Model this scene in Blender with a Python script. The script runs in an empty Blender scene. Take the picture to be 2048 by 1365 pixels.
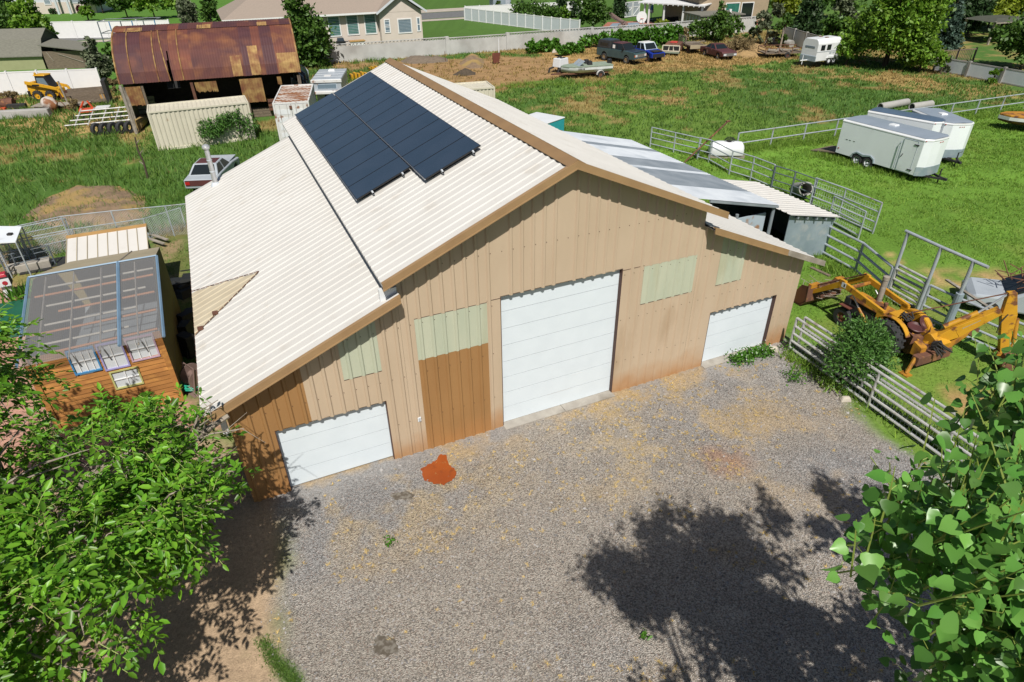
import bpy, math, random
import numpy as np
from mathutils import Vector, Matrix
rnd = random.Random(7)
PI = math.pi
scene = bpy.context.scene
COL = scene.collection
# ------------------------------------------------------------------ camera model (used to measure ground positions)
FPX, PITCH, ROLL, CAMH = 1272.0, .572, -.013, 12.01
cp, sp, cr, sr = math.cos(PITCH), math.sin(PITCH), math.cos(ROLL), math.sin(ROLL)
def ray(px, py):
    a, b = (px-1024)/FPX, (py-682.5)/FPX
    X = a*cr+b*sr; yc = -a*sr+b*cr
    return Vector((X, cp-yc*sp, -sp-yc*cp))
def G(px, py, z=0.0):
    r = ray(px, py); t = (z-CAMH)/r.z
    return Vector((r.x*t, r.y*t, z))
def W2P(p):
    Z = p[2]-CAMH; zc = p[1]*cp-Z*sp; yc = -(p[1]*sp+Z*cp)
    return (1024+FPX*(p[0]*cr-yc*sr)/zc, 682.5+FPX*(p[0]*sr+yc*cr)/zc)
def HT(g, py):
    lo, hi = 0.0, 30.0
    for _ in range(40):
        m = (lo+hi)/2
        if W2P((g[0], g[1], m))[1] > py: lo = m
        else: hi = m
    return lo
TH = .4225; BX, BY = 1.384, 14.86
cT, sT = math.cos(TH), math.sin(TH)
def B(u, v, z=0.0): return Vector((BX+u*cT-v*sT, BY+u*sT+v*cT, z))
def toB(p):
    dx, dy = p[0]-BX, p[1]-BY
    return (dx*cT+dy*sT, -dx*sT+dy*cT)
def hd(a, b): return math.atan2(b[1]-a[1], b[0]-a[0])
# ------------------------------------------------------------------ materials
MATS = {}
def mat(name, c, c2=None, scale=4.0, rough=.6, metal=0.0, bump=0.0, bscale=60.0, lo=.35, hi=.65, c3=None, scale3=1.5, lo3=.55, hi3=.7, stretch=(1,1,1), island=0.0, spec=.5, coat=0.0):
    m = bpy.data.materials.new(name); m.use_nodes = True
    N = m.node_tree.nodes; L = m.node_tree.links; b = N['Principled BSDF']
    b.inputs['Roughness'].default_value = rough; b.inputs['Metallic'].default_value = metal
    b.inputs['Specular IOR Level'].default_value = spec
    if coat: b.inputs['Coat Weight'].default_value = coat; b.inputs['Coat Roughness'].default_value = .1
    tc = N.new('ShaderNodeTexCoord'); mp = N.new('ShaderNodeMapping'); mp.inputs['Scale'].default_value = stretch
    L.new(tc.outputs['Object'], mp.inputs['Vector'])
    def noise(s, d=4):
        n = N.new('ShaderNodeTexNoise'); n.inputs['Scale'].default_value = s; n.inputs['Detail'].default_value = d
        L.new(mp.outputs['Vector'], n.inputs['Vector']); return n.outputs['Fac']
    def ramp(f, lo, hi):
        r = N.new('ShaderNodeMapRange'); r.inputs['From Min'].default_value = lo; r.inputs['From Max'].default_value = hi
        L.new(f, r.inputs['Value']); return r.outputs['Result']
    def mix(f, A, Bc):
        x = N.new('ShaderNodeMix'); x.data_type = 'RGBA'
        if hasattr(f, 'is_linked'): L.new(f, x.inputs['Factor'])
        else: x.inputs['Factor'].default_value = f
        for s, v in ((6, A), (7, Bc)):
            if hasattr(v, 'is_linked'): L.new(v, x.inputs[s])
            else: x.inputs[s].default_value = (*v, 1)
        return x.outputs[2]
    if c2 is None: c2 = tuple(x*.86 for x in c)
    col = mix(ramp(noise(scale), lo, hi), c, c2)
    if c3 is not None: col = mix(ramp(noise(scale3, 6), lo3, hi3), col, c3)
    if island:
        g = N.new('ShaderNodeNewGeometry'); hs = N.new('ShaderNodeHueSaturation')
        mr = N.new('ShaderNodeMapRange'); mr.inputs['To Min'].default_value = 1-island; mr.inputs['To Max'].default_value = 1+island
        L.new(g.outputs['Random Per Island'], mr.inputs['Value']); L.new(mr.outputs['Result'], hs.inputs['Value']); L.new(col, hs.inputs['Color'])
        col = hs.outputs['Color']
    L.new(col, b.inputs['Base Color'])
    if bump:
        bp = N.new('ShaderNodeBump'); bp.inputs['Strength'].default_value = bump; bp.inputs['Distance'].default_value = .02
        L.new(noise(bscale), bp.inputs['Height']); L.new(bp.outputs['Normal'], b.inputs['Normal'])
    MATS[name] = m
    return m
def leafmat(name, c, c2, trans=.35, rough=.45, var=.45, hue=.03):
    m = bpy.data.materials.new(name); m.use_nodes = True
    N = m.node_tree.nodes; L = m.node_tree.links; b = N['Principled BSDF']; out = N['Material Output']
    b.inputs['Roughness'].default_value = rough; b.inputs['Specular IOR Level'].default_value = .4
    g = N.new('ShaderNodeNewGeometry'); x = N.new('ShaderNodeMix'); x.data_type = 'RGBA'
    x.inputs[6].default_value = (*c, 1); x.inputs[7].default_value = (*c2, 1)
    L.new(g.outputs['Random Per Island'], x.inputs['Factor'])
    wn = N.new('ShaderNodeTexWhiteNoise'); wn.noise_dimensions = '1D'; L.new(g.outputs['Random Per Island'], wn.inputs['W'])
    hs = N.new('ShaderNodeHueSaturation'); mr = N.new('ShaderNodeMapRange'); mr.inputs['To Min'].default_value = 1-var; mr.inputs['To Max'].default_value = 1+var
    L.new(wn.outputs['Value'], mr.inputs['Value']); L.new(mr.outputs['Result'], hs.inputs['Value']); L.new(x.outputs[2], hs.inputs['Color'])
    L.new(hs.outputs['Color'], b.inputs['Base Color'])
    t = N.new('ShaderNodeBsdfTranslucent'); L.new(hs.outputs['Color'], t.inputs['Color'])
    ms = N.new('ShaderNodeMixShader'); ms.inputs['Fac'].default_value = trans
    L.new(b.outputs['BSDF'], ms.inputs[1]); L.new(t.outputs['BSDF'], ms.inputs[2]); L.new(ms.outputs['Shader'], out.inputs['Surface'])
    MATS[name] = m
    return m
def glassmat(name, c, rough=.08, alpha=1.0):
    m = bpy.data.materials.new(name); m.use_nodes = True
    b = m.node_tree.nodes['Principled BSDF']; b.inputs['Base Color'].default_value = (*c, 1); b.inputs['Roughness'].default_value = rough
    b.inputs['Alpha'].default_value = alpha; b.inputs['Specular IOR Level'].default_value = .8
    MATS[name] = m
    return m
M = MATS
# ------------------------------------------------------------------ mesh builder
class MB:
    def __init__(s): s.v = []; s.f = []; s.m = Matrix.Identity(4)
    def at(s, x=0, y=0, z=0, rz=0, rx=0, ry=0):
        s.m = Matrix.Translation((x, y, z)) @ Matrix.Rotation(rz, 4, 'Z') @ Matrix.Rotation(ry, 4, 'Y') @ Matrix.Rotation(rx, 4, 'X'); return s
    def add(s, vs, fs):
        o = len(s.v); s.v += [tuple(s.m @ Vector(p)) for p in vs]; s.f += [tuple(i+o for i in f) for f in fs]; return s
    def box(s, x0, y0, z0, x1, y1, z1, tx=0, ty=0):
        # tx / ty: how far each top edge is drawn in
        vs = [(x0, y0, z0), (x1, y0, z0), (x1, y1, z0), (x0, y1, z0), (x0+tx, y0+ty, z1), (x1-tx, y0+ty, z1), (x1-tx, y1-ty, z1), (x0+tx, y1-ty, z1)]
        return s.add(vs, [(3, 2, 1, 0), (4, 5, 6, 7), (0, 1, 5, 4), (1, 2, 6, 5), (2, 3, 7, 6), (3, 0, 4, 7)])
    def hexa(s, b4, t4):
        return s.add(list(b4)+list(t4), [(3, 2, 1, 0), (4, 5, 6, 7), (0, 1, 5, 4), (1, 2, 6, 5), (2, 3, 7, 6), (3, 0, 4, 7)])
    def quad(s, a, b, c, d): return s.add([a, b, c, d], [(0, 1, 2, 3)])
    def prism(s, poly, a0, a1, axis='y', k=1.0):
        # extrude a polygon; axis y: poly is (x,z); axis x: (y,z); axis z: (x,y).
        n = len(poly)
        def P(p, a):
            return {'y': (p[0], a, p[1]), 'x': (a, p[0], p[1]), 'z': (p[0], p[1], a)}[axis]
        vs = [P(p, a0) for p in poly]+[P(p, a1) for p in poly]
        fs = [tuple(range(n-1, -1, -1)), tuple(range(n, 2*n))]+[(i, (i+1) % n, n+(i+1) % n, n+i) for i in range(n)]
        return s.add(vs, fs)
    def tube(s, pts, r, n=8, r1=None, caps=True):
        pts = [Vector(p) for p in pts]; m = len(pts); vs = []; fs = []
        up = None
        for i, p in enumerate(pts):
            d = (pts[min(i+1, m-1)]-pts[max(i-1, 0)])
            if d.length < 1e-9: d = Vector((0, 0, 1))
            d.normalize()
            a = Vector((0, 0, 1)) if abs(d.z) < .9 else Vector((1, 0, 0))
            e1 = d.cross(a).normalized() if up is None else (up-d*up.dot(d)).normalized()
            up = e1; e2 = d.cross(e1)
            rr = r if r1 is None else r+(r1-r)*i/max(1, m-1)
            if isinstance(rr, (list, tuple)): rr = rr[i]
            for k in range(n):
                an = 2*PI*k/n; vs.append(p+e1*(rr*math.cos(an))+e2*(rr*math.sin(an)))
        for i in range(m-1):
            for k in range(n):
                fs.append((i*n+k, i*n+(k+1) % n, (i+1)*n+(k+1) % n, (i+1)*n+k))
        if caps: fs += [tuple(range(n-1, -1, -1)), tuple(range((m-1)*n, m*n))]
        return s.add(vs, fs)
    def lathe(s, prof, n=20, axis='z', ring=False):
        vs = []; fs = []; m = len(prof)
        for r, h in prof:
            for k in range(n):
                a = 2*PI*k/n; c, q = r*math.cos(a), r*math.sin(a)
                vs.append({'z': (c, q, h), 'y': (c, h, q), 'x': (h, c, q)}[axis])
        for i in range(m-1):
            for k in range(n): fs.append((i*n+k, i*n+(k+1) % n, (i+1)*n+(k+1) % n, (i+1)*n+k))
        if ring: fs += [((m-1)*n+k, (m-1)*n+(k+1) % n, (k+1) % n, k) for k in range(n)]
        else: fs += [tuple(range(n-1, -1, -1)), tuple(range((m-1)*n, m*n))]
        return s.add(vs, fs)
    def build(s, name, m, parent=None, smooth=False, world=None, bevel=0):
        me = bpy.data.meshes.new(name)
        vs = s.v
        if world is not None:      # vertices were given in world space, parent sits at 'world' matrix
            inv = world.inverted(); vs = [tuple(inv @ Vector(p)) for p in vs]
        me.from_pydata(vs, [], s.f); me.update()
        o = bpy.data.objects.new(name, me); COL.objects.link(o)
        if m is not None: me.materials.append(M[m] if isinstance(m, str) else m)
        if parent is not None: o.parent = parent
        if smooth: me.polygons.foreach_set('use_smooth', [True]*len(me.polygons)); me.set_sharp_from_angle(angle=math.radians(38))
        if bevel:
            bv = o.modifiers.new('b', 'BEVEL'); bv.width = bevel; bv.segments = 2; bv.limit_method = 'ANGLE'; bv.angle_limit = math.radians(40)
        return o
def np_mesh(name, V, F, m, parent=None, kind=None):
    # V (n,3) float array, F (k,4) or (k,3) int array
    me = bpy.data.meshes.new(name); k = F.shape[1]
    me.vertices.add(len(V)); me.vertices.foreach_set('co', np.asarray(V, np.float32).ravel())
    me.loops.add(F.size); me.loops.foreach_set('vertex_index', F.astype(np.int32).ravel())
    me.polygons.add(len(F)); me.polygons.foreach_set('loop_start', (np.arange(len(F))*k).astype(np.int32))
    me.update(calc_edges=True)
    o = bpy.data.objects.new(name, me); COL.objects.link(o); me.materials.append(M[m] if isinstance(m, str) else m)
    if parent is not None: o.parent = parent
    if kind: o['kind'] = kind
    return o
def tag(o, label=None, cat=None, group=None, kind=None):
    if label: o['label'] = label
    if cat: o['category'] = cat
    if group: o['group'] = group
    if kind: o['kind'] = kind
    return o
def thing(name, label, cat, loc=(0, 0, 0), rz=0.0, group=None, rx=0.0, ry=0.0):
    o = bpy.data.objects.new(name, None); COL.objects.link(o); o.empty_display_size = .3
    o.location = loc; o.rotation_euler = (rx, ry, rz)
    return tag(o, label, cat, group)
def wm(o): # world matrix of an unparented object
    return Matrix.Translation(o.location) @ o.rotation_euler.to_matrix().to_4x4()
def copy_tree(o, parent=None):
    c = o.copy(); COL.objects.link(c)
    if parent is not None: c.parent = parent
    for ch in list(o.children): copy_tree(ch, c)
    return c
def struct(o, label=None):
    o['kind'] = 'structure'
    if label: o['label'] = label
    return o
# ------------------------------------------------------------------ numeric noise for natural colour patches
def vnoise(x, y, seed):
    xi = np.floor(x).astype(np.int64); yi = np.floor(y).astype(np.int64); fx = x-xi; fy = y-yi
    fx = fx*fx*(3-2*fx); fy = fy*fy*(3-2*fy)
    def h(a, b):
        n = (a*374761393+b*668265263+seed*974634777) & 0xffffffff
        n = ((n ^ (n >> 13))*1274126177) & 0xffffffff
        return ((n ^ (n >> 16)) & 0xffff)/65535.0
    return (h(xi, yi)*(1-fx)+h(xi+1, yi)*fx)*(1-fy)+(h(xi, yi+1)*(1-fx)+h(xi+1, yi+1)*fx)*fy
def fbm(x, y, s, seed, o=4):
    t = 0; a = .5; tot = 0
    for i in range(o):
        t = t+a*vnoise(x/s+i*17.3, y/s-i*9.1, seed+i); tot += a; a *= .55; s = s/2.1
    return t/tot
def sdist(x, y, poly):
    # signed distance to polygon (negative inside)
    d = np.full(x.shape, 1e9); ins = np.zeros(x.shape, bool); n = len(poly)
    for i in range(n):
        ax, ay = poly[i][0], poly[i][1]; bx, by = poly[(i+1) % n][0], poly[(i+1) % n][1]
        ex, ey = bx-ax, by-ay; L2 = ex*ex+ey*ey+1e-12
        t = np.clip(((x-ax)*ex+(y-ay)*ey)/L2, 0, 1)
        d = np.minimum(d, np.hypot(x-ax-t*ex, y-ay-t*ey))
        c = ((ay > y) != (by > y)) & (x < (bx-ax)*(y-ay)/(by-ay+1e-12)+ax); ins ^= c
    return np.where(ins, -d, d)
def sstep(a, b, x):
    t = np.clip((x-a)/(b-a), 0, 1); return t*t*(3-2*t)
# ------------------------------------------------------------------ materials used across the scene
mat('ivory_metal', (.66, .64, .605), (.62, .60, .565), .8, .42, c3=(.54, .50, .44), scale3=1.6, lo3=.6, hi3=.85)
mat('ivory_patch', (.56, .49, .36), (.50, .43, .31), 1.5, .5)
mat('tan_metal', (.555, .435, .31), (.515, .40, .28), 1.5, .5, c3=(.36, .25, .15), scale3=.9, lo3=.6, hi3=.85, stretch=(1, 1, .3))
mat('brown_metal', (.36, .195, .075), (.33, .175, .066), 1.5, .5, stretch=(1, 1, .3))
mat('trim_metal', (.36, .23, .115), (.32, .20, .10), 2, .45)
mat('ridge_metal', (.30, .185, .09), (.26, .16, .08), 2, .5)
mat('fiberglass', (.52, .54, .41), (.46, .50, .38), 2.5, .45, c3=(.40, .37, .22), scale3=1.2, lo3=.55, hi3=.8, stretch=(1, 1, .25))
mat('white_door', (.74, .81, .86), (.71, .78, .83), 2, .35)
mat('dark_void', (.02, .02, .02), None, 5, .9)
mat('jamb', (.09, .045, .035), None, 5, .6)
mat('concrete', (.42, .39, .34), (.34, .31, .27), 3, .9, bump=.3, c3=(.26, .23, .19), scale3=1)
mat('block_grey', (.53, .53, .51), (.45, .45, .43), .9, .9, bump=.3, c3=(.36, .35, .33), scale3=.4, lo3=.5)
mat('dry_bank', (.40, .26, .115), (.30, .20, .09), 2.5, .95, bump=1, bscale=9)
mat('concrete_grey', (.40, .39, .37), (.33, .32, .30), 1.2, .9, bump=.3, c3=(.24, .23, .21), scale3=.5, lo3=.5)
mat('galv', (.68, .72, .76), (.58, .62, .67), 1.3, .4, 0, c3=(.45, .50, .55), scale3=.7)
mat('galv_dark', (.34, .38, .42), (.25, .29, .33), 1.2, .5, .25)
mat('galv_wall', (.34, .41, .46), (.26, .33, .38), 1.6, .45, .2, c3=(.40, .44, .46), scale3=3)
mat('pipe_grey', (.46, .50, .54), (.36, .40, .44), 3, .4, .15, c3=(.25, .17, .12), scale3=2.2, lo3=.62, hi3=.75)
mat('pipe_white', (.58, .58, .56), (.46, .46, .45), 4, .55, .2, c3=(.25, .16, .10), scale3=2.5, lo3=.6, hi3=.72)
mat('pipe_dark', (.16, .19, .22), (.11, .13, .15), 3, .5, .1)
mat('rust', (.17, .075, .045), (.11, .05, .035), 2.5, .85, c3=(.28, .13, .05), scale3=4)
mat('rust_red', (.135, .045, .034), (.08, .030, .032), .5, .7, .1, lo=.3, hi=.7, c3=(.22, .085, .04), scale3=.6, lo3=.5, hi3=.7, bump=.15, bscale=20)
mat('rust_red_b', (.19, .06, .035), (.12, .042, .034), .6, .7, .1, c3=(.26, .11, .045), scale3=.8, lo3=.5, bump=.15, bscale=20)
mat('rust_purple', (.095, .036, .040), (.065, .027, .032), .7, .65, .1, c3=(.15, .055, .04), scale3=.7, lo3=.5)
mat('rust_yellow', (.42, .27, .10), (.24, .11, .045), 2.2, .75, .1, c3=(.20, .075, .04), scale3=1.2, lo3=.5)
mat('yellow_paint', (.60, .31, .02), (.50, .24, .016), 2.5, .5, c3=(.17, .065, .03), scale3=3.0, lo3=.56, hi3=.64, bump=.15)
mat('yellow_worn', (.50, .24, .025), (.40, .17, .02), 2.5, .55, c3=(.16, .065, .03), scale3=2.4, lo3=.5, hi3=.62)
mat('machine_yellow', (.66, .36, .02), (.58, .30, .02), 3, .4)
mat('tyre', (.035, .036, .038), (.025, .025, .027), 8, .85, bump=.4, bscale=30)
mat('black_paint', (.018, .018, .02), None, 5, .4)
mat('black_matte', (.02, .02, .021), (.03, .03, .03), 5, .8)
mat('solar_cell', (.030, .050, .080), (.036, .056, .088), 1.2, .22, spec=.6)
mat('solar_edge', (.45, .47, .5), None, 5, .3, .8)
mat('steel_bright', (.62, .63, .64), (.5, .51, .53), 3, .25, .5)
mat('white_paint', (.76, .78, .80), (.71, .73, .75), 1.5, .35, c3=(.60, .60, .58), scale3=1.1, lo3=.6, hi3=.85)
mat('white_trailer', (.84, .88, .92), (.79, .83, .87), .8, .3, c3=(.55, .57, .57), scale3=.9, lo3=.62, hi3=.85)
mat('trailer_roof', (.40, .46, .53), (.35, .41, .48), .8, .35, .3)
mat('solar_roof', (.10, .15, .22), (.08, .12, .18), 1, .3)
mat('white_rust', (.72, .72, .71), (.66, .65, .63), 2, .5, c3=(.26, .11, .05), scale3=1.6, lo3=.6, hi3=.66)
mat('roof_rust', (.62, .58, .54), (.52, .44, .38), 2, .6, c3=(.27, .11, .045), scale3=1.3, lo3=.44, hi3=.56, stretch=(.7, 2.5, 1))
mat('cream_paint', (.66, .62, .50), (.60, .56, .45), 1.2, .5, c3=(.36, .22, .13), scale3=2.4, lo3=.68, hi3=.76)
mat('teal_paint', (.03, .38, .42), (.03, .33, .37), 2, .4)
mat('grey_paint', (.42, .46, .50), (.36, .40, .44), 1.5, .4)
mat('silver_paint', (.35, .36, .37), None, 2, .3, .6)
mat('chrome', (.65, .66, .68), None, 5, .15, 1.0)
mat('maroon', (.11, .035, .035), (.08, .03, .03), 1.5, .5, c3=(.3, .22, .2), scale3=1.8, lo3=.62, hi3=.75)
mat('navy_paint', (.03, .045, .06), (.025, .035, .05), 2, .35)
mat('teal_dark', (.05, .09, .095), (.04, .075, .085), 2, .35)
mat('blue_paint', (.01, .035, .32), (.01, .03, .24), 2, .4)
mat('paleblue', (.45, .53, .60), (.40, .47, .54), 2, .4, c3=(.35, .2, .12), scale3=2, lo3=.62)
mat('orange_lamp', (.8, .16, .01), None, 5, .3)
mat('red_lamp', (.45, .02, .02), None, 5, .3)
mat('red_paint', (.50, .05, .03), (.42, .04, .03), 3, .5)
mat('orange_red', (.60, .09, .03), (.5, .07, .025), 3, .5)
mat('hose_green', (.03, .42, .27), None, 5, .4)
mat('boat_white', (.66, .69, .68), None, 2, .3)
mat('boat_green', (.30, .36, .28), (.24, .30, .23), 3, .6)
mat('old_wood', (.20, .155, .11), (.13, .10, .075), 3, .9, stretch=(1, 6, 6), c3=(.27, .22, .17), scale3=5)
mat('grey_wood', (.34, .30, .25), (.24, .21, .17), 3, .9, c3=(.42, .38, .33), scale3=5)
mat('cedar', (.43, .195, .055), (.33, .14, .04), 1.2, .6, stretch=(1, 1, 4), c3=(.56, .27, .07), scale3=2, island=.2)
mat('tan_paint', (.48, .28, .10), None, 3, .5)
mat('beige_panel', (.40, .34, .23), (.35, .30, .20), 1.2, .6)
mat('olive_wall', (.30, .235, .085), (.25, .19, .065), .8, .6, lo=.3, hi=.7)
mat('blue_frame', (.15, .25, .36), (.19, .30, .42), 2, .45)
mat('pink_frame', (.55, .38, .48), None, 3, .5)
mat('lilac_frame', (.36, .33, .60), None, 3, .5)
mat('sky_frame', (.06, .25, .5), None, 3, .5)
mat('lime_frame', (.50, .50, .20), None, 3, .5)
mat('inner_pole', (.62, .26, .10), (.5, .2, .08), 3, .7)
mat('inner_pale', (.62, .58, .50), None, 3, .7)
mat('stucco', (.66, .575, .51), (.62, .54, .475), 1.5, .85, bump=.1)
mat('stucco_tan', (.40, .31, .21), (.36, .28, .19), 1.5, .85)
mat('shingle', (.34, .275, .225), (.28, .23, .19), 6, .9, bump=.4, bscale=30, stretch=(1, 4, 4))
mat('shingle_grey', (.20, .195, .16), (.155, .15, .125), 4, .9, bump=.4, bscale=30, stretch=(1, 4, 4))
mat('shed_green', (.34, .35, .19), (.31, .32, .17), 2, .7)
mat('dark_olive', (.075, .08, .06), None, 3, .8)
mat('vinyl_white', (.82, .82, .82), (.79, .79, .79), 2, .35)
mat('vinyl_blue', (.62, .66, .70), (.59, .63, .67), 2, .35)
mat('blind_green', (.05, .20, .155), (.03, .14, .11), 2, .25)
mat('brick_red', (.40, .16, .10), (.32, .12, .08), 3, .85)
mat('slide_brown', (.22, .15, .13), None, 3, .4)
mat('pool_cover', (.26, .32, .38), (.22, .28, .34), 1, .5)
mat('asphalt', (.17, .17, .17), (.13, .13, .13), 2, .9, bump=.3)
mat('sidewalk', (.46, .40, .34), (.40, .35, .29), 1, .9)
mat('bark_pale', (.36, .31, .25), (.22, .18, .14), 6, .9, bump=.5, stretch=(1, 1, .3))
mat('bark_dark', (.10, .075, .05), (.06, .045, .03), 6, .95, bump=.5, stretch=(1, 1, .3))
mat('twig_green', (.25, .32, .06), None, 5, .6)
mat('mud_red', (.33, .075, .012), (.27, .055, .010), 1.0, .45, c3=(.22, .05, .012), scale3=5, lo3=.55)
mat('oil_stain', (.10, .082, .062), (.2, .18, .15), 9, .85, lo=.45, hi=.6)
mat('stone', (.29, .275, .265), (.23, .22, .215), 8, .9, island=.55)
mat('rock_pale', (.55, .50, .42), (.45, .40, .34), 5, .9, bump=.3)
mat('straw', (.58, .42, .17), (.48, .34, .13), 6, .9, island=.35)
mat('dirt_heap', (.27, .185, .11), (.19, .13, .08), 2.5, .95, bump=1, bscale=9, c3=(.34, .23, .085), scale3=.7, lo3=.48, hi3=.6)
mat('tarp_black', (.02, .022, .022), None, 3, .6)
mat('red_box', (.45, .03, .05), None, 3, .4)
mat('tarp_green', (.015, .12, .065), None, 3, .5)
mat('flower_white', (.8, .8, .78), None, 3, .6)
leafmat('leaf_walnut', (.085, .24, .018), (.185, .385, .03), .34, .38, .48)
leafmat('leaf_poplar', (.085, .24, .04), (.175, .37, .075), .32, .32, .42)
leafmat('leaf_bright', (.11, .25, .022), (.22, .36, .04), .35, .5, .4)
leafmat('leaf_mid', (.055, .13, .02), (.10, .19, .03), .3, .5, .4)
leafmat('leaf_dark', (.025, .060, .018), (.05, .10, .03), .25, .55, .4)
leafmat('leaf_grey', (.10, .13, .07), (.17, .20, .11), .25, .6, .35)
leafmat('leaf_spruce', (.045, .09, .065), (.085, .14, .10), .15, .6, .35)
leafmat('leaf_red', (.09, .02, .028), (.16, .04, .045), .25, .5, .35)
leafmat('leaf_lime', (.20, .28, .02), (.30, .36, .03), .35, .5, .35)
leafmat('leaf_vine', (.06, .18, .015), (.11, .26, .03), .3, .4, .35)
leafmat('leaf_shrub', (.06, .16, .03), (.13, .27, .055), .3, .5, .4)
leafmat('leaf_dry', (.20, .15, .07), (.30, .23, .11), .15, .8, .35)
leafmat('blade_green', (.08, .18, .028), (.16, .26, .045), .3, .6, .35)
leafmat('blade_lawn', (.145, .29, .035), (.24, .37, .05), .3, .6, .3)
leafmat('blade_dry', (.36, .25, .085), (.27, .21, .075), .25, .7, .35)
glassmat('glass_dark', (.015, .02, .022), .08)
glassmat('glass_blue', (.16, .22, .27), .1)
glassmat('glass_pane', (.62, .65, .68), .05)  # whitish window glare is put into this pale base colour
m_ = glassmat('poly_sheet', (.345, .345, .35), .22, .45)
glassmat('windshield', (.40, .48, .54), .1, .75)
# mud splashed up the foot of the tan and brown wall metal (a stain that belongs to the metal)
for nm in ('tan_metal', 'brown_metal'):
    m = M[nm]; N = m.node_tree.nodes; L = m.node_tree.links; b = N['Principled BSDF']
    src = b.inputs['Base Color'].links[0].from_socket
    tc = N.new('ShaderNodeTexCoord'); sx = N.new('ShaderNodeSeparateXYZ'); L.new(tc.outputs['Object'], sx.inputs[0])
    nz = N.new('ShaderNodeTexNoise'); nz.inputs['Scale'].default_value = 1.4; L.new(tc.outputs['Object'], nz.inputs['Vector'])
    ad = N.new('ShaderNodeMath'); ad.operation = 'MULTIPLY_ADD'; L.new(nz.outputs['Fac'], ad.inputs[0]); ad.inputs[1].default_value = -.9; L.new(sx.outputs['Z'], ad.inputs[2])
    mr = N.new('ShaderNodeMapRange'); mr.inputs['From Min'].default_value = .35; mr.inputs['From Max'].default_value = -.5; mr.inputs['To Max'].default_value = .85; L.new(ad.outputs[0], mr.inputs['Value'])
    x = N.new('ShaderNodeMix'); x.data_type = 'RGBA'; L.new(mr.outputs['Result'], x.inputs['Factor']); L.new(src, x.inputs[6]); x.inputs[7].default_value = (.42, .20, .07, 1)
    L.new(x.outputs[2], b.inputs['Base Color'])
# ------------------------------------------------------------------ camera, sun, sky
cam = bpy.data.cameras.new('camera'); co = bpy.data.objects.new('camera', cam); COL.objects.link(co)
cam.sensor_width = 36.0; cam.lens = 36.0*FPX/2048; cam.clip_end = 2000; cam.clip_start = .05
fwd = ray(1024, 682.5); rgt = ray(1025, 682.5)-ray(1024, 682.5); dwn = ray(1024, 683.5)-ray(1024, 682.5)
R = Matrix((rgt.normalized(), (-dwn).normalized(), (-fwd).normalized())).transposed().to_4x4()
co.matrix_world = Matrix.Translation((0, 0, CAMH)) @ R
scene.camera = co
SUN = Vector((.042, -.435, .588)).normalized()       # direction towards the sun
sl = bpy.data.lights.new('sun', 'SUN'); sl.energy = 5.0; sl.angle = math.radians(.53); sl.color = (1.0, .955, .88)
so = bpy.data.objects.new('sun', sl); COL.objects.link(so); so.rotation_euler = SUN.to_track_quat('Z', 'Y').to_euler(); so.location = (0, -20, 40)
w = bpy.data.worlds.new('World'); scene.world = w; w.use_nodes = True
wn = w.node_tree.nodes; sk = wn.new('ShaderNodeTexSky'); sk.sky_type = 'NISHITA'; sk.sun_disc = False
sk.sun_elevation = math.asin(SUN.z); sk.sun_rotation = math.atan2(SUN.x, SUN.y)
w.node_tree.links.new(sk.outputs[0], wn['Background'].inputs[0]); wn['Background'].inputs[1].default_value = .05
scene.view_settings.view_transform = 'Standard'; scene.view_settings.look = 'None'; scene.view_settings.exposure = -0.03; scene.view_settings.gamma = 1
scene.cycles.max_bounces = 6; scene.cycles.diffuse_bounces = 1; scene.cycles.transparent_max_bounces = 12; scene.cycles.sample_clamp_indirect = 4
# ------------------------------------------------------------------ ground colours
def gp(*px): return [tuple(G(*p)[:2]) for p in px]
Z_LAWN = [tuple(B(9.0, 1.0)[:2]), tuple(B(9.3, 10)[:2]), (9.4, 42.2), (15.6, 44.2), (28, 48.3), (41, 52.6), (75, 62), (75, -10), (9, -6), (10.8, 12.6), (9.9, 17.4)]
Z_GRAVEL = [tuple(B(-8.4, 1.2)[:2]), tuple(B(8.75, 1.2)[:2]), tuple(B(8.85, .2)[:2]), (10.4, 16.9), (10.3, 14.6), (10.1, 13.7), (11.3, 12.3), (13, 9), (14, -6), (-3, -6), (-4.2, 6.4), (-5.2, 8.0), (-5.2, 9.6), (-5.6, 10.6)]
Z_DIRT = [tuple(B(-8.0, .4)[:2]), tuple(B(-9.2, 3)[:2]), (-12, 14.5), (-25, 13), (-25, -6), (-3, -6), (-4.3, 6.4), (-5.2, 9.6)]
Z_PATIO = gp((345, 775), (460, 850), (300, 905), (0, 960), (-300, 800), (-60, 560), (20, 575), (60, 640), (100, 800))
Z_BARE = gp((640, 130), (820, 122), (1060, 112), (1190, 112), (1195, 138), (1110, 156), (1030, 170), (960, 198), (840, 150), (770, 128), (700, 150))
Z_DRYA = gp((1050, 108), (1120, 125), (1230, 140), (1300, 146), (1420, 134), (1560, 128), (1600, 112), (1560, 78), (1480, 80), (1420, 95), (1330, 100), (1120, 90))
Z_DRYB = gp((1700, 142), (1840, 150), (2048, 185), (2048, 196), (1900, 192), (1760, 170), (1660, 150))
Z_JUNK = gp((-150, 180), (190, 178), (300, 195), (290, 300), (220, 270), (-150, 285))
Z_LY = gp((372, 455), (380, 620), (395, 700), (330, 560), (300, 480), (130, 500), (60, 540), (-60, 560), (-60, 500), (150, 440))
Z_STRIP = gp((505, 1265), (530, 1275), (560, 1310), (600, 1345), (610, 1380), (575, 1380), (540, 1330))
Z_SPOT1 = gp((1740, 470), (1800, 500), (1860, 540), (2000, 540), (2048, 560), (2048, 600), (1960, 590), (1800, 560))
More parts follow.
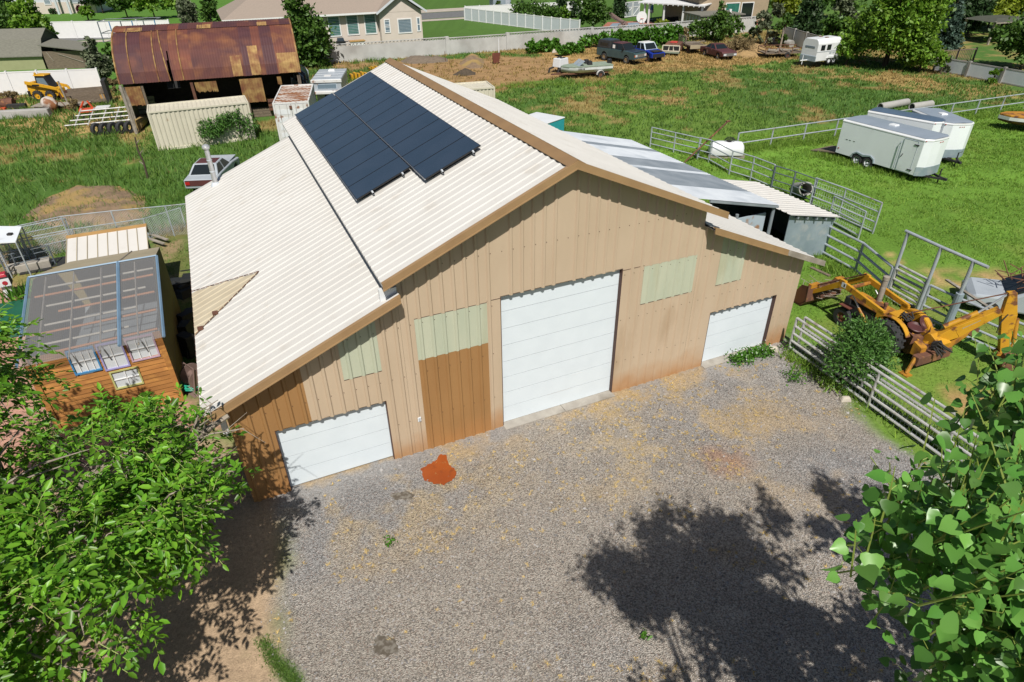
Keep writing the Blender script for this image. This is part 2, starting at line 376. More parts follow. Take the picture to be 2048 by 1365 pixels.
Z_SPOT2 = gp((1880, 780), (1960, 770), (2000, 810), (1950, 850), (1900, 835))
def ground_colour(x, y):
    n1 = fbm(x, y, 6.0, 3); n2 = fbm(x, y, 1.6, 11); n3 = fbm(x, y, .5, 23, 3); n4 = fbm(x, y, 14, 31, 3); n5 = fbm(x+y*.3, y*2.2, 2.2, 41)
    def c3(a): return np.array(a)[None, :]
    def mixc(C, c, w): return C*(1-w[:, None])+np.asarray(c)*w[:, None]
    # field: dark weeds over dry straw
    C = np.tile(np.array((.26, .215, .075)), (x.size, 1))
    C = mixc(C, c3((.36, .25, .105)), sstep(.5, .62, n5))
    gw = sstep(.445, .57, n1*.4+n2*.35+n5*.25+.10*sstep(66, 46, y)+.015)
    C = mixc(C, c3((.075, .155, .030)), gw)
    C = mixc(C, c3((.13, .22, .035)), gw*sstep(.45, .6, n4)*.85)
    # left weedy field is greener
    wl = sstep(-14, -19, x)*sstep(60, 50, y); C = mixc(C, c3((.075, .155, .028)), wl*sstep(.30, .48, n2*.6+n1*.4)*.9)
    def zone(poly, soft, jit=1.0): return sstep(soft, -soft, sdist(x, y, poly)+(n2-.5)*jit*2)
    zb_ = zone(Z_BARE, 1.0, 2.0); C = mixc(C, c3((.34, .205, .10))*(0.7+.6*n3)[:, None], zb_*.92); za_ = zone(Z_DRYA, 1.0, 2.0)
    C = mixc(C, c3((.40, .255, .10))*(0.7+.6*n3)[:, None], zone(Z_DRYA, 1.0, 2.0)*sstep(.3, .45, n2*.5+n5*.5))
    C = mixc(C, c3((.38, .26, .10))*(0.75+.5*n3)[:, None], zone(Z_DRYB, 1.0, 2.0)*.75)
    C = mixc(C, c3((.42, .29, .115))*(0.75+.5*n3)[:, None], zone(Z_JUNK, 1.0, 2.5)*sstep(.33, .47, n2))
    # beyond the walls: lawns
    far = sstep(0, .6, -(-.36*(x+21)+(y-77.5))*-1-0.0)
    wall_d = (y-76.9)-.371*(x+20.98)
    C = mixc(C, c3((.075, .15, .028))*(0.85+.3*n1)[:, None], sstep(.1, .5, wall_d)*1.0)
    wf = sstep(.2, .8, (y-62.0)-.05*(x+46))*sstep(-24, -28, x); C = mixc(C, c3((.09, .20, .03))*(0.8+.4*n2)[:, None], wf)
    yard = sstep(.3, .9, -( -21-x))*0
    # mown pasture on the right
    L = zone(Z_LAWN, .5, .4)
    lc = c3((.135, .26, .034))*(0.62+.55*n4+.5*(n5-.5)+.25*n2)[:, None]
    lc = lc*(1-.0*n1[:, None])
    tl = sstep(.46, .68, n1*.6+n2*.4); lc = lc*(1-.75*tl[:, None])+c3((.19, .205, .05))*(.75*tl[:, None])
    C = C*(1-L[:, None])+lc*L[:, None]
    C = mixc(C, c3((.42, .29, .13))*(.8+.4*n3)[:, None], zone(Z_SPOT1, .5, 1.1)*sstep(.36, .5, n2)*.95)
    C = mixc(C, c3((.40, .25, .11))*(.8+.4*n3)[:, None], zone(Z_SPOT2, .3, .6)*.9)
    # yard behind the cabin
    Y = zone(Z_LY, .4, .6); C = mixc(C, c3((.17, .165, .055)), Y*.8); C = mixc(C, c3((.30, .22, .12)), Y*sstep(.5, .6, n2))
    D = zone(Z_DIRT, .4, .5); C = mixc(C, c3((.42, .305, .20))*(.85+.3*n2)[:, None], D)
    P = zone(Z_PATIO, .15, .1); C = mixc(C, c3((.48, .27, .20))*(.9+.2*n3)[:, None], P)
    g = zone(Z_GRAVEL, .35, .7)
    gc = c3((.312, .303, .296))*(.70+.30*n1+.34*n2)[:, None]; gc = mixc(gc, c3((.34, .285, .215)), sstep(.46, .62, n4*.4+n1*.6)*.5)
    gc = mixc(gc, c3((.34, .265, .175)), sstep(.60, .78, n2*.6+n1*.4)*.6)
    v_ = -(x-BX)*sT+(y-BY)*cT; u_ = (x-BX)*cT+(y-BY)*sT
    near = sstep(-1.3, -.1, v_+(n2-.5)*1.2)*(v_ < .3)
    gc = mixc(gc, c3((.40, .275, .13)), near*sstep(.44, .62, n3*.5+n2*.5)*.75)
    dryp = sstep(3.6, .6, np.hypot((u_-2.6)/1.5, (v_+2.2)/1.0))*sstep(.47, .62, n2*.6+n3*.4); gc = mixc(gc, c3((.40, .30, .16)), dryp*.5)
    dryq = sstep(2.6, .4, np.hypot((u_-4.5)/1.2, (v_+4.2)/1.4))*sstep(.46, .6, n2*.6+n3*.4); gc = mixc(gc, c3((.40, .28, .14)), dryq*.45)
    dryl = sstep(2.6, .4, np.hypot((u_+5.2)/1.7, (v_+1.6)/.9))*sstep(.44, .6, n3*.6+n2*.4); gc = mixc(gc, c3((.39, .30, .17)), dryl*.65)
    red = sstep(1.2, .2, np.hypot(x-5.6, (y-12.6)/.8)); gc = mixc(gc, c3((.34, .15, .07)), red*sstep(.35,.6,n3)*.5)
    C = C*(1-g[:, None])+gc*g[:, None]
    S = zone(Z_STRIP, .08, .12); C = mixc(C, c3((.085, .15, .035))*(.8+.4*n3)[:, None], S)
    rough = g*(1-.55*np.maximum(near, np.maximum(dryp, dryq)*.6))*(1-S)+D*(1-g)*.25
    return np.clip(C*(0.86+.28*n3)[:, None], 0, 1), rough, gw*(1-g)*(1-D)*(1-P)*(1-.9*zb_)*(1-.85*za_)
def ground_material():
    m = bpy.data.materials.new('ground_cover'); m.use_nodes = True; N = m.node_tree.nodes; L = m.node_tree.links; b = N['Principled BSDF']
    b.inputs['Roughness'].default_value = .95; b.inputs['Specular IOR Level'].default_value = .2
    at = N.new('ShaderNodeAttribute'); at.attribute_name = 'Col'
    tc = N.new('ShaderNodeTexCoord')
    vo = N.new('ShaderNodeTexVoronoi'); vo.inputs['Scale'].default_value = 46; vo.feature = 'F1'; L.new(tc.outputs['Object'], vo.inputs['Vector'])
    vr = N.new('ShaderNodeSeparateColor'); L.new(vo.outputs['Color'], vr.inputs[0])
    mr = N.new('ShaderNodeMapRange'); mr.inputs['To Min'].default_value = .42; mr.inputs['To Max'].default_value = 1.62; L.new(vr.outputs[0], mr.inputs['Value'])
    no = N.new('ShaderNodeTexNoise'); no.inputs['Scale'].default_value = 9; no.inputs['Detail'].default_value = 5; no.inputs['Roughness'].default_value = .7; L.new(tc.outputs['Object'], no.inputs['Vector'])
    nr = N.new('ShaderNodeMapRange'); nr.inputs['From Min'].default_value = .3; nr.inputs['From Max'].default_value = .7; nr.inputs['To Min'].default_value = .72; nr.inputs['To Max'].default_value = 1.28; L.new(no.outputs['Fac'], nr.inputs['Value'])
    mx = N.new('ShaderNodeMix'); mx.data_type = 'FLOAT'; L.new(at.outputs['Alpha'], mx.inputs['Factor']); L.new(nr.outputs['Result'], mx.inputs[2]); L.new(mr.outputs['Result'], mx.inputs[3])
    hs = N.new('ShaderNodeHueSaturation'); L.new(at.outputs['Color'], hs.inputs['Color']); L.new(mx.outputs[0], hs.inputs['Value'])
    # a few reddish and a few pale stones
    tr = N.new('ShaderNodeMapRange'); tr.inputs['From Min'].default_value = .8; tr.inputs['From Max'].default_value = .95; L.new(vr.outputs[1], tr.inputs['Value'])
    tm = N.new('ShaderNodeMath'); tm.operation = 'MULTIPLY'; L.new(tr.outputs['Result'], tm.inputs[0]); L.new(at.outputs['Alpha'], tm.inputs[1])
    t2 = N.new('ShaderNodeMath'); t2.operation = 'MULTIPLY'; L.new(tm.outputs[0], t2.inputs[0]); t2.inputs[1].default_value = .5
    rc = N.new('ShaderNodeMix'); rc.data_type = 'RGBA'; L.new(t2.outputs[0], rc.inputs['Factor']); L.new(hs.outputs['Color'], rc.inputs[6]); rc.inputs[7].default_value = (.36, .24, .19, 1)
    L.new(rc.outputs[2], b.inputs['Base Color'])
    hb = N.new('ShaderNodeMix'); hb.data_type = 'FLOAT'; L.new(at.outputs['Alpha'], hb.inputs['Factor']); L.new(no.outputs['Fac'], hb.inputs[2]); L.new(vo.outputs['Distance'], hb.inputs[3])
    bp = N.new('ShaderNodeBump'); bp.inputs['Strength'].default_value = .8; bp.inputs['Distance'].default_value = .04; L.new(hb.outputs[0], bp.inputs['Height']); L.new(bp.outputs['Normal'], b.inputs['Normal'])
    return m
M['ground'] = ground_material()
def ground_sheet(name, xs, ys, z, keep=None):
    nx, ny = len(xs), len(ys); X, Y = np.meshgrid(xs, ys); x, y = X.ravel(), Y.ravel()
    C, rg, gw = ground_colour(x, y)
    V = np.stack([x, y, np.full(x.shape, z)], 1)
    i = np.arange(nx*ny).reshape(ny, nx)
    F = np.stack([i[:-1, :-1], i[:-1, 1:], i[1:, 1:], i[1:, :-1]], -1).reshape(-1, 4)
    if keep is not None: F = F[keep(x, y)[F].all(1)]
    used = np.unique(F); mp = np.full(nx*ny, -1); mp[used] = np.arange(len(used)); F = mp[F]; V = V[used]; C = C[used]; rg = rg[used]
    o = np_mesh(name, V, F, 'ground')
    a = o.data.color_attributes.new('Col', 'FLOAT_COLOR', 'POINT'); a.data.foreach_set('color', np.concatenate([C, rg[:, None]], 1).astype(np.float32).ravel())
    return struct(o)
gx = np.concatenate([np.linspace(-420, -75, 24)[:-1], np.arange(-75, 60, .36), np.linspace(60, 420, 24)])
gy = np.concatenate([np.linspace(-120, -8, 12)[:-1], np.arange(-8, 104, .36), np.linspace(104, 700, 30)])
tag(ground_sheet('ground', gx, gy, 0.0), 'open ground of weeds, dry straw and lawns around the barn')
def _kg(x, y): return sdist(x, y, Z_GRAVEL)+(fbm(x, y, 1.6, 11)-.5)*1.4 < .55
tag(ground_sheet('gravel_yard', np.arange(-7, 15, .11), np.arange(-6, 20, .11), .009, _kg), 'grey gravel yard in front of the barn doors')
def _kl(x, y): return sdist(x, y, Z_LAWN) < -.1
tag(ground_sheet('pasture', np.arange(8.5, 75, .4), np.arange(-6, 62, .4), .004, _kl), 'mown green pasture inside the pipe fences')
# ================================================================== THE BARN
PIT = .305
def rib_profile(a0, a1, h=.030, wt=.025, wb=.055, minor=.0, phase=0.0):
    # list of (a, height) along a ribbed sheet between a0 and a1
    pts = [(a0, 0.0)]
    k = math.ceil((a0-phase+wb)/PIT)
    while k*PIT+phase+wb < a1:
        c = k*PIT+phase
        pts += [(c-wb, 0.0), (c-wt, h), (c+wt, h), (c+wb, 0.0)]; k += 1
    pts.append((a1, 0.0)); return pts
def rib_wall(mb, u0, u1, zb, zt, v=0.0, h=.037, ph=0.0):
    zbf = zb if callable(zb) else (lambda u: zb); ztf = zt if callable(zt) else (lambda u: zt)
    P = rib_profile(u0, u1, h, phase=ph)
    for (a, ha), (b, hb) in zip(P, P[1:]):
        if b-a < 1e-6: continue
        mb.quad((a, v-ha, zbf(a)), (b, v-hb, zbf(b)), (b, v-hb, ztf(b)), (a, v-ha, ztf(a)))
def rib_roof(mb, ua, za, ub, zb, v0, v1, h=.019, clip=None, lift=0.0, pit=None):
    P = rib_profile(v0, v1, h)
    for (a, ha), (b, hb) in zip(P, P[1:]):
        if b-a < 1e-6: continue
        if clip:
            ra, rb = clip(a), clip(b)
            if ra is None or rb is None: continue
        else: ra = rb = (0.0, 1.0)
        def pt(v, hh, t): return (ua+(ub-ua)*t, v, za+(zb-za)*t+hh+lift)
        q = [pt(a, ha, ra[0]), pt(b, hb, rb[0]), pt(b, hb, rb[1]), pt(a, ha, ra[1])]
        mb.quad(*(q if ub > ua else q[::-1]))
ZR, SL = 7.53, .428
LI, LSL, UI = 5.10, .422, 4.42
UE, UL = 4.83, 9.15
VF, VB, VBL = -.414, 15.54, 15.25
def zmain(u): return ZR-SL*abs(u)
def zlean(u): return LI-LSL*(abs(u)-UI)
def ztop(u): return (zmain(u) if abs(u) < 4.45 else zlean(u))-.07
barn = thing('barn', 'large tan metal barn with cream ribbed roof, two lean-to wings and three white overhead doors', 'barn', tuple(B(0, 0)), TH)
mb = MB()
W = [(-6.9, -5.97, 2.0, ztop), (-5.97, -5.04, 2.0, 2.96), (-5.04, -4.452, 0, ztop), (-4.448, -4.10, 0, ztop), (-4.10, -2.2, 4.18, ztop), (-2.2, -1.83, 0, ztop), (-1.83, -.002, 4.25, ztop), (-.002, 1.83, 4.25, ztop),
     (1.83, 2.53, 0, ztop), (2.53, 4.35, 0, 2.97), (2.53, 4.35, 4.17, ztop), (4.35, 4.448, 0, ztop), (4.452, 5.23, 0, ztop), (5.23, 6.2, 1.99, 2.96), (6.2, 7.93, 1.99, ztop), (7.93, 8.79, 0, ztop)]
for u0, u1, zb, zt in W: rib_wall(mb, u0, u1, zb, zt)
# the step faces of the main wall above the lean-to roofs and the other three sides
for s in (-1, 1):
    x = 4.45*s
    mb.quad((x, 0, zlean(4.45)-.1), (x, VB-.3, zlean(4.45)-.1), (x, VB-.3, zmain(4.45)-.05), (x, 0, zmain(4.45)-.05))
    xo = -8.68 if s < 0 else 8.79
    mb.quad((xo, 0, 0), (xo, VBL-.3, 0), (xo, VBL-.3, zlean(xo)-.05), (xo, 0, zlean(xo)-.05))
    mb.quad((4.45*s, VBL-.3, 0), (xo, VBL-.3, 0), (xo, VBL-.3, zlean(xo)-.05), (4.45*s, VBL-.3, zlean(4.45)-.05))
mb.add([(-4.45, VB-.3, 0), (4.45, VB-.3, 0), (4.45, VB-.3, zmain(4.45)), (0, VB-.3, ZR-.05), (-4.45, VB-.3, zmain(4.45))], [(0, 1, 2, 3, 4)])
mb.build('wall', 'tan_metal', barn)
mb = MB(); rib_wall(mb, -8.68, -7.78, 0, ztop); rib_wall(mb, -7.78, -6.9, 2.0, ztop)
o = mb.build('siding_panel', 'brown_metal', barn); o['label'] = 'darker brown siding at the left corner above the small door'
mb = MB(); rib_wall(mb, -4.10, -2.2, 0, 2.985, v=-.002)
o = mb.build('siding_panel', 'brown_metal', barn); o['label'] = 'darker brown siding patch under the translucent panel'
for u0, u1, zb, zt in ((-5.97, -5.04, 2.96, ztop), (-4.10, -2.2, 2.985, 4.18), (2.53, 4.35, 2.97, 4.17), (5.23, 6.2, 2.96, ztop)):
    mb = MB(); rib_wall(mb, u0, u1, zb, zt, v=-.004); mb.build('translucent_panel', 'fiberglass', barn)
# seams with screw rows on the front wall
mb = MB()
for u0, u1, z in ((-2.2, -1.83, 4.22), (1.83, 2.53, 4.2), (-5.97, -5.04, 2.95), (2.53, 4.35, 2.96), (5.23, 6.2, 2.95), (-4.1, -2.2, 4.185)):
    mb.box(u0, -.008, z-.006, u1, -.001, z+.006)
for i in range(-28, 29):
    for z in (1.15, 2.6, 4.05, 5.5):
        u = i*PIT+.07
        if z < ztop(u)-.3 and not (abs(u) < 1.9 and z < 4.2) and not (-7.8 < u < -5 and z < 2) and not (5.2 < u < 8 and z < 2):
            mb.box(u-.008, -.012, z-.008, u+.008, -.001, z+.008)
mb.build('screw', 'jamb', barn)['kind'] = 'stuff'
# doors
def overhead_door(u0, u1, h, n, name):
    r = .13; m = MB()
    hh = (h-.03)/n
    for i in range(n): m.box(u0+.02, r, .035+i*hh+.006, u1-.02, r+.05, .035+(i+1)*hh-.006)
    d = m.build('overhead_door', 'white_door', barn); d['label'] = name
    k = MB(); k.box(u0+.025, r+.03, .04, u1-.025, r+.04, h-.01); k.build('panel_joint', 'galv_wall', d)
    f = MB(); f.box(u0, 0, 0, u0+.02, r+.09, h); f.box(u1-.02, 0, 0, u1, r+.09, h); f.box(u0, 0, h-.0, u1, r+.09, h+.02); f.build('door_jamb', 'jamb', barn)
    if n > 5:
        s = MB()
        for z, a, b in ((.55, u0+.4*(u1-u0), u0+.62*(u1-u0)), (1.02, u0+.62*(u1-u0), u0+.72*(u1-u0))): s.box(a, r-.004, z, b, r+.001, z+.012)
        s.build('dent_line', 'white_paint', d)
    return d
overhead_door(-1.83, 1.83, 4.25, 8, 'tall white overhead door in the middle')
overhead_door(-7.78, -5.04, 2.0, 4, 'low white overhead door in the left wing')
overhead_door(5.23, 7.93, 1.99, 4, 'low white overhead door in the right wing')
MB().box(-1.83, -.2, .0, .1, .22, .035).box(.115, -.2, .0, 1.83, .22, .035).build('threshold', 'concrete', barn)
MB().box(5.23, -.2, .0, 7.93, .22, .035).build('threshold', 'concrete', barn)
o = MB().box(-4.30, -.05, 1.08, -4.21, -.0, 1.22).build('outlet_box', 'white_paint', barn, bevel=.008)
MB().box(-4.275, -.058, 1.10, -4.235, -.05, 1.14).box(-4.275, -.058, 1.16, -4.235, -.05, 1.20).build('outlet_cover', 'grey_paint', o)
# roofs
for s, lab in ((-1, 'left slope of the main roof'), (1, 'right slope of the main roof')):
    mb = MB(); rib_roof(mb, .04*s, ZR-SL*.04, UE*s, zmain(UE), VF, VB)
    z1, z2 = ZR-.05, zmain(UE)-.05
    mb.quad((0, VF, z1), (UE*s, VF, z2), (UE*s, VB, z2), (0, VB, z1)); mb.quad((UE*s, VF, z2), (UE*s, VB, z2), (UE*s, VB, z2+.05), (UE*s, VF, z2+.05))
    mb.build('roof', 'ivory_metal', barn)['label'] = lab
    mb = MB(); rib_roof(mb, 4.452*s, zlean(4.452), UL*s, zlean(UL), VF, VBL)
    z1, z2 = zlean(4.452)-.05, zlean(UL)-.05
    mb.quad((4.452*s, VF, z1), (UL*s, VF, z2), (UL*s, VBL, z2), (4.452*s, VBL, z1)); mb.quad((UL*s, VF, z2), (UL*s, VBL, z2), (UL*s, VBL, z2+.05), (UL*s, VF, z2+.05))
    mb.build('lean_to_roof', 'ivory_metal', barn)['label'] = 'cream lean-to roof of the %s wing' % ('left' if s < 0 else 'right')
# rusty closure strip along the lower edge of the left lean-to roof
mb = MB()
for i in range(51): mb.box(-UL-.012, VF+.15+i*PIT, zlean(UL)-.04, -UL-.001, VF+.15+i*PIT+.17, zlean(UL)-.005)
mb.build('closure_strip', 'rust', barn)['kind'] = 'stuff'
# triangular patch of yellowed sheets on the left lean-to
TRI = [(-9.15, 6.15), (-7.2, 4.85), (-9.15, 3.45)]
def tclip(v):
    xs = []
    for (ax, av), (bx_, bv) in ((TRI[0], TRI[1]), (TRI[1], TRI[2])):
        if (av-v)*(bv-v) <= 0 and av != bv: xs.append(ax+(bx_-ax)*(v-av)/(bv-av))
    if not xs: return None
    return ((max(xs)+4.452)/(-UL+4.452), 1.0)
mb = MB(); rib_roof(mb, -4.452, zlean(4.452), -UL, zlean(UL), 3.46, 6.14, clip=tclip, lift=.012)
p = mb.build('roof_patch', 'ivory_patch', barn)
mb = MB()
for (a, b) in ((TRI[0], TRI[1]), (TRI[1], TRI[2])):
    for i in range(14):
        t = i/14; t2 = t+.06; x0, y0, x1, y1 = a[0]+(b[0]-a[0])*t, a[1]+(b[1]-a[1])*t, a[0]+(b[0]-a[0])*t2, a[1]+(b[1]-a[1])*t2
        mb.tube([(x0, y0, zlean(x0)+.045), (x1, y1, zlean(x1)+.045)], .011, 5)
for u, v in ((-8.55, 3.95), (-8.98, 3.6)): mb.box(u-.07, v-.06, zlean(u)+.02, u+.07, v+.06, zlean(u)+.09)
mb.build('patch_edge', 'rust', p)
# ridge cap with dark closure strip, rake trims
mb = MB()
for s in (-1, 1):
    mb.hexa([(0, VF-.02, ZR+.035), (.24*s, VF-.02, ZR-SL*.24+.034), (.24*s, VB+.02, ZR-SL*.24+.034), (0, VB+.02, ZR+.035)], [(0, VF-.02, ZR+.075), (.24*s, VF-.02, ZR-SL*.24+.05), (.24*s, VB+.02, ZR-SL*.24+.05), (0, VB+.02, ZR+.075)])
rc = mb.build('ridge_cap', 'ridge_metal', barn)
mb = MB()
P = rib_profile(VF, VB)
for s in (-1, 1):
    for i in range(52): mb.box(.235*s-.012, VF+.09+i*PIT, zmain(.235)-.0, .235*s+.012, VF+.09+i*PIT+.19, zmain(.235)+.034)
mb.build('closure_strip', 'dark_void', rc)['kind'] = 'stuff'
def rake(ua, za, ub, zb, name='rake_trim', m='trim_metal', hgt=.145, v=VF):
    mb = MB(); t = .035
    n = 1 if ub > ua else -1
    # top flange lying on the roof edge, and the hanging fascia
    mb.hexa([(ua, v-.02, za-.0), (ub, v-.02, zb-.0), (ub, v+.09, zb-.0), (ua, v+.09, za-.0)], [(ua, v-.02, za+.045), (ub, v-.02, zb+.045), (ub, v+.08, zb+.04), (ua, v+.08, za+.04)])
    mb.hexa([(ua, v-.03, za-hgt), (ub, v-.03, zb-hgt), (ub, v-.003, zb-hgt), (ua, v-.003, za-hgt)], [(ua, v-.03, za+.048), (ub, v-.03, zb+.048), (ub, v-.003, zb+.048), (ua, v-.003, za+.048)])
    mb.hexa([(ua, v-.045, za-hgt), (ub, v-.045, zb-hgt), (ub, v-.03, zb-hgt), (ua, v-.03, za-hgt)], [(ua, v-.045, za-hgt+.03), (ub, v-.045, zb-hgt+.03), (ub, v-.03, zb-hgt+.03), (ua, v-.03, za-hgt+.03)])
    return mb.build(name, m, barn)
for s in (-1, 1):
    rake(0, ZR, UE*s, zmain(UE)); rake(4.46*s, zlean(4.46), (UL if s < 0 else 7.47)*s, zlean(UL if s < 0 else 7.47))
rake(7.475, zlean(7.475), 9.22, zlean(9.22), 'fascia_board', 'grey_wood', .13)
MB().box(-4.86, -.12, 4.78, -4.46, -.0, 5.2).build('eave_return', 'white_paint', barn)
# downpipe and gutter box at the left corner
MB().box(-8.85, -.02, 2.25, -8.72, .10, 2.75).build('downspout', 'white_paint', barn)
# the flue on the left wing
fx, fy = -7.89, 14.55; fz = zlean(fx)
mb = MB().at(fx, fy, 0); mb.lathe([(.095, fz-.15), (.095, fz+1.42)], 16)
fl = mb.build('flue_pipe', 'steel_bright', barn, smooth=True)
mb = MB().at(fx, fy, 0); mb.lathe([(.11, fz+1.40), (.15, fz+1.43), (.15, fz+1.50), (.10, fz+1.56), (.03, fz+1.585)], 16); mb.build('rain_cap', 'steel_bright', fl, smooth=True)
mb = MB().at(fx, fy, 0); mb.lathe([(.2, fz-.06), (.15, fz+.05), (.1, fz+.09)], 16)
for z in (.5, .95): mb.lathe([(.1, fz+z), (.103, fz+z+.01), (.103, fz+z+.03), (.1, fz+z+.04)], 16)
mb.build('flashing', 'galv', fl, smooth=True)
# ------------------------------------------------------------------ solar array on the left slope
sa = thing('solar_array', 'two staggered rows of dark blue solar panels lying on the barn roof', 'solar panels', tuple(B(-2.65, 9.0, zmain(2.65)+.04)), TH)
SA = wm(sa)
def onroof(u, v, d): # point on the left slope d above the sheet
    n = Vector((-SL, 0, 1)).normalized()
    q = Vector((u, v, zmain(u)))+n*d
    return B(q.x, q.y, q.z)
PW = 1.09
def panel(u0, u1, v0, v1):
    m = MB(); d0, d1 = .115, .15
    c = [(u0, v0), (u1, v0), (u1, v1), (u0, v1)]
    m.hexa([onroof(a, b, d0) for a, b in c], [onroof(a, b, d1) for a, b in c])
    o = m.build('solar_panel', 'black_paint', sa, world=SA)
    g = MB(); e = .012; nu, nv = 1, 1
    for i in range(nu):
        ua, ub = u0+(u1-u0)*i/nu, u0+(u1-u0)*(i+1)/nu
        a, b = (ua-e, ub+e) if u1 < u0 else (ua+e, ub-e)
        g.quad(*[onroof(p, q, d1+.003) for p, q in ((a, v0+e), (a, v1-e), (b, v1-e), (b, v0+e))])
    g.build('cell_glass', 'solar_cell', o, world=SA)
for k in range(11): panel(-1.0, -2.6, 2.9+k*PW, 2.9+k*PW+PW-.018)
for k in range(10): panel(-2.64, -4.24, 2.9+(k+1.13)*PW, 2.9+(k+1.13)*PW+PW-.018)
m = MB()
for u, v0, v1 in ((-2.61, 2.9, 14.9), (-4.252, 4.13, 15.05)):
    m.hexa([onroof(u+.01, v0, .12), onroof(u-.012, v0, .12), onroof(u-.012, v1, .12), onroof(u+.01, v1, .12)], [onroof(u+.01, v0, .158), onroof(u-.012, v0, .158), onroof(u-.012, v1, .158), onroof(u+.01, v1, .158)])
m.build('edge_trim', 'solar_edge', sa, world=SA)
for u, v in ((-1.25, 2.9), (-2.15, 2.9), (-2.9, 4.13), (-3.8, 4.13)):
    m = MB(); m.tube([onroof(u, v-.12, .08), onroof(u, v+10.5, .08)], .025, 6); rl = m.build('rail', 'black_matte', sa, world=SA)
    m = MB(); m.tube([onroof(u, v-.06, .03), onroof(u, v-.06, .16)], .03, 4); m.build('end_clamp', 'galv', rl, world=SA)
# ================================================================== shared small builders
def beam(m, p0, p1, w, h0, h1=None, up=(0, 0, 1)):
    p0, p1 = Vector(p0), Vector(p1); d = (p1-p0).normalized(); h1 = h0 if h1 is None else h1
    s = d.cross(Vector(up))
    if s.length < 1e-4: s = d.cross(Vector((1, 0, 0)))
    s.normalize(); n = s.cross(d)
    q = lambda p, h: [p-s*w/2-n*h/2, p+s*w/2-n*h/2, p+s*w/2+n*h/2, p-s*w/2+n*h/2]
    m.hexa(q(p0, h0), q(p1, h1)); return m
def wheel(par, x, y, r, w, z=None, rim='white_paint', name='wheel', hub=.55, lug=False):
    z = r if z is None else z
    m = MB().at(x, y, z); h = w/2
    m.lathe([(r*hub, -h), (r*.93, -h), (r, -h*.7), (r, h*.7), (r*.93, h), (r*hub, h)], 22, 'y', ring=True)
    if lug:
        for k in range(16):
            a = 2*PI*k/16
            for s in (-1, 1):
                mm = m.m.copy(); m.m = mm @ Matrix.Rotation(a+s*.09, 4, 'Y'); m.box(r-.01, min(0, s*h*.9), -.03, r+.035, max(0, s*h*.9), .03); m.m = mm
    t = m.build(name, 'tyre', par, smooth=True)
    k = MB().at(x, y, z); s = 1 if y >= 0 else -1
    k.lathe([(r*hub*.99, s*h*.2), (r*hub*.99, s*h*.75), (r*hub*.8, s*h*.7), (r*hub*.7, s*h*.4), (r*.2, s*h*.45), (r*.15, s*h*.9), (.01, s*h*.9)], 18, 'y')
    k.build('rim', rim, t, smooth=True)
    return t
def pipe_fence(label, posts, h, rails, r=.03, rp=.04, m='pipe_grey', name='pipe_fence', cat='fence', group=None, mesh=False, loc=None, post_h=None):
    t = thing(name, label, cat, tuple(posts[0]), 0, group); w = wm(t)
    for i, p in enumerate(posts):
        ph = (post_h or h)+.0
        MB().tube([(p[0], p[1], -.05), (p[0], p[1], ph)], rp, 8).build('post', m, t, world=w)
    for z in rails:
        MB().tube([(p[0], p[1], z) for p in posts], r, 8).build('rail', m, t, world=w)
    if mesh:
        k = MB()
        for a, b in zip(posts, posts[1:]):
            a, b = Vector(a), Vector(b); L = (b-a).length; n = int(L/.13)
            for i in range(n+1):
                p = a.lerp(b, i/n); k.tube([(p.x, p.y, .03), (p.x, p.y, h)], .004, 3, caps=False)
            for j in range(9):
                z = .05+(h-.05)*j/8; k.tube([(a.x, a.y, z), (b.x, b.y, z)], .004, 3, caps=False)
        o = k.build('wire_mesh', 'galv', t, world=w)
    return t
def lerp_pts(a, b, n): return [Vector(a).lerp(Vector(b), i/(n-1)) for i in range(n)]
# ================================================================== sheds beside the barn
sh = thing('loafing_shed', 'open shed with a streaked galvanised roof behind the right wing of the barn', 'shed', tuple(B(11, 10)), TH); w_ = wm(sh)
bands = [(4.9, 6.6, 'galv'), (6.6, 9.15, 'galv_dark'), (9.15, 9.55, 'galv'), (9.55, 11.0, 'galv_dark'), (11.0, 13.1, 'galv'), (13.1, 13.6, 'galv_dark'), (13.6, 15.6, 'galv')]
for v0, v1, mm in bands:
    m = MB()
    n = int((v1-v0)/.085); 
    for i in range(n):
        a, b = v0+(v1-v0)*i/n, v0+(v1-v0)*(i+1)/n; ha = .018*(i % 2); hb = .018*((i+1) % 2)
        m.quad(B(7.9, a, 3.672+ha), B(12.66, a, 2.58+ha), B(12.66, b, 2.58+hb), B(7.9, b, 3.672+hb))
    m.build('roof_sheet', mm, sh, world=w_)
MB().hexa([B(9.0, 4.9, 3.3), B(12.6, 4.9, 2.47), B(12.6, 4.98, 2.47), B(9.0, 4.98, 3.3)], [B(9.0, 4.9, 3.4), B(12.6, 4.9, 2.57), B(12.6, 4.98, 2.57), B(9.0, 4.98, 3.4)]).build('fascia_board', 'galv_dark', sh, world=w_)
for u, v in ((12.5, 5.05), (12.5, 8.5), (12.5, 12), (12.5, 15.4), (10.6, 5.05)):
    MB().tube([B(u, v, 0), B(u, v, 2.5)], .07, 8).build('post', 'galv_dark', sh, world=w_)
m = MB(); m.hexa([B(10.9, 5.25, .1), B(12.35, 5.25, .1), B(12.35, 5.3, .1), B(10.9, 5.3, .1)], [B(10.9, 5.25, 2.2), B(12.35, 5.25, 2.2), B(12.35, 5.3, 2.2), B(10.9, 5.3, 2.2)])
m.build('side_panel', 'paleblue', sh, world=w_)
MB().quad(B(9.3, 15.5, 0), B(12.4, 15.5, 0), B(12.4, 15.5, 2.6), B(9.3, 15.5, 3.2)).build('back_wall', 'old_wood', sh, world=w_)
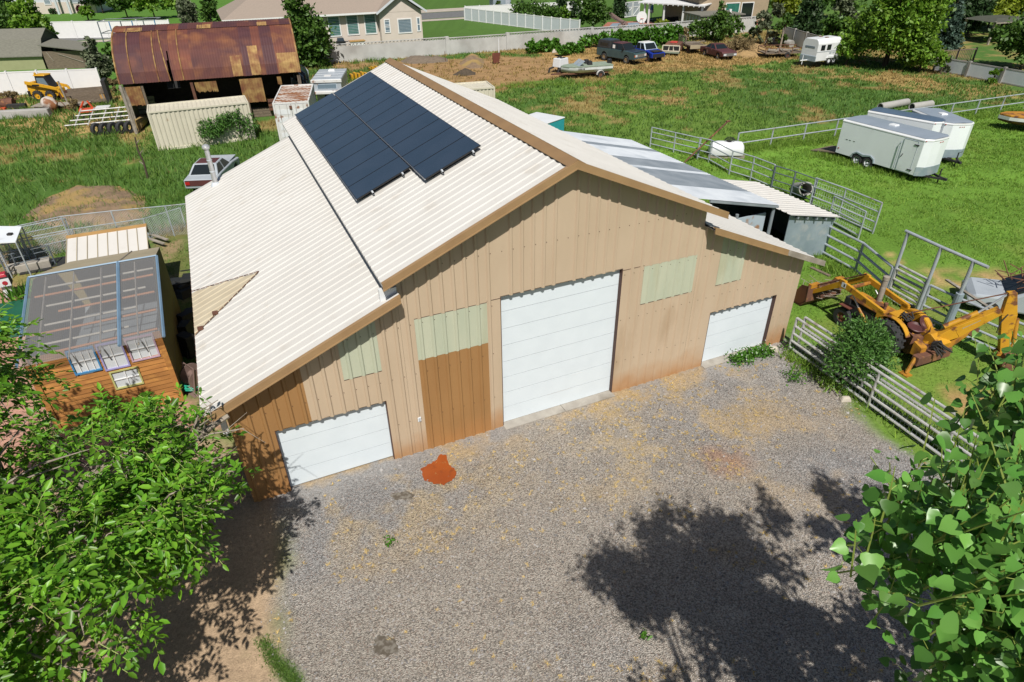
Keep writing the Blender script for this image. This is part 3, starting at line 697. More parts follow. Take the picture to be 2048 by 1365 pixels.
sh = thing('small_shed', 'low galvanised metal shed with a cream ribbed roof beside the pipe gates', 'shed', tuple(B(14, 6.7)), TH); w_ = wm(sh)
m = MB(); P = rib_profile(4.3, 9.4, .03)
for (a, ha), (b, hb) in zip(P, P[1:]): m.quad(B(12.72, a, 2.36+ha), B(15.72, a, 1.74+ha), B(15.72, b, 1.74+hb), B(12.72, b, 2.36+hb))
m.build('roof', 'ivory_metal', sh, world=w_)
def shed_wall(u0, v0, u1, v1, z0, z1, name='wall'):
    m = MB(); n = 24; du, dv = u1-u0, v1-v0; L = math.hypot(du, dv); nx, ny = dv/L, -du/L
    m.hexa([B(u0, v0, 0), B(u1, v1, 0), B(u1-nx*.03, v1-ny*.03, 0), B(u0-nx*.03, v0-ny*.03, 0)], [B(u0, v0, z0), B(u1, v1, z1), B(u1-nx*.03, v1-ny*.03, z1), B(u0-nx*.03, v0-ny*.03, z0)])
    return m.build(name, 'galv_wall', sh, world=w_)
shed_wall(12.9, 4.5, 15.55, 4.5, 2.27, 1.72); shed_wall(15.55, 4.5, 15.55, 9.2, 1.70, 1.70); shed_wall(15.55, 9.2, 12.9, 9.2, 1.7, 2.26)
for u in (13.2, 13.75, 14.3, 14.85, 15.4):
    MB().hexa([B(u-.03, 4.33, 2.16-(u-12.9)*.207), B(u+.03, 4.33, 2.16-(u-12.9)*.207), B(u+.03, 4.49, 2.16-(u-12.9)*.207), B(u-.03, 4.49, 2.16-(u-12.9)*.207)], [B(u-.03, 4.33, 2.25-(u-12.9)*.207), B(u+.03, 4.33, 2.25-(u-12.9)*.207), B(u+.03, 4.49, 2.25-(u-12.9)*.207), B(u-.03, 4.49, 2.25-(u-12.9)*.207)]).build('rafter_end', 'galv_dark', sh, world=w_)
# ================================================================== pipe fences and gates
A_, C_ = G(1540, 293), G(2018, 222)
d_ = (C_-A_).normalized()
pipe_fence('long two-rail grey pipe fence between weedy field and mown pasture', [A_+d_*(k*2.75) for k in range(-1, 12)], 1.15, (.5, 1.15), .04, .05)
c0, c1 = G(1300, 294), G(1396, 318)
pipe_fence('short four-rail pipe fence behind the streaked galvanised shed roof', [c0, c0.lerp(c1, .5), c1], 1.25, (.2, .6, .95, 1.25), .035, .045)
pipe_fence('weathered four-rail corral fence running past the white water tank', [G(1394, 320), G(1417, 326), G(1458, 349), G(1500, 362), G(1540, 379)], 1.35, (.2, .6, 1.0, 1.35), .035, .045, 'pipe_grey')
pipe_fence('dark corral panel in front of the leaning grey culvert', [G(1541, 381), G(1580, 394), G(1622, 411)], 1.35, (.25, .6, 1.0, 1.35), .03, .05, 'pipe_dark', name='corral_panel', cat='corral panel')
pipe_fence('tall open corral gate with thin wire mesh beside cream shed roof', [G(1618, 414), G(1676, 437), G(1745, 468)], 1.5, (.1, .55, 1.05, 1.5), .035, .04, 'pipe_grey', name='pipe_gate', cat='gate', mesh=True)
pipe_fence('short mesh gate lying against the tall open corral gate', [G(1655, 445), G(1716, 478)], 1.3, (.15, .7, 1.3), .035, .04, 'pipe_grey', name='pipe_gate', cat='gate', mesh=True)
P1, P2, P3 = [Vector((q.x, q.y, 0)) for q in (G(1818, 462, 2.8), G(1884, 492, 2.8), G(1949, 520, 2.8))]
pipe_fence('heavy four-rail pipe panel joining the metal shed to the tall frame', [G(1640, 507), G(1709, 545), P1+Vector((-.06, .08, 0))], 1.3, (.12, .5, .9, 1.3), .05, .055, name='corral_panel', cat='corral panel')
t = thing('pipe_gateway', 'tall grey pipe gate frame with a high crossbar standing behind the digger', 'gate frame', tuple(P1)); w_ = wm(t)
for p, px in ((P1, 463), (P2, 492), (P3, 521)):
    MB().tube([p, (p.x, p.y, 2.75)], .06 if p != P3 else .062, 10).build('post', 'pipe_grey', t, world=w_)
e0 = Vector((P1.x, P1.y, 2.75)); e1 = Vector((P3.x, P3.y, 2.75)); e2 = Vector((P2.x, P2.y, 2.75))
dd = (e1-e2).normalized(); MB().tube([e0-dd*.12, e2, e1+dd*.5], .055, 10).build('crossbar', 'pipe_grey', t, world=w_)
MB().tube([P3, (P3.x, P3.y, 1.55)], .13, 12).build('heavy_post', 'galv_wall', t, world=w_)
for off, lab in ((0, 'white four-rail chute gate nearer the digger seat'), (1, 'white four-rail chute gate standing behind its twin')):
    a = P1.lerp(P2, .03)+Vector((.12, .16, 0))*off*2.2; b = P2.lerp(P1, .04)+Vector((.12, .16, 0))*off*2.2
    pipe_fence(lab, [a, b], 1.3, (.12, .5, .9, 1.3), .048, .05, 'pipe_white', name='chute_gate', cat='gate', group='chute gates by the digger')
far = G(2120, 760)
pipe_fence('four-rail grey corral fence running off to the right behind the yellow digger boom', [P2+Vector((.1, -.05, 0)), P3+Vector((.12, .1, 0)), P3.lerp(far, .5), far], 1.3, (.12, .5, .9, 1.3), .045, .05)
a, b = G(1577, 702), G(1971, 884, 1.28); b = Vector((b.x, b.y, 0))
n_ = Vector((-(b-a).y, (b-a).x, 0)).normalized()
pipe_fence('white five-rail pipe gate backed with wire from the barn corner, nearest the gravel', lerp_pts(a, a+(b-a)*1.02, 3), 1.28, (.15, .42, .7, .98, 1.28), .042, .045, 'pipe_white', name='pipe_gate', cat='gate', mesh=True)
if n_.x < 0: n_ = -n_
pipe_fence('second white pipe gate stacked behind the first on the grass side', [a+n_*.28+(b-a)*.01, a+n_*.28+(b-a)*.42, a+n_*.28+(b-a)*.86], 1.28, (.15, .5, .9, 1.28), .042, .045, 'pipe_white', name='pipe_gate', cat='gate')
pipe_fence('far grey pipe gate leading on past the poplar leaves', [b+(b-a)*.03, b+(b-a)*.35, b+(b-a)*.7], 1.25, (.15, .5, .9, 1.25), .042, .045, 'pipe_grey', name='pipe_gate', cat='gate')
# loose things by the corral
p0, p1 = G(1368, 326), G(1456, 243, 2.3)
t = thing('leaning_pole', 'rusty brown pipe leaning high over the corral corner', 'pole', tuple(p0)); MB().tube([p0, p1], .05, 8).build('shaft', 'rust', t, world=wm(t))
MB().tube([p1-Vector((.12, .02, 0)), p1+Vector((.12, .02, 0))], .06, 8).build('end_bracket', 'rust', t, world=wm(t))
p0, p1 = G(1893, 560, .9), G(1988, 622, 1.1)
t = thing('plank', 'long bare plank resting slantwise on the rails behind the boom', 'plank', tuple(p0)); m = MB(); beam(m, p0, p1, .12, .05); m.build('board', 'grey_wood', t, world=wm(t))
q = G(1601, 392); t = thing('culvert', 'short grey hollow culvert leaning beside the dark corral panel', 'culvert', tuple(q), hd(G(1592, 372), G(1612, 400)), ry=-.35)
m = MB().at(0, 0, .35); m.lathe([(.33, -.8), (.36, -.8), (.36, .8), (.33, .8), (.29, .8), (.29, -.8)], 20, 'x', ring=True); m.build('shell', 'concrete_grey', t, smooth=True)
for (pa, pb), lab in ((((1758, 222), (1812, 212)), 'long pale concrete pipe lying left in the grass behind trailers'), (((1821, 222), (1860, 216)), 'shorter pale pipe lying right behind the trailer roofs')):
    a, b = G(*pa), G(*pb); L = (b-a).length
    t = thing('culvert', lab, 'culvert', tuple((a+b)/2), hd(a, b)); m = MB().at(0, 0, .28)
    m.lathe([(.23, -L/2), (.28, -L/2), (.28, L/2), (.23, L/2), (.21, L/2-.02), (.21, -L/2+.02)], 20, 'x', ring=True); m.build('shell', 'concrete_grey', t, smooth=True)
    MB().at(0, 0, .28).lathe([(.205, -L/2+.03), (.205, -L/2+.06)], 20, 'x').build('dark_bore', 'dark_void', t)
# water tank on skids
a, b = G(1424, 321), G(1484, 317)
t = thing('water_tank', 'white plastic water tank with a black hose coiled on top', 'water tank', tuple((a+b)/2+Vector((0, .5, 0))), hd(a, b)-.25)
m = MB(); sec = [(-.42, .22), (-.46, .5), (-.40, .78), (-.25, .93), (0, .98), (.25, .93), (.40, .78), (.46, .5), (.42, .22)]
xs = [(-1.0, .78), (-.9, .95), (-.5, 1.0), (.5, 1.0), (.9, .95), (1.0, .78)]; vs = []; fs = []
for x, k in xs: vs += [(x, y*k*1.15, .22+(z-.22)*k) for y, z in sec]
n = len(sec)
for i in range(len(xs)-1):
    for j in range(n-1): fs.append((i*n+j, (i+1)*n+j, (i+1)*n+j+1, i*n+j+1))
    fs.append((i*n+n-1, (i+1)*n+n-1, (i+1)*n, i*n))
fs += [tuple(range(n)), tuple(range((len(xs)-1)*n+n-1, (len(xs)-1)*n-1, -1))]
m.add(vs, fs); m.build('tank_body', 'white_paint', t, smooth=True)
m = MB().at(.15, 0, 1.02)
m.tube([(.35*math.cos(k*.35)*(1-.01*k), .28*math.sin(k*.35)*(1-.01*k), .004*k) for k in range(44)], .022, 6); m.build('hose', 'black_matte', t, smooth=True)
MB().at(.1, 0, .97).lathe([(.16, 0), (.16, .05), (.05, .07)], 16).build('lid', 'black_matte', t, smooth=True)
for y in (-.35, .35): MB().box(-1.1, y-.06, .02, 1.1, y+.06, .22).build('skid', 'grey_wood', t)
# ================================================================== enclosed trailers
def cargo_trailer(label, A, Bp, width, h, roofm='trailer_roof', door=True, ramp=False, loc_z=.42, vent=True, full=True, rz_h=0):
    # A rear near-side, Bp front near-side ground points of the body (body stands on the left = near side)
    A, Bp = Vector((A[0], A[1], 0)), Vector((Bp[0], Bp[1], 0)); L = (Bp-A).length; an = hd(A, Bp)
    left = Vector((-math.sin(an), math.cos(an), 0)); c = (A+Bp)/2
    s = -1 if left.dot(-c) > 0 else 1      # near side is the left one (y=+w/2) when left points at the camera
    o = c+left*(s*width/2)
    t = thing('cargo_trailer', label, 'trailer', tuple(o), an, 'enclosed cargo trailers on the pasture')
    ny = -s; w2 = width/2; z0, z1 = loc_z, loc_z+h; x0, x1 = -L/2, L/2
    nose = .16
    m = MB()
    pl = [(x0, -w2), (x1-.12, -w2), (x1+nose, -w2+.35), (x1+nose+.05, 0), (x1+nose, w2-.35), (x1-.12, w2), (x0, w2)]
    m.prism(pl, z0, z1-.14, 'z'); b = m.build('body', 'white_trailer', t, bevel=.02)
    m = MB(); n = len(pl); vs = [(x, y*1.012, z1-.14) for x, y in pl]+[(x*1.006, y*1.012, z1-.09) for x, y in pl]+[(x, y*.94, z1-.015) for x, y in pl]
    fs = [(i, (i+1) % n, n+(i+1) % n, n+i) for i in range(n)]+[(n+i, n+(i+1) % n, 2*n+(i+1) % n, 2*n+i) for i in range(n)]+[tuple(range(2*n, 3*n))]
    m.add(vs, fs); m.build('roof_rim', 'white_paint', t)
    m = MB(); vs = []; fs = []
    ys = [-1, -.5, 0, .5, 1]
    for x in (x0+.04, x1-.12): vs += [(x, y*w2*.93, z1+.0+.05*(1-y*y)) for y in ys]
    fs = [(i, i+1, 5+i+1, 5+i) for i in range(4)]
    vs += [(x1+nose-.02, -w2+.37, z1), (x1+nose+.02, 0, z1+.03), (x1+nose-.02, w2-.37, z1)]; fs += [(5, 6, 7, 11, 10), (7, 8, 9, 12, 11)]
    m.add(vs, fs); rf = m.build('roof', roofm, t)
    if vent: MB().box(-.3, -.2, z1+.04, .15, .2, z1+.12, .03, .03).build('roof_vent', 'white_paint', rf, bevel=.02)
    # lower front guard
    m = MB(); e = .012; m.prism([(x1-.13, -w2-e), (x1+nose+e, -w2+.34), (x1+nose+.05+e, 0), (x1+nose+e, w2-.34), (x1-.13, w2+e), (x1-.1, w2-.1), (x1, 0), (x1-.1, -w2+.1)], z0-.01, z0+h*.24, 'z'); m.build('stone_guard', 'galv_wall', t)
    # wheels
    r = .33; wx = (-L*.14-.36, -L*.14+.36)
    for sd in (-1, 1):
        for x in wx: wheel(t, x, sd*(w2-.06), r, .2, rim='white_paint', hub=.6)
        m = MB()
        f = [(wx[0]-.42, z0+.02), (wx[0]-.36, z0+.25), (wx[0]-.1, z0+.40), (0.5*(wx[0]+wx[1]), z0+.33), (wx[1]+.1, z0+.40), (wx[1]+.36, z0+.25), (wx[1]+.42, z0+.02)]
        fi = [(wx[0]-.36, z0), (wx[0]-.30, z0+.2), (wx[0]-.08, z0+.33), (0.5*(wx[0]+wx[1]), z0+.22), (wx[1]+.08, z0+.33), (wx[1]+.30, z0+.2), (wx[1]+.36, z0)]
        for i in range(6):
            a0, a1, b0, b1 = f[i], f[i+1], fi[i], fi[i+1]; y0, y1 = sd*(w2+.005), sd*(w2+.06)
            m.hexa([(b0[0], y0, b0[1]), (b1[0], y0, b1[1]), (b1[0], y1, b1[1]), (b0[0], y1, b0[1])], [(a0[0], y0, a0[1]), (a1[0], y0, a1[1]), (a1[0], y1, a1[1]), (a0[0], y1, a0[1])])
        m.build('fender', 'galv_wall', t)
        MB().prism([(p[0], p[1]) for p in fi], sd*(w2+.002), sd*(w2+.006), 'y').build('wheel_well', 'dark_void', t)
    if door:
        y = ny*(w2+.004); dx0, dx1 = x1-1.22, x1-.42
        d = MB().box(dx0, min(y, y+ny*.018), z0+.06, dx1, max(y, y+ny*.018), z1-.22).build('door', 'white_trailer', t, bevel=.01)
        k = MB()
        for (a, bb, cc, d2) in ((dx0-.015, dx0, z0+.05, z1-.21), (dx1, dx1+.015, z0+.05, z1-.21), (dx0, dx1, z0+.045, z0+.06), (dx0, dx1, z1-.22, z1-.2)): k.box(a, min(y, y+ny*.022), cc, bb, max(y, y+ny*.022), d2)
        k.build('door_frame', 'galv_wall', d)
        for z in (z0+.22, z1-.42): MB().box(dx1-.16, min(y, y+ny*.045), z, dx1+.09, max(y, y+ny*.045), z+.05).build('hinge', 'black_matte', d)
        m = MB(); m.tube([(dx0+.08, y+ny*.04, z0+h*.40), (dx0+.16, y+ny*.05, z0+h*.5)], .018, 6); m.build('handle', 'black_matte', d)
        m = MB(); m.tube([(dx0-.12, y+ny*.02, z0+.15), (dx0-.12, y+ny*.07, z0+.2), (dx0-.12, y+ny*.07, z1-.45), (dx0-.12, y+ny*.02, z1-.4)], .02, 6); m.build('grab_bar', 'galv_wall', t)
        for x in (x0+.5, x0+.72, x0+1.0): MB().box(x, min(y, y+ny*.008), z0+h*.45, x+.12, max(y, y+ny*.008), z0+h*.45+.025).build('side_slot', 'black_matte', t)
        MB().box(x0+.12, min(y, y+ny*.015), z0+.28, x0+.2, max(y, y+ny*.015), z0+.34).build('side_lamp', 'red_lamp', t)
    for yy in (-.12, 0, .12): MB().at(x1+nose+.04, yy, z1-.21).lathe([(.025, 0), (.025, .03)], 8, 'x').build('marker_lamp', 'red_lamp', t)
    MB().at(x1-.1, ny*(w2-.05)*1.01, z1-.11).lathe([(.025, 0), (.03, .06)], 8, 'x').build('marker_lamp', 'red_lamp', t)
    m = MB(); beam(m, (x1-.3, -.6, z0-.03), (x1+1.0, 0, z0-.05), .08, .1); beam(m, (x1-.3, .6, z0-.03), (x1+1.0, 0, z0-.05), .08, .1); m.box(x1+.85, -.06, z0-.1, x1+1.15, .06, z0+.03)
    hi = m.build('tongue', 'black_matte', t)
    m = MB(); m.tube([(x1+.7, 0, .05), (x1+.7, 0, z0+.45)], .035, 8); m.tube([(x1+.7, 0, z0+.42), (x1+.7, .2, z0+.5)], .015, 6); m.build('jack', 'black_matte', hi)
    if ramp:
        m = MB(); m.hexa([(x0-1.75, -w2+.02, .05), (x0, -w2+.02, z0-.06), (x0, w2-.02, z0-.06), (x0-1.75, w2-.02, .05)], [(x0-1.75, -w2+.02, .11), (x0, -w2+.02, z0), (x0, w2-.02, z0), (x0-1.75, w2-.02, .11)]); rm = m.build('ramp_door', 'old_wood', t)
        MB().box(x0-.01, -w2+.06, z0+.03, x0-.001, w2-.06, z1-.2).build('rear_opening', 'dark_void', t)
    return t
zb = .40
hh = HT(G(1831, 353, zb), 280)-zb
tA, tB = G(1670, 305, zb), G(1831, 353, zb)
cargo_trailer('white enclosed cargo trailer nearest the corral, its rear ramp lowered on the grass', tA, tB, 2.0, hh, ramp=True, loc_z=zb)
zt = zb+hh
def top_pts(a, b, z): return G(*a, z), G(*b, z)
a2, b2 = top_pts((1737, 221), (1874, 245), zt)
ob = cargo_trailer('middle white cargo trailer with a dark slanted roof, parked between two others', a2, b2, 1.45, hh, roofm='solar_roof', door=False, vent=False, loc_z=zb)
a3, b3 = top_pts((1826, 218), (1893, 246), zt)
cargo_trailer('rear white cargo trailer with a round vent on its pale blue roof', a3, b3, 1.75, hh, door=False, loc_z=zb)
# old yellow boat on the right edge
q = G(2062, 262); t = thing('speedboat', 'old yellow and brown speedboat standing on the pasture at the edge of view', 'boat', tuple(q), PI-.35)
def hull(m, L, wd, z0, z1, nose=.45, n=9):
    vs = []; fs = []
    for i in range(n):
        f = i/(n-1); x = -L/2+L*f; k = 1 if f < 1-nose else math.sqrt(max(0.002, 1-((f-1+nose)/nose)**2)); rise = .25*max(0, (f-.6)/.4)**2
        y = wd/2*k; vs += [(x, 0, z0+rise*1.2), (x, -y*.75, z0+.18+rise), (x, -y, z0+.45+rise*.6), (x, -y, z1), (x, y, z1), (x, y, z0+.45+rise*.6), (x, y*.75, z0+.18+rise)]
    for i in range(n-1):
        for j in range(7): fs.append((i*7+j, i*7+(j+1) % 7, (i+1)*7+(j+1) % 7, (i+1)*7+j))
    fs += [tuple(range(6, -1, -1)), tuple(range((n-1)*7, n*7))]
    m.add(vs, fs)
def deck_plan(L, wd, nose=.45, n=10, k0=1.0):
    R_ = []
    for i in range(n):
        f = i/(n-1); k = 1 if f < 1-nose else math.sqrt(max(0.002, 1-((f-1+nose)/nose)**2)); R_.append((-L/2+L*f, wd/2*k*k0))
    return R_+[(x, -y) for x, y in reversed(R_)]
m = MB(); hull(m, 4.4, 1.9, .3, .8); m.build('hull', 'rust', t, smooth=True)
m = MB().prism(deck_plan(4.46, 1.96)[::-1], .72, .92, 'z'); m.build('hull_stripe', 'boat_white', t)
m = MB().prism(deck_plan(4.40, 1.9)[::-1], .92, 1.06, 'z'); m.build('deck', 'yellow_worn', t, bevel=.04)
MB().box(-1.3, -.6, 1.1, .5, .6, 1.15).build('cockpit', 'old_wood', t)
for y in (-.8, .8): wheel(t, -.6, y, .3, .18)
# grey vehicle bonnet with brush on it, right edge behind the boom
q = G(2052, 628); t = thing('wrecked_car', 'silver blue wrecked car under rusty brush behind the digger boom', 'car', tuple(q), 2.7)
m = MB(); m.prism([(-2.1, .3), (2.1, .3), (2.15, .6), (1.9, .78), (.9, .85), (.3, 1.25), (-1.0, 1.28), (-1.5, .88), (-2.1, .8)], -.8, .8, 'y'); m.build('body', 'grey_paint', t, bevel=.08)
m = MB(); m.hexa([(.36, -.7, 1.22), (.36, .7, 1.22), (.93, .72, .88), (.93, -.72, .88)], [(.39, -.7, 1.24), (.39, .7, 1.24), (.96, .72, .9), (.96, -.72, .9)]); m.build('windshield', 'glass_dark', t)
for x in (-1.3, 1.35):
    for y in (-.72, .72): wheel(t, x, y, .3, .18, rim='rust')
t2 = thing('brush_heap', 'tangle of rusty bars and twigs heaped on the wrecked car', 'brush heap', tuple(q+Vector((-.2, .1, 1.1)))); m = MB(); r9 = random.Random(5)
for i in range(26):
    a = Vector((r9.uniform(-.9, .9), r9.uniform(-.5, .5), r9.uniform(.1, .3))); b = a+Vector((r9.uniform(-.7, .7), r9.uniform(-.5, .5), r9.uniform(-.05, .55))); m.tube([a, b], .018, 5)
m.build('bar_tangle', 'rust', t2)
# ================================================================== yellow loader backhoe
ORG = Vector((12.95, 17.9, 0)); HDG = math.radians(112)
bh = thing('backhoe_loader', 'old rust-streaked yellow tractor digger with front bucket and folded rear boom', 'digger', tuple(ORG), HDG); wB = wm(bh); iB = wB.inverted()
def loc(p): return iB @ Vector(p)
for y in (-.68, .68): wheel(bh, 0, y, .60, .34, rim='rust', hub=.5, lug=True)
for y in (-.5, .5): wheel(bh, 1.85, y, .36, .2, rim='rust_red_b', hub=.5)
m = MB(); m.box(.45, -.26, .5, 1.95, .26, .98, 0, .03); m.box(1.9, -.3, .45, 2.15, .3, 1.0, 0, .02); m.build('engine_block', 'black_matte', bh, bevel=.02)
m = MB(); m.box(.4, -.29, .98, 2.0, .29, 1.16, .04, .06); m.build('hood', 'yellow_worn', bh, bevel=.03)
m = MB(); m.box(-.25, -.22, .45, .5, .22, .75); m.box(-1.1, -.18, .42, -.2, .18, .7); m.build('chassis', 'rust', bh)
m = MB().at(1.25, -.22, 1.1); m.lathe([(.09, 0), (.095, .05), (.095, .85), (.11, .86), (.11, .98), (.06, 1.0)], 14); m.build('exhaust_stack', 'grey_wood', bh, smooth=True)
m = MB().at(.72, .12, 1.12); m.lathe([(.05, 0), (.05, .2), (.07, .21), (.07, .28), (.02, .3)], 10); m.build('air_cleaner', 'rust', bh, smooth=True)
# front mudguards (rusty plates over the front wheels)
for y in (.5,): m = MB(); m.hexa([(1.6, y-.12, .80), (2.05, y-.12, .78), (2.05, y+.14, .78), (1.6, y+.14, .80)], [(1.6, y-.12, .83), (2.05, y-.12, .81), (2.05, y+.14, .81), (1.6, y+.14, .83)]); m.build('mudguard', 'rust_red_b', bh)
# loader
for y in (-.55, .55):
    m = MB(); m.box(.35, y-.05, .4, .62, y+.05, 1.32); m.build('loader_post', 'yellow_paint', bh, bevel=.01)
    kn = (2.2, y, 1.52); m = MB(); beam(m, (.4, y, 1.28), kn, .10, .16, .22); beam(m, kn, (3.35, y, .62), .10, .22, .14); m.box(kn[0]-.12, y-.055, kn[2]-.16, kn[0]+.12, y+.055, kn[2]+.14)
    ar = m.build('loader_arm', 'yellow_paint', bh, bevel=.008)
    if y > 0: MB().box(2.02, y+.052, 1.42, 2.2, y+.058, 1.6).build('decal', 'white_paint', ar); MB().box(2.05, y+.056, 1.46, 2.10, y+.062, 1.56).build('decal_mark', 'black_matte', ar)
    m = MB(); m.tube([(.75, y*.95, .5), (1.35, y*.95, .98)], .055, 10); l = m.build('lift_cylinder', 'yellow_worn', bh, smooth=True)
    MB().tube([(1.35, y*.95, .98), (1.7, y*.95, 1.28)], .025, 8).build('piston_rod', 'steel_bright', l, smooth=True)
    m = MB(); m.tube([(2.15, y*.8, 1.72), (3.3, y*.8, .9)], .028, 6); m.build('tilt_link', 'rust', bh)
m = MB(); m.tube([(2.0, -.55, 1.42), (2.0, .55, 1.42)], .07, 8); m.tube([(3.0, -.55, .92), (3.0, .55, .92)], .06, 8); m.build('cross_tube', 'yellow_worn', bh)
for k in range(4): pass
bp = [(3.3, .95), (3.25, .30), (3.45, .05), (4.15, .02), (4.15, .06), (3.5, .12), (3.33, .34), (3.38, .90)]
m = MB(); m.prism(bp, -.85, .85, 'y')
bk = m.build('front_bucket', 'rust', bh)
for y in (-.85, .82):
    m = MB(); m.prism([(3.32, .92), (3.28, .3), (3.48, .06), (4.12, .04), (3.62, .85)], y, y+.03, 'y'); m.build('bucket_side', 'rust_red_b', bk)
for a, b in ((-.85, -.5), (.35, .75)): MB().box(3.27, a, .82, 3.42, b, .97).build('bucket_lip', 'yellow_worn', bk)
# operator station
m = MB(); m.box(.1, -.28, 1.0, .42, .28, 1.25); m.box(.05, .05, .75, .35, .5, 1.2, .03, .03); m.build('dash_box', 'yellow_paint', bh, bevel=.02)
m = MB(); r5 = random.Random(3)
for i in range(10): a = Vector((.05+r5.random()*.2, -.3+r5.random()*.5, 1.2)); m.tube([a, a+Vector((-.12, .1, .18)), a+Vector((-.3, r5.uniform(-.2, .2), .02))], .02, 6)
m.build('hydraulic_hose', 'black_matte', bh, smooth=True)
m = MB().at(-.42, 0, 1.0, ry=-.15); m.lathe([(.05, 0), (.22, .02), (.27, .09), (.25, .11), (.2, .05), (.02, .04)], 18); m.build('seat', 'maroon', bh, smooth=True)
m = MB().at(-.35, -.42, 1.12, ry=-.9); m.lathe([(.05, 0), (.2, .02), (.23, .06), (.2, .05), (.02, .03)], 16); m.build('seat_back', 'maroon', bh, smooth=True)
m = MB(); m.tube([(-.4, 0, .65), (-.42, 0, 1.0)], .05, 8); m.build('seat_post', 'rust', bh)
for s in (-1, 1):
    m = MB(); n = 9; R_ = .70
    for i in range(n):
        a0, a1 = math.radians(35+i*13), math.radians(35+(i+1)*13)
        q = lambda a, r, y: (r*math.cos(a), y, .60+r*math.sin(a))
        y0, y1 = s*.44, s*.62
        m.hexa([q(a0, R_, y0), q(a1, R_, y0), q(a1, R_, y1), q(a0, R_, y1)], [q(a0, R_+.02, y0), q(a1, R_+.02, y0), q(a1, R_+.02, y1), q(a0, R_+.02, y1)])
    c = [(R_*math.cos(math.radians(35+i*13)), .6+R_*math.sin(math.radians(35+i*13))) for i in range(n+1)]
    m.prism(c, s*.42, s*.44, 'y'); m.build('fender', 'yellow_paint', bh)
m = MB(); m.prism([(-.55, .55), (-1.25, .5), (-1.3, .85), (-.9, 1.05), (-.55, 1.0)], -.62, -.1, 'y'); m.build('rear_plate', 'yellow_paint', bh, bevel=.02)
m = MB(); m.prism([(-.5, .5), (-.95, .5), (-1.0, .72), (-.5, .95)], .15, .2, 'y'); m.prism([(-.85, .45), (-1.15, .45), (-1.15, .8), (-.85, .9)], .25, .5, 'y'); m.build('rear_frame', 'yellow_worn', bh)
m = MB(); m.box(-1.35, -.75, .3, -1.1, .75, .62); m.build('stabilizer_beam', 'rust', bh, bevel=.02)
m = MB(); m.tube([(-1.2, .7, .55), (-1.25, .95, .05)], .06, 8); m.box(-1.4, .85, 0, -1.1, 1.1, .05); m.build('stabilizer_leg', 'yellow_worn', bh)
m = MB(); beam(m, (-1.2, -.6, .6), (-1.25, -1.35, 1.05), .14, .14); st = m.build('stabilizer_leg', 'yellow_worn', bh); m = MB().at(-1.25, -1.4, 1.1, rx=.6); m.box(-.2, -.06, -.16, .2, .05, .16); m.build('foot_pad', 'rust', st)
m = MB(); m.tube([(-1.0, -.45, .8), (-1.2, -1.1, 1.0)], .05, 8); m.build('stabilizer_cylinder', 'yellow_paint', bh, smooth=True)
for i, y in enumerate((-.2, -.12, -.04, .04)): pass
m = MB()
for i in range(5): m.tube([(-.72, -.3+i*.07, .9), (-.70-.05*i, -.3+i*.07, 1.18)], .012, 5)
m.build('control_lever', 'rust', bh)
m = MB(); r6 = random.Random(9)
for i in range(12):
    a = Vector((-1.1-r6.random()*.2, r6.uniform(-.3, .3), .75+r6.random()*.15)); m.tube([a, a+Vector((-.15, r6.uniform(-.1, .1), .12)), a+Vector((-.35, r6.uniform(-.25, .1), -.05))], .025, 6)
m.build('hose_bundle', 'black_matte', bh, smooth=True)
# rear boom (measured in world space)
RT = G(1848, 688, .62); EL = G(2000, 621, 2.0); SB = G(2004, 706, .55); ST = G(2024, 584, 2.62)
m = MB(); beam(m, RT+Vector((-.35, .1, -.35)), RT+Vector((-.3, .1, .3)), .3, .35); m.build('swing_post', 'rust', bh, world=wB)
m = MB(); bx = (EL-RT); q1 = RT+bx*.42+Vector((0, 0, -.02)); beam(m, RT, q1, .24, .20, .44); beam(m, q1, EL, .24, .44, .2)
bo = m.build('boom', 'yellow_paint', bh, world=wB, bevel=.012)
k = MB(); dB = bx.normalized(); up = Vector((0, 0, 1)); up = (up-dB*up.dot(dB)).normalized(); sd = dB.cross(up)
# worn maker's lettering reduced to pale scuffs, and the pivot pins
k.hexa([RT+bx*.5+sd*.122+up*.02, RT+bx*.74+sd*.122+up*.03, RT+bx*.74+sd*.125+up*.03, RT+bx*.5+sd*.125+up*.02], [RT+bx*.5+sd*.122+up*.05, RT+bx*.74+sd*.122+up*.05, RT+bx*.74+sd*.125+up*.05, RT+bx*.5+sd*.125+up*.05])
k.build('pale_scuff', 'beige_panel', bo, world=wB)
c0, c1 = RT+bx*.32+up*.30, RT+bx*.76+up*.26
m = MB(); m.tube([c0, c1], .085, 12); cy = m.build('boom_cylinder', 'yellow_paint', bh, smooth=True, world=wB)
MB().tube([c1, ST+Vector((-.05, 0, -.05))], .032, 8).build('piston_rod', 'steel_bright', cy, smooth=True, world=wB)
m = MB(); beam(m, RT+Vector((-.2, -.15, -.55)), RT+bx*.22+Vector((0, 0, -.28)), .12, .14); m.build('lower_cylinder', 'yellow_worn', bh, world=wB)
m = MB(); sdv = (SB-ST); mid = ST+sdv*.36; beam(m, ST, mid, .2, .22, .42, up=dB); beam(m, mid, SB, .2, .42, .2, up=dB); sk_ = m.build('dipper_stick', 'yellow_paint', bh, world=wB, bevel=.012)
pl = ST+sdv*.2; s2 = Vector((-pl.x, -pl.y, CAMH-pl.z)).normalized()
m = MB(); a = ST+sdv*.5+dB*.28; b = SB+dB*.22+Vector((0, 0, .3)); m.tube([a, b], .07, 10); m.tube([b, SB+dB*.2], .03, 8); m.build('bucket_cylinder', 'yellow_worn', bh, smooth=True, world=wB)
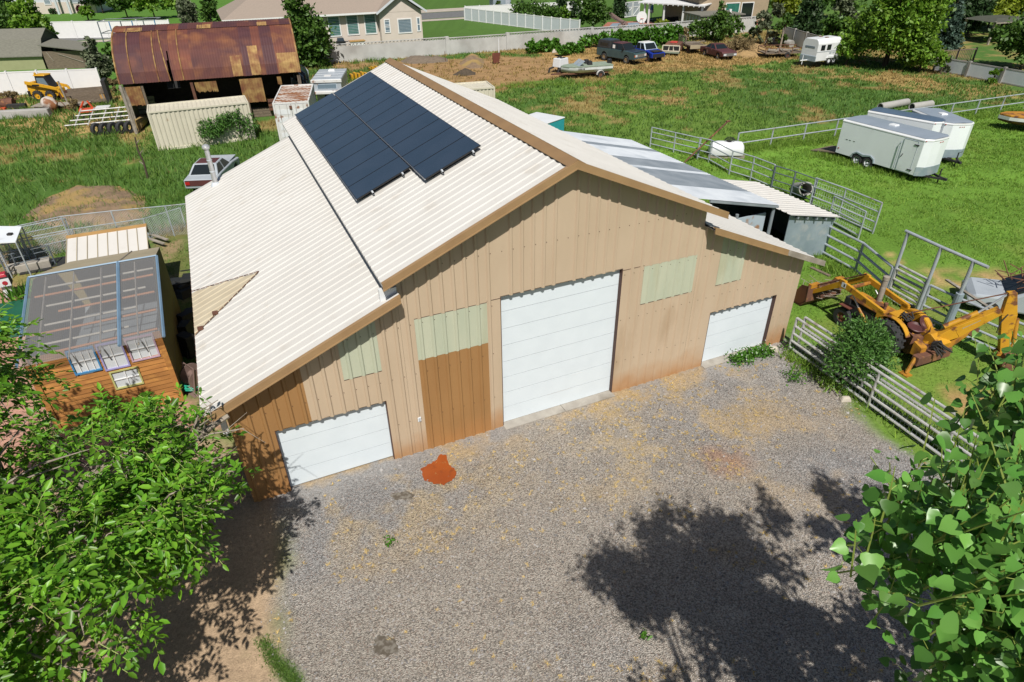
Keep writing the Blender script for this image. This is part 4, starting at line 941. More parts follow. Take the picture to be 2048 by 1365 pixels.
m = MB(); m.tube([mid+s2*.14, mid+s2*.25+Vector((-.12, 0, -.3)), mid+s2*.2+Vector((-.1, 0, -.65)), mid+s2*.14+Vector((.12, 0, -.75))], .016, 6); m.build('hose', 'black_matte', bh, smooth=True, world=wB)
m = MB(); m.tube([RT+Vector((-.55, .9, .55)), ST+Vector((-.1, 0, -.05))], .02, 6); m.build('rusty_bar', 'rust', bh, world=wB)
m = MB().at(SB.x+.18, SB.y-.1, SB.z-.12, rz=hd((0, 0), dB)); m.prism([(-.25, .2), (-.3, -.1), (-.1, -.42), (.35, -.48), (.42, -.4), (0.02, -.3), (-.12, -.05), (.1, .22)], -.32, .32, 'y')
rb = m.build('rear_bucket', 'rust', bh, world=wB)
for y0 in (.30, -.33): m = MB().at(SB.x+.18, SB.y-.1, SB.z-.12, rz=hd((0, 0), dB)); m.prism([(-.25, .2), (-.3, -.1), (-.1, -.42), (.35, -.48), (.1, .22)], y0, y0+.03, 'y'); m.build('bucket_cheek', 'rust', rb, world=wB)
m = MB().at(SB.x, SB.y, SB.z, rz=hd((0, 0), dB)); m.tube([(0, -.2, 0), (0, .2, 0)], .07, 8); m.box(-.2, -.12, -.05, .3, .12, .06); m.build('bucket_link', 'yellow_worn', rb, world=wB)
t = thing('brush_heap', 'pale dry twigs piled in the rusty front bucket of the digger', 'brush heap', tuple(wB @ Vector((3.6, 0, .55)))); m = MB(); r9 = random.Random(15)
for i in range(40):
    a = Vector((r9.uniform(-.4, .4), r9.uniform(-.7, .7), r9.uniform(-.2, .3))); m.tube([a, a+Vector((r9.uniform(-.6, .6), r9.uniform(-.5, .5), r9.uniform(-.1, .2)))], .01, 4)
m.build('twig_tangle', 'grey_wood', t)
# ================================================================== LEFT SIDE: cabin with the clear roof
cb = thing('garden_cabin', 'cedar board cabin with a clear plastic roof and coloured salvaged windows', 'cabin', tuple(B(-11.9, 8)), TH); wC = wm(cb)
U0, U1, V0, V1, V2 = -13.55, -10.2, 5.35, 9.0, 11.4
ZE, ZP, ZB = 2.5, 3.25, 2.62
WIN = [(-12.56, -11.88, 1.68, 2.46, 'sky_frame', 4), (-11.83, -11.19, 1.6, 2.47, 'lilac_frame', 2), (-11.12, -10.38, 1.70, 2.47, 'pink_frame', 3), (-11.78, -11.04, .92, 1.54, 'lime_frame', 2)]
m = MB(); nb = 17
for i in range(nb):
    z0, z1 = i*ZE/nb, (i+1)*ZE/nb-.008; cuts = sorted([(w[0], w[1]) for w in WIN if w[2] < (z0+z1)/2 < w[3]]); x = U0
    for a, b in cuts+[(U1, U1)]:
        if a-x > .02:
            xx = x
            while xx < a-.01:
                xe = min(a, xx+1.6+.5*rnd.random())
                m.hexa([B(xx, V0-.03, z0), B(xe-.004, V0-.03, z0), B(xe-.004, V0+.02, z0), B(xx, V0+.02, z0)], [B(xx, V0-.012, z1), B(xe-.004, V0-.012, z1), B(xe-.004, V0+.02, z1), B(xx, V0+.02, z1)]); xx = xe
        x = b
m.build('board_wall', 'cedar', cb, world=wC)
for (a, b) in ((U0-.02, U0+.12), (U1-.12, U1+.02)): MB().hexa([B(a, V0-.06, 0), B(b, V0-.06, 0), B(b, V0-.02, 0), B(a, V0-.02, 0)], [B(a, V0-.06, ZE), B(b, V0-.06, ZE), B(b, V0-.02, ZE), B(a, V0-.02, ZE)]).build('corner_board', 'cedar', cb, world=wC)
for a, b, z0, z1, fm, nm in WIN:
    t_ = .042; m = MB()
    def bar(x0, zz0, x1, zz1, d=.05):
        m.hexa([B(x0, V0-d, zz0), B(x1, V0-d, zz0), B(x1, V0+.01, zz0), B(x0, V0+.01, zz0)], [B(x0, V0-d, zz1), B(x1, V0-d, zz1), B(x1, V0+.01, zz1), B(x0, V0+.01, zz1)])
    bar(a, z0, a+t_, z1); bar(b-t_, z0, b, z1); bar(a+t_, z0, b-t_, z0+t_); bar(a+t_, z1-t_, b-t_, z1)
    f = m.build('window', fm, cb, world=wC)
    m = MB()
    for k in range(1, nm): x = a+(b-a)*k/nm; bar(x-.012, z0+t_, x+.012, z1-t_, .03)
    bar(a+t_, (z0+z1)/2-.012, b-t_, (z0+z1)/2+.012, .032); m.build('muntin', 'vinyl_white', f, world=wC)
    MB().quad(B(a+.02, V0-.005, z0+.02), B(b-.02, V0-.005, z0+.02), B(b-.02, V0-.005, z1-.02), B(a+.02, V0-.005, z1-.02)).build('pane', 'glass_pane', f, world=wC)
# sheet side walls, back slope
m = MB(); m.add([B(U1, V0, 0), B(U1, V2, 0), B(U1, V2, ZB-.06), B(U1, V1, ZP-.06), B(U1, V0, ZE-.06)], [(0, 1, 2, 3, 4)]); m.add([B(U0, V0, 0), B(U0, V2, 0), B(U0, V2, ZB-.06), B(U0, V1, ZP-.06), B(U0, V0, ZE-.06)], [(4, 3, 2, 1, 0)])
m.add([B(U0, V2, 0), B(U1, V2, 0), B(U1, V2, ZB-.06), B(U0, V2, ZB-.06)], [(3, 2, 1, 0)]); m.build('side_wall', 'olive_wall', cb, world=wC)
m = MB(); m.hexa([B(U0-.05, V1, ZP), B(U1+.08, V1, ZP), B(U1+.0, V2+.1, ZB-.05), B(U0+.55, V2+.1, ZB-.05)], [B(U0-.05, V1, ZP+.04), B(U1+.08, V1, ZP+.04), B(U1+.0, V2+.1, ZB-.01), B(U0+.55, V2+.1, ZB-.01)]); m.build('back_roof', 'beige_panel', cb, world=wC)
m = MB(); pts = [(-11.3, ZP+.05, V1), (-11.25, ZB, V2+.1)]; m.tube([B(-11.2, V1, ZP+.05), B(-11.1, V2+.1, ZB+.0)], .025, 5); m.build('roof_seam', 'grey_wood', cb, world=wC)
# clear front roof: wavy sheet
m = MB(); nw = 150
for i in range(nw):
    a, b = U0-.08+(U1-U0+.2)*i/nw, U0-.08+(U1-U0+.2)*(i+1)/nw; ha, hb = .012*(i % 2), .012*((i+1) % 2)
    m.quad(B(a, V0-.35, ZE-.05+ha), B(b, V0-.35, ZE-.05+hb), B(b, V1, ZP+.02+hb), B(a, V1, ZP+.02+ha))
m.build('clear_roof', 'poly_sheet', cb, world=wC)
def rf(u, t, d=0): return B(u, V0-.35+(V1-V0+.35)*t, ZE-.05+(ZP+.02-ZE+.05)*t+d)
m = MB()
for i, u in enumerate((-13.2, -12.45, -11.7, -10.75)): m.tube([rf(u, .0, -.07), rf(u, 1, -.07)], .022, 6)
m.build('rafter', 'grey_wood', cb, world=wC)
for k, t_ in enumerate((.12, .34, .56, .78)):
    m = MB(); m.tube([rf(U0+(.1 if k % 2 else .75), t_, -.10), rf(U1-.05, t_+.02, -.10)], .038, 6); m.build('purlin', 'inner_pole', cb, world=wC)
m = MB()
for k, t_ in enumerate((.24, .45, .67, .9)): m.tube([rf(U0+.4, t_, -.16), rf(U1-.8+.25*k, t_+.01, -.16)], .035, 6)
m.build('shelf_slat', 'inner_pale', cb, world=wC)
MB().hexa([B(U0, V0+.05, .9), B(U1, V0+.05, .9), B(U1, V2, .9), B(U0, V2, .9)], [B(U0, V0+.05, .95), B(U1, V0+.05, .95), B(U1, V2, .95), B(U0, V2, .95)]).build('bench', 'galv_dark', cb, world=wC)
m = MB()
def strip(p, q, r=.03): m.tube([p, q], r, 4)
strip(rf(U0-.08, 0, .02), rf(U0-.08, 1, .02), .04); strip(rf(U1+.12, 0, .02), rf(U1+.12, 1, .02), .04); strip(rf(U0-.08, 1, .03), rf(U1+.12, 1, .03), .03); strip(rf(-11.2, 0, .025), rf(-11.2, 1, .03), .05)
m.build('blue_trim', 'blue_frame', cb, world=wC)
# small shed with the cream standing-seam roof
ss = thing('garden_shed', 'small shed with cream standing seam roof behind the clear-roofed cabin', 'shed', tuple(B(-12.2, 14)), TH); wS = wm(ss)
a0, a1 = -13.45, -10.75
def hx(m, u0, v0, z0, u1, v1, z1, z2, z3): m.hexa([B(u0, v0, z0), B(u1, v0, z0), B(u1, v1, z1), B(u0, v1, z1)], [B(u0, v0, z2), B(u1, v0, z2), B(u1, v1, z3), B(u0, v1, z3)])
m = MB(); hx(m, a0, 12.6, 1.95, a1, 14.3, 2.4, 1.99, 2.44); m.build('roof', 'ivory_metal', ss, world=wS)
m = MB()
for k in range(9): u = a0+(a1-a0)*k/8; hx(m, u-.012, 12.6, 1.99, u+.012, 14.3, 2.44, 2.02, 2.47)
m.build('standing_seam', 'beige_panel', ss, world=wS)
m = MB(); hx(m, a0-.02, 14.3, 2.2, a1+.02, 14.5, 2.2, 2.48, 2.5); m.build('ridge_board', 'tan_paint', ss, world=wS)
m = MB(); hx(m, a0+.1, 12.75, 0, a1-.1, 14.4, 0, 1.93, 2.3); m.build('wall', 'dark_olive', ss, world=wS)
# narrow alley between cabin and barn: things leaning there
q = B(-9.85, 9.4); t = thing('sheet_stack', 'black plastic sheeting heaped in the alley beside the barn', 'tarp', tuple(q), TH)
m = MB(); r3 = random.Random(4)
for i in range(9): m.at(r3.uniform(-.15, .15), r3.uniform(-1.6, 1.6), 0, r3.uniform(0, 3), 0, 0); m.box(-.28, -.4, 0, .28, .4, .25+.5*r3.random(), .12, .15)
m.build('folded_sheet', 'tarp_black', t)
q = B(-10.05, 13.2); t = thing('tarp_heap', 'crumpled black tarp with loose dark boards behind the cabin', 'tarp', tuple(q), TH+.3)
m = MB()
for i in range(7): m.at(r3.uniform(-.35, .35), r3.uniform(-.7, .7), 0, r3.uniform(0, 3)); m.box(-.35, -.4, 0, .35, .4, .15+.4*r3.random(), .15, .12)
m.build('crumpled_sheet', 'tarp_black', t)
m = MB()
for i in range(5): a = Vector((r3.uniform(-.4, .3), r3.uniform(-.8, .8), .5)); beam(m, a, a+Vector((r3.uniform(.3, 1.0), r3.uniform(-.3, .3), -.25)), .08, .03)
m.build('dark_board', 'black_matte', t)
q = B(-9.65, 7.15); t = thing('lattice_frame', 'metal frame with black diamond lattice leaning at the barn eave', 'lattice', tuple(q), TH+PI/2, rx=.25)
m = MB()
for a, b in (((-.6, 0, .1), (-.6, 0, 1.5)), ((.6, 0, .1), (.6, 0, 1.5)), ((-.6, 0, 1.5), (.6, 0, 1.5)), ((-.6, 0, .1), (.6, 0, .1))): m.tube([a, b], .025, 6)
m.build('frame', 'pipe_white', t)
m = MB()
for k in range(-8, 9):
    for s in (-1, 1):
        x0, x1 = k*.16-.7*s, k*.16+.7*s
        p, q2 = Vector((x0, 0, .1)), Vector((x1, 0, 1.5)); d = q2-p
        ts = [0, 1]
        for lim in (-.6, .6):
            tt = (lim-p.x)/d.x
            ts.append(tt)
        lo_ = max(0, min(ts[2:])); hi_ = min(1, max(ts[2:]))
        if hi_ > lo_: m.tube([p+d*lo_, p+d*hi_], .006, 3, caps=False)
m.build('lattice', 'black_matte', t)
q = B(-9.75, 5.75); t = thing('hose_reel', 'brown plastic garden hose reel standing between cabin and barn wall', 'hose reel', tuple(q), TH+.5)
for y in (-.25, .25):
    m = MB().at(0, y, .5); m.lathe([(.30, -.02), (.34, -.02), (.34, .02), (.30, .02)], 20, 'y')
    for k in range(5): a = k*2*PI/5; m.tube([(0, 0, 0), (.31*math.cos(a), 0, .31*math.sin(a))], .025, 5)
    m.build('reel_wheel', 'slide_brown', t, smooth=True)
MB().at(0, 0, .5).lathe([(.12, -.25), (.12, .25)], 14, 'y').build('drum', 'slide_brown', t, smooth=True)
m = MB(); m.box(-.35, -.32, 0, .35, .32, .14, .1, .05); m.tube([(-.3, -.3, .1), (-.1, -.3, .95), (-.1, .3, .95), (-.3, .3, .1)], .03, 6); m.build('stand', 'slide_brown', t)
q = G(388, 783); t = thing('garden_hose', 'coil of bright green garden hose by the cabin corner post', 'hose', tuple(q+Vector((0, 0, .06))))
m = MB(); m.tube([((.34-.012*k % .1)*math.cos(k*.42), (.28-.01*k % .08)*math.sin(k*.42), .1+.02*math.sin(k*1.3)+.003*k) for k in range(80)], .02, 6); m.build('coil', 'hose_green', t, smooth=True)
# red and white cooler, iris bed, concrete kerb, green cover
q = G(22, 592); t = thing('pedestal_box', 'red and white box with a black side on a white pedestal', 'box', tuple(q), TH+.1)
MB().box(-.14, -.14, 0, .14, .14, .5).build('pedestal', 'white_paint', t)
MB().box(-.24, -.24, .5, .24, .24, .88).build('case', 'black_matte', t, bevel=.02); MB().box(-.23, -.255, .52, .23, -.242, .84).build('front_panel', 'white_paint', t); MB().at(.06, -.262, .66, rx=0).lathe([(.09, 0), (.09, .01)], 16, 'y').build('red_spot', 'red_box', t)
MB().box(-.2, -.2, .88, .2, .2, 1.0, .04, .04).build('red_lid', 'red_box', t, bevel=.02)
q = G(18, 640); t = thing('covered_pool', 'dark green cover sheet lying left of the cabin wall', 'cover', tuple(q), TH)
m = MB().at(.6, -.2, 0); m.box(-1.3, -1.4, 0, 1.0, 1.3, .3, .12, .12); m.build('cover_sheet', 'tarp_green', t, bevel=.05)
a, b = G(18, 548), G(105, 532); t = thing('concrete_kerb', 'pale concrete kerb along the kennel in front of green iris leaves', 'kerb', tuple((a+b)/2), hd(a, b)); L = (b-a).length; MB().box(-L/2, -.22, 0, L/2, .22, .35).build('kerb_block', 'concrete', t, bevel=.02)
# kennel and chain-link fence
def chainlink(label, posts, h, name='chain_link_fence', cat='fence', gate=None, m='pipe_grey', step=.11, group=None):
    t = thing(name, label, cat, tuple(posts[0]), 0, group); w = wm(t)
    for p in posts: MB().tube([p, (p[0], p[1], h)], .03, 8).build('post', m, t, world=w)
    MB().tube([(p[0], p[1], h) for p in posts], .022, 8).build('top_rail', m, t, world=w)
    k = MB()
    for a, b in zip(posts, posts[1:]):
        a, b = Vector((a[0], a[1], 0)), Vector((b[0], b[1], 0)); L = (b-a).length; n = int((L+h)/step)
        for i in range(n):
            for s in (0, 1):
                x0 = i*step-h; x1 = i*step; z0, z1 = 0.03, h
                if x0 < 0: z0 = -x0/h*h+.0; x0 = 0.0
                if x1 > L: z1 = h-(x1-L); x1 = L
                if x1 <= x0: continue
                p, q = a.lerp(b, x0/L), a.lerp(b, x1/L)
                if s: p, q = a.lerp(b, 1-x0/L), a.lerp(b, 1-x1/L)
                k.tube([(p.x, p.y, z0), (q.x, q.y, z1)], .0035, 3, caps=False)
    k.build('wire_mesh', 'galv', t, world=w)
    return t
cl = [B(-9.3, 19.2), B(-10.35, 19.35), B(-12.6, 19.75), B(-14.6, 20.0), B(-16.4, 19.5), B(-20, 18.6)]
chainlink('long sagging chain link fence in front of the dirt mound', cl, 1.5)
chainlink('nearer chain link run crossing behind the small cream roofed shed', [G(-30, 535), G(60, 520), G(160, 500), G(300, 478), G(372, 455)], 1.0)
kp = [G(20, 560), G(45, 440+92), G(165, 498)]
pipe_fence('pipe panel with four rails making the dog kennel side', [G(10, 520), G(60, 512), G(152, 492)], 1.35, (.35, .7, 1.05, 1.35), .022, .03, name='kennel_fence', cat='kennel fence')
pipe_fence('low pipe panel over the dark kennel mat', [G(18, 556), G(40, 547), G(112, 530)], .9, (.2, .45, .7, .9), .018, .03, 'pipe_dark', name='kennel_fence', cat='kennel fence')
q = G(55, 540); t = thing('kennel_mat', 'black mat lying inside the kennel behind the concrete kerb', 'mat', tuple(q), TH); MB().box(-.2, -.5, .01, 2.2, .75, .05).build('mat_sheet', 'black_matte', t)
a = [G(*p, 1.6) for p in ((-45, 452), (43, 453), (31, 484), (-50, 488))]
t = thing('kennel_roof', 'pale blue white panel roof over the kennel', 'roof panel', (a[0].x, a[0].y, 0)); w_ = wm(t)
MB().hexa([p-Vector((0, 0, .04)) for p in reversed(a)], list(reversed(a))).build('panel', 'white_trailer', t, world=w_)
MB().box(*(G(20, 470, 1.6)-Vector((.06, .1, 0))), *(G(20, 470, 1.6)+Vector((.12, .05, .08)))).build('latch', 'black_matte', t, world=w_)
for p in ((a[1]+a[0])/2, a[1], a[2], (a[2]+a[3])/2): MB().tube([(p.x, p.y, 0), (p.x, p.y, 1.58)], .03, 6).build('post', 'pipe_grey', t, world=w_)
t = thing('lumber', 'loose weathered boards lying against the shed end and fence', 'boards', tuple(G(290, 470))); w_ = wm(t)
for i, (pa, pb) in enumerate((((235, 455), (300, 470)), ((262, 452), (295, 462)), ((305, 470), (335, 480)), ((300, 478), (328, 488)))):
    m = MB(); beam(m, G(*pa, .25), G(*pb, .2), .14, .05); m.build('board', 'grey_wood', t, world=w_)
# ================================================================== vehicles
def car_body(t, L, W, prof, paint, z0=.28, arch=((-1, .38), (1, .38)), bev=.05):
    m = MB(); m.prism(prof, -W/2, W/2, 'y'); return m.build('body', paint, t, bevel=bev)
def glasshouse(t, x0, x1, zb, zt, W, f, r, inset, paint, glass='glass_dark'):
    # tapered cabin: front slope f, rear slope r
    b4 = [(x0, -W/2, zb), (x1, -W/2, zb), (x1, W/2, zb), (x0, W/2, zb)]
    t4 = [(x0+r, -W/2+inset, zt), (x1-f, -W/2+inset, zt), (x1-f, W/2-inset, zt), (x0+r, W/2-inset, zt)]
    o = MB().hexa(b4, t4).build('cab', paint, t, bevel=.04)
    def L_(a, b, k): return tuple(a[i]+(b[i]-a[i])*k for i in range(3))
    def pane(nm, pa, pb, pc, pd, n):
        k = lambda p: tuple(p[i]+n[i]*.008 for i in range(3))
        ct = tuple(sum(p[i] for p in (pa, pb, pc, pd))/4 for i in range(3)); sh_ = lambda p: k(L_(ct, p, .84))
        MB().quad(sh_(pa), sh_(pb), sh_(pc), sh_(pd)).build(nm, glass, o)
    pane('windshield', b4[1], b4[2], t4[2], t4[1], (1, 0, .6)); pane('rear_window', b4[3], b4[0], t4[0], t4[3], (-1, 0, .6))
    mx = lambda a, b, k: L_(a, b, k)
    for s, (i, j) in ((-1, (0, 1)), (1, (3, 2))):
        for ka, kb in ((0, .5), (.5, 1)):
            pane('side_window', mx(b4[i], b4[j], ka), mx(b4[i], b4[j], kb), mx(t4[i], t4[j], kb), mx(t4[i], t4[j], ka), (0, s*1.5, .3))
    return o
# dark pickup with cap
A, Bq = G(1207, 121), G(1256, 129); an = hd(A, Bq); lf = Vector((-math.sin(an), math.cos(an), 0)); sd = -1 if lf.y > 0 else 1
cc = (A+Bq)/2+lf*(-sd)*(-.8)
t = thing('pickup_truck', 'dark pickup with black camper shell and faded maroon cab roof by the wall', 'pickup', tuple((A+Bq)/2+lf*.8), an)
pr = [(-2.75, .5), (-2.1, .45), (-1.95, .8), (-1.65, .95), (-1.35, .8), (-1.2, .45), (1.1, .42), (1.2, .75), (1.5, .92), (1.8, .75), (1.92, .45), (2.7, .5), (2.72, 1.08), (2.5, 1.2), (1.15, 1.28), (-2.75, 1.25)]
car_body(t, 5.4, 1.85, pr, 'teal_dark')
m = MB(); m.box(1.2, -.8, 1.20, 2.6, .8, 1.27, .03, .06); m.build('bonnet', 'navy_paint', t, bevel=.02)
glasshouse(t, -.75, 1.25, 1.26, 1.88, 1.78, .55, .1, .13, 'black_paint', 'glass_dark')
MB().box(-.62, -.74, 1.87, .68, .74, 1.91, .05, .05).build('cab_roof', 'maroon', t, bevel=.02)
cap = MB().box(-2.72, -.92, 1.26, -.85, .92, 2.02, .1, .12).build('camper_shell', 'black_matte', t, bevel=.04)
for y in (-.86, .86): MB().box(-2.3, y-.03, 1.45, -1.2, y+.03, 1.8).build('shell_window', 'glass_dark', cap)
MB().box(-2.5, -.7, 2.02, -1.0, .7, 2.07, .05, .05).build('roof_rack', 'navy_paint', cap)
m = MB(); m.box(2.68, -.9, .42, 2.85, .9, .66); m.build('bumper', 'chrome', t, bevel=.03)
m = MB(); m.box(2.71, -.55, .74, 2.74, .55, 1.02); m.build('grille', 'silver_paint', t)
for y in (-.72, .72): MB().box(2.71, y-.14, .78, 2.75, y+.14, 1.0).build('headlight', 'glass_pane', t); MB().box(2.66, y*1.26-.02, .78, 2.73, y*1.26+.02, .98).build('turn_signal', 'orange_lamp', t)
for y in (-1.0, 1.0): MB().box(1.0, y-.06, 1.34, 1.12, y+.06, 1.58).build('wing_mirror', 'black_paint', t, bevel=.01)
for x in (-1.65, 1.5):
    for y in (-.82, .82): wheel(t, x, y, .38, .24, rim='chrome')
m = MB()
for y in (-.90,): m.box(-.45, y-.015, 1.38, -.12, y-.0, 1.72)
m.build('window_vinyl', 'vinyl_white', t)
# blue wrecked pickup
q = G(1303, 124); t = thing('pickup_truck', 'bright blue nosed old pickup with rusty white roof, bonnet missing', 'pickup', tuple(q+Vector((-.4, 1.6, 0))), an-.22)
car_body(t, 4, 1.8, [(-2.3, .5), (-1.6, .45), (-1.4, .8), (-1.1, .9), (-.8, .8), (-.6, .45), (1.0, .42), (1.1, .75), (1.4, .9), (1.7, .75), (1.8, .45), (2.2, .45), (2.2, .9), (1.0, 1.12), (-2.3, 1.1)], 'blue_paint')
glasshouse(t, -.7, .95, 1.1, 1.75, 1.72, .5, .12, .12, 'paleblue', 'glass_dark')
MB().box(-.56, -.72, 1.74, .43, .72, 1.79, .05, .05).build('cab_roof', 'white_rust', t, bevel=.02)
m = MB(); m.box(1.05, -.6, 1.0, 2.1, .6, 1.08); m.build('engine_bay', 'black_matte', t); m = MB(); m.box(2.2, -.75, .5, 2.24, .75, .85); m.build('nose_opening', 'dark_void', t)
for x in (-1.1, 1.4):
    for y in (-.78, .78): wheel(t, x, y, .34, .2, rim='rust')
m = MB(); m.box(.5, .8, .5, 1.6, 1.0, 1.15); 
# wreck: cut front end of an old car
q = G(1345, 112); t = thing('wrecked_car', 'rusty cream front clip of an old car with its open nose facing the field', 'car', tuple(q+Vector((0, .6, 0))), an-1.1)
m = MB(); m.prism([(-1.9, .35), (.6, .3), (.7, .55), (.55, 1.0), (-.4, 1.15), (-1.9, 1.2)], -.85, .85, 'y'); m.build('body', 'rust', t, bevel=.06)
m = MB()
for a, b in (((.72, -.95, .5), (.72, .95, .5)), ((.62, -.95, 1.05), (.62, .95, 1.05)), ((.72, -.95, .5), (.62, -.95, 1.05)), ((.72, .95, .5), (.62, .95, 1.05)), ((.7, -.3, .5), (.64, -.2, 1.05)), ((.7, .3, .5), (.64, .2, 1.05))): beam(m, a, b, .08, .1)
m.build('nose_frame', 'cream_paint', t); MB().box(.66, -.85, .55, .69, .85, 1.0).build('nose_opening', 'dark_void', t)
MB().box(-1.2, -.4, 1.18, -.5, .4, 1.32, .05, .05).build('red_panel', 'red_paint', t, bevel=.03); MB().box(.5, -.95, .28, .74, .95, .45).build('bumper', 'boat_green', t)
# flatbed stake truck
q = G(1385, 108); t = thing('flatbed_truck', 'old wooden flatbed truck with stake sides and grey planks', 'truck', tuple(q+Vector((.2, 1.5, 0))), an-.5)
MB().box(-1.6, -1.0, .75, 1.7, 1.0, .9).build('bed', 'old_wood', t); MB().box(1.68, -1.02, .55, 1.74, 1.02, .95).build('tail_board', 'beige_panel', t)
for k in range(4): MB().box(-1.6, -1.02, 1.0+k*.2, .4, -.97, 1.1+k*.2).build('stake_rail', 'grey_wood', t)
for x in (-1.5, -.6, .3): MB().box(x, -1.04, .75, x+.07, -.96, 1.75).build('stake_post', 'old_wood', t)
m = MB(); beam(m, (.2, -.8, .95), (1.6, .7, 1.35), .16, .05); m.build('plank', 'grey_wood', t); m = MB(); beam(m, (-.2, .2, .95), (1.5, .9, 1.2), .16, .05); m.build('plank', 'grey_wood', t)
for x in (-1.0, 1.0):
    for y in (-.85, .85): wheel(t, x, y, .38, .22, rim='rust')
MB().box(-1.4, -.4, .45, 1.65, .4, .75).build('chassis', 'rust', t)
# maroon fastback car
A, Bq = G(1422, 112), G(1442, 121); an2 = hd(A, Bq)
q = G(1434, 117); t = thing('old_coupe', 'faded maroon two-door coupe sunk in dry grass', 'car', tuple(q+Vector((.2, .7, 0))), hd(G(1411, 108), G(1446, 118)))
car_body(t, 4.6, 1.8, [(-2.3, .4), (-1.75, .32), (-1.6, .62), (-1.3, .74), (-1.0, .62), (-.85, .3), (.95, .3), (1.1, .62), (1.4, .74), (1.7, .62), (1.85, .32), (2.3, .4), (2.35, .75), (2.2, .88), (.7, .96), (-1.2, .96), (-2.3, .88)], 'maroon', bev=.06)
glasshouse(t, -1.5, .85, .94, 1.38, 1.66, .75, .8, .2, 'maroon', 'glass_dark')
m = MB(); m.box(2.33, -.8, .45, 2.4, .8, .72); m.build('grille', 'silver_paint', t)
for y in (-.62, .62): MB().box(2.36, y-.16, .5, 2.42, y+.16, .68).build('headlight', 'glass_pane', t)
for x in (-1.3, 1.4):
    for y in (-.78, .78): wheel(t, x, y, .32, .2, rim='chrome')
# car behind the flue
q = (G(398, 352, .9)+G(440, 330, .9))/2; t = thing('parked_car', 'faded silver and maroon car parked in tall grass behind the barn flue', 'car', (q.x-.1, q.y+.6, 0), hd(G(400, 360), G(430, 330))+.0)
car_body(t, 4.5, 1.75, [(-2.2, .4), (-1.65, .3), (-1.5, .6), (-1.2, .7), (-.9, .6), (-.75, .3), (.95, .3), (1.1, .6), (1.4, .7), (1.7, .6), (1.85, .32), (2.2, .4), (2.2, .8), (.9, .92), (-1.2, .95), (-2.2, .88)], 'grey_paint', bev=.06)
glasshouse(t, -1.6, .75, .92, 1.38, 1.6, .6, .65, .18, 'grey_paint', 'glass_dark'); MB().box(-.85, -.55, 1.375, .1, .55, 1.40, .05, .05).build('roof_patch', 'maroon', t); MB().box(-2.23, -.8, .55, -2.2, .8, .85).build('tail_panel', 'maroon', t)
for y in (-.68, .68): MB().box(-2.25, y-.12, .62, -2.22, y+.12, .78).build('tail_lamp', 'red_lamp', t)
MB().box(.8, -.75, .93, 2.1, .75, .97).build('bonnet', 'grey_paint', t)
for x in (-1.2, 1.4):
    for y in (-.76, .76): wheel(t, x, y, .31, .2, rim='silver_paint')
# boat on trailer and the small white machine behind it
A, Bq = G(1225, 152), G(1115, 160); an = hd(A, Bq); t = thing('motorboat', 'pale green and white motorboat with raked windshield on a rusty trailer', 'boat', tuple((A+Bq)/2+Vector((0, .5, 0))), an)
m = MB(); hull(m, 5.0, 1.95, .34, 1.04); m.build('hull', 'boat_white', t, smooth=True)
m = MB().prism(deck_plan(5.04, 2.0)[::-1], 1.04, 1.12, 'z'); m.build('gunwale', 'boat_green', t)
MB().box(-2.1, -.72, 1.11, .4, .72, 1.14).build('cockpit_floor', 'boat_green', t)
for y in (-.4, .4): MB().box(-.5, y-.25, 1.12, -.05, y+.25, 1.5, .05, .03).build('seat', 'black_matte', t, bevel=.04)
for y0, y1 in ((-.78, -.06), (.06, .78)): MB().hexa([(.95, y0, 1.1), (1.0, y0, 1.1), (1.0, y1, 1.1), (.95, y1, 1.1)], [(.35, y0, 1.55), (.40, y0, 1.55), (.40, y1, 1.55), (.35, y1, 1.55)]).build('windshield', 'windshield', t)
m = MB(); m.box(-2.75, -.22, 1.1, -2.3, .22, 1.5, .06, .04); ob_ = m.build('outboard_motor', 'black_paint', t, bevel=.05); MB().box(-2.75, -.08, .4, -2.55, .08, 1.12).build('motor_leg', 'silver_paint', ob_)
MB().box(-1.2, -1.0, .62, 1.9, -.98, .72).build('hull_stripe', 'rust_red_b', t)
r4 = random.Random(2)
for k in range(5): MB().box(.45+k*.14, 1.0, .84, .53+k*.14, 1.012, .96).build('registration_mark', 'black_paint', t)
m = MB(); beam(m, (-2.2, -.7, .42), (2.0, -.5, .45), .1, .12); beam(m, (-2.2, .7, .42), (2.0, .5, .45), .1, .12); beam(m, (1.9, -.5, .45), (3.5, 0, .42), .1, .1); beam(m, (1.9, .5, .45), (3.5, 0, .42), .1, .1); beam(m, (-1.2, -.9, .4), (-1.2, .9, .4), .1, .1); m.build('trailer_frame', 'rust', t)
for y in (-.98, .98):
    wheel(t, -1.2, y, .3, .18, rim='rust'); m = MB()
    for i in range(6):
        a0, a1 = PI*i/6, PI*(i+1)/6; q_ = lambda a, r, yy: (-1.2+r*math.cos(a), yy, .3+r*math.sin(a))
        m.hexa([q_(a0, .36, y-.12), q_(a1, .36, y-.12), q_(a1, .36, y+.12), q_(a0, .36, y+.12)], [q_(a0, .39, y-.12), q_(a1, .39, y-.12), q_(a1, .39, y+.12), q_(a0, .39, y+.12)])
    m.build('fender', 'white_rust', t)
q = G(1122, 148); t = thing('grader_cab', 'small white machine with black arms standing behind the boat bow', 'machine', tuple(q+Vector((0, .8, 0))), an+.5)
MB().box(-.7, -.5, .55, .7, .5, 1.35, .08, .06).build('housing', 'white_paint', t, bevel=.04)
for y in (-.2, .25): MB().box(-.3, y-.1, 1.36, .3, y+.1, 1.42).build('black_opening', 'dark_void', t)
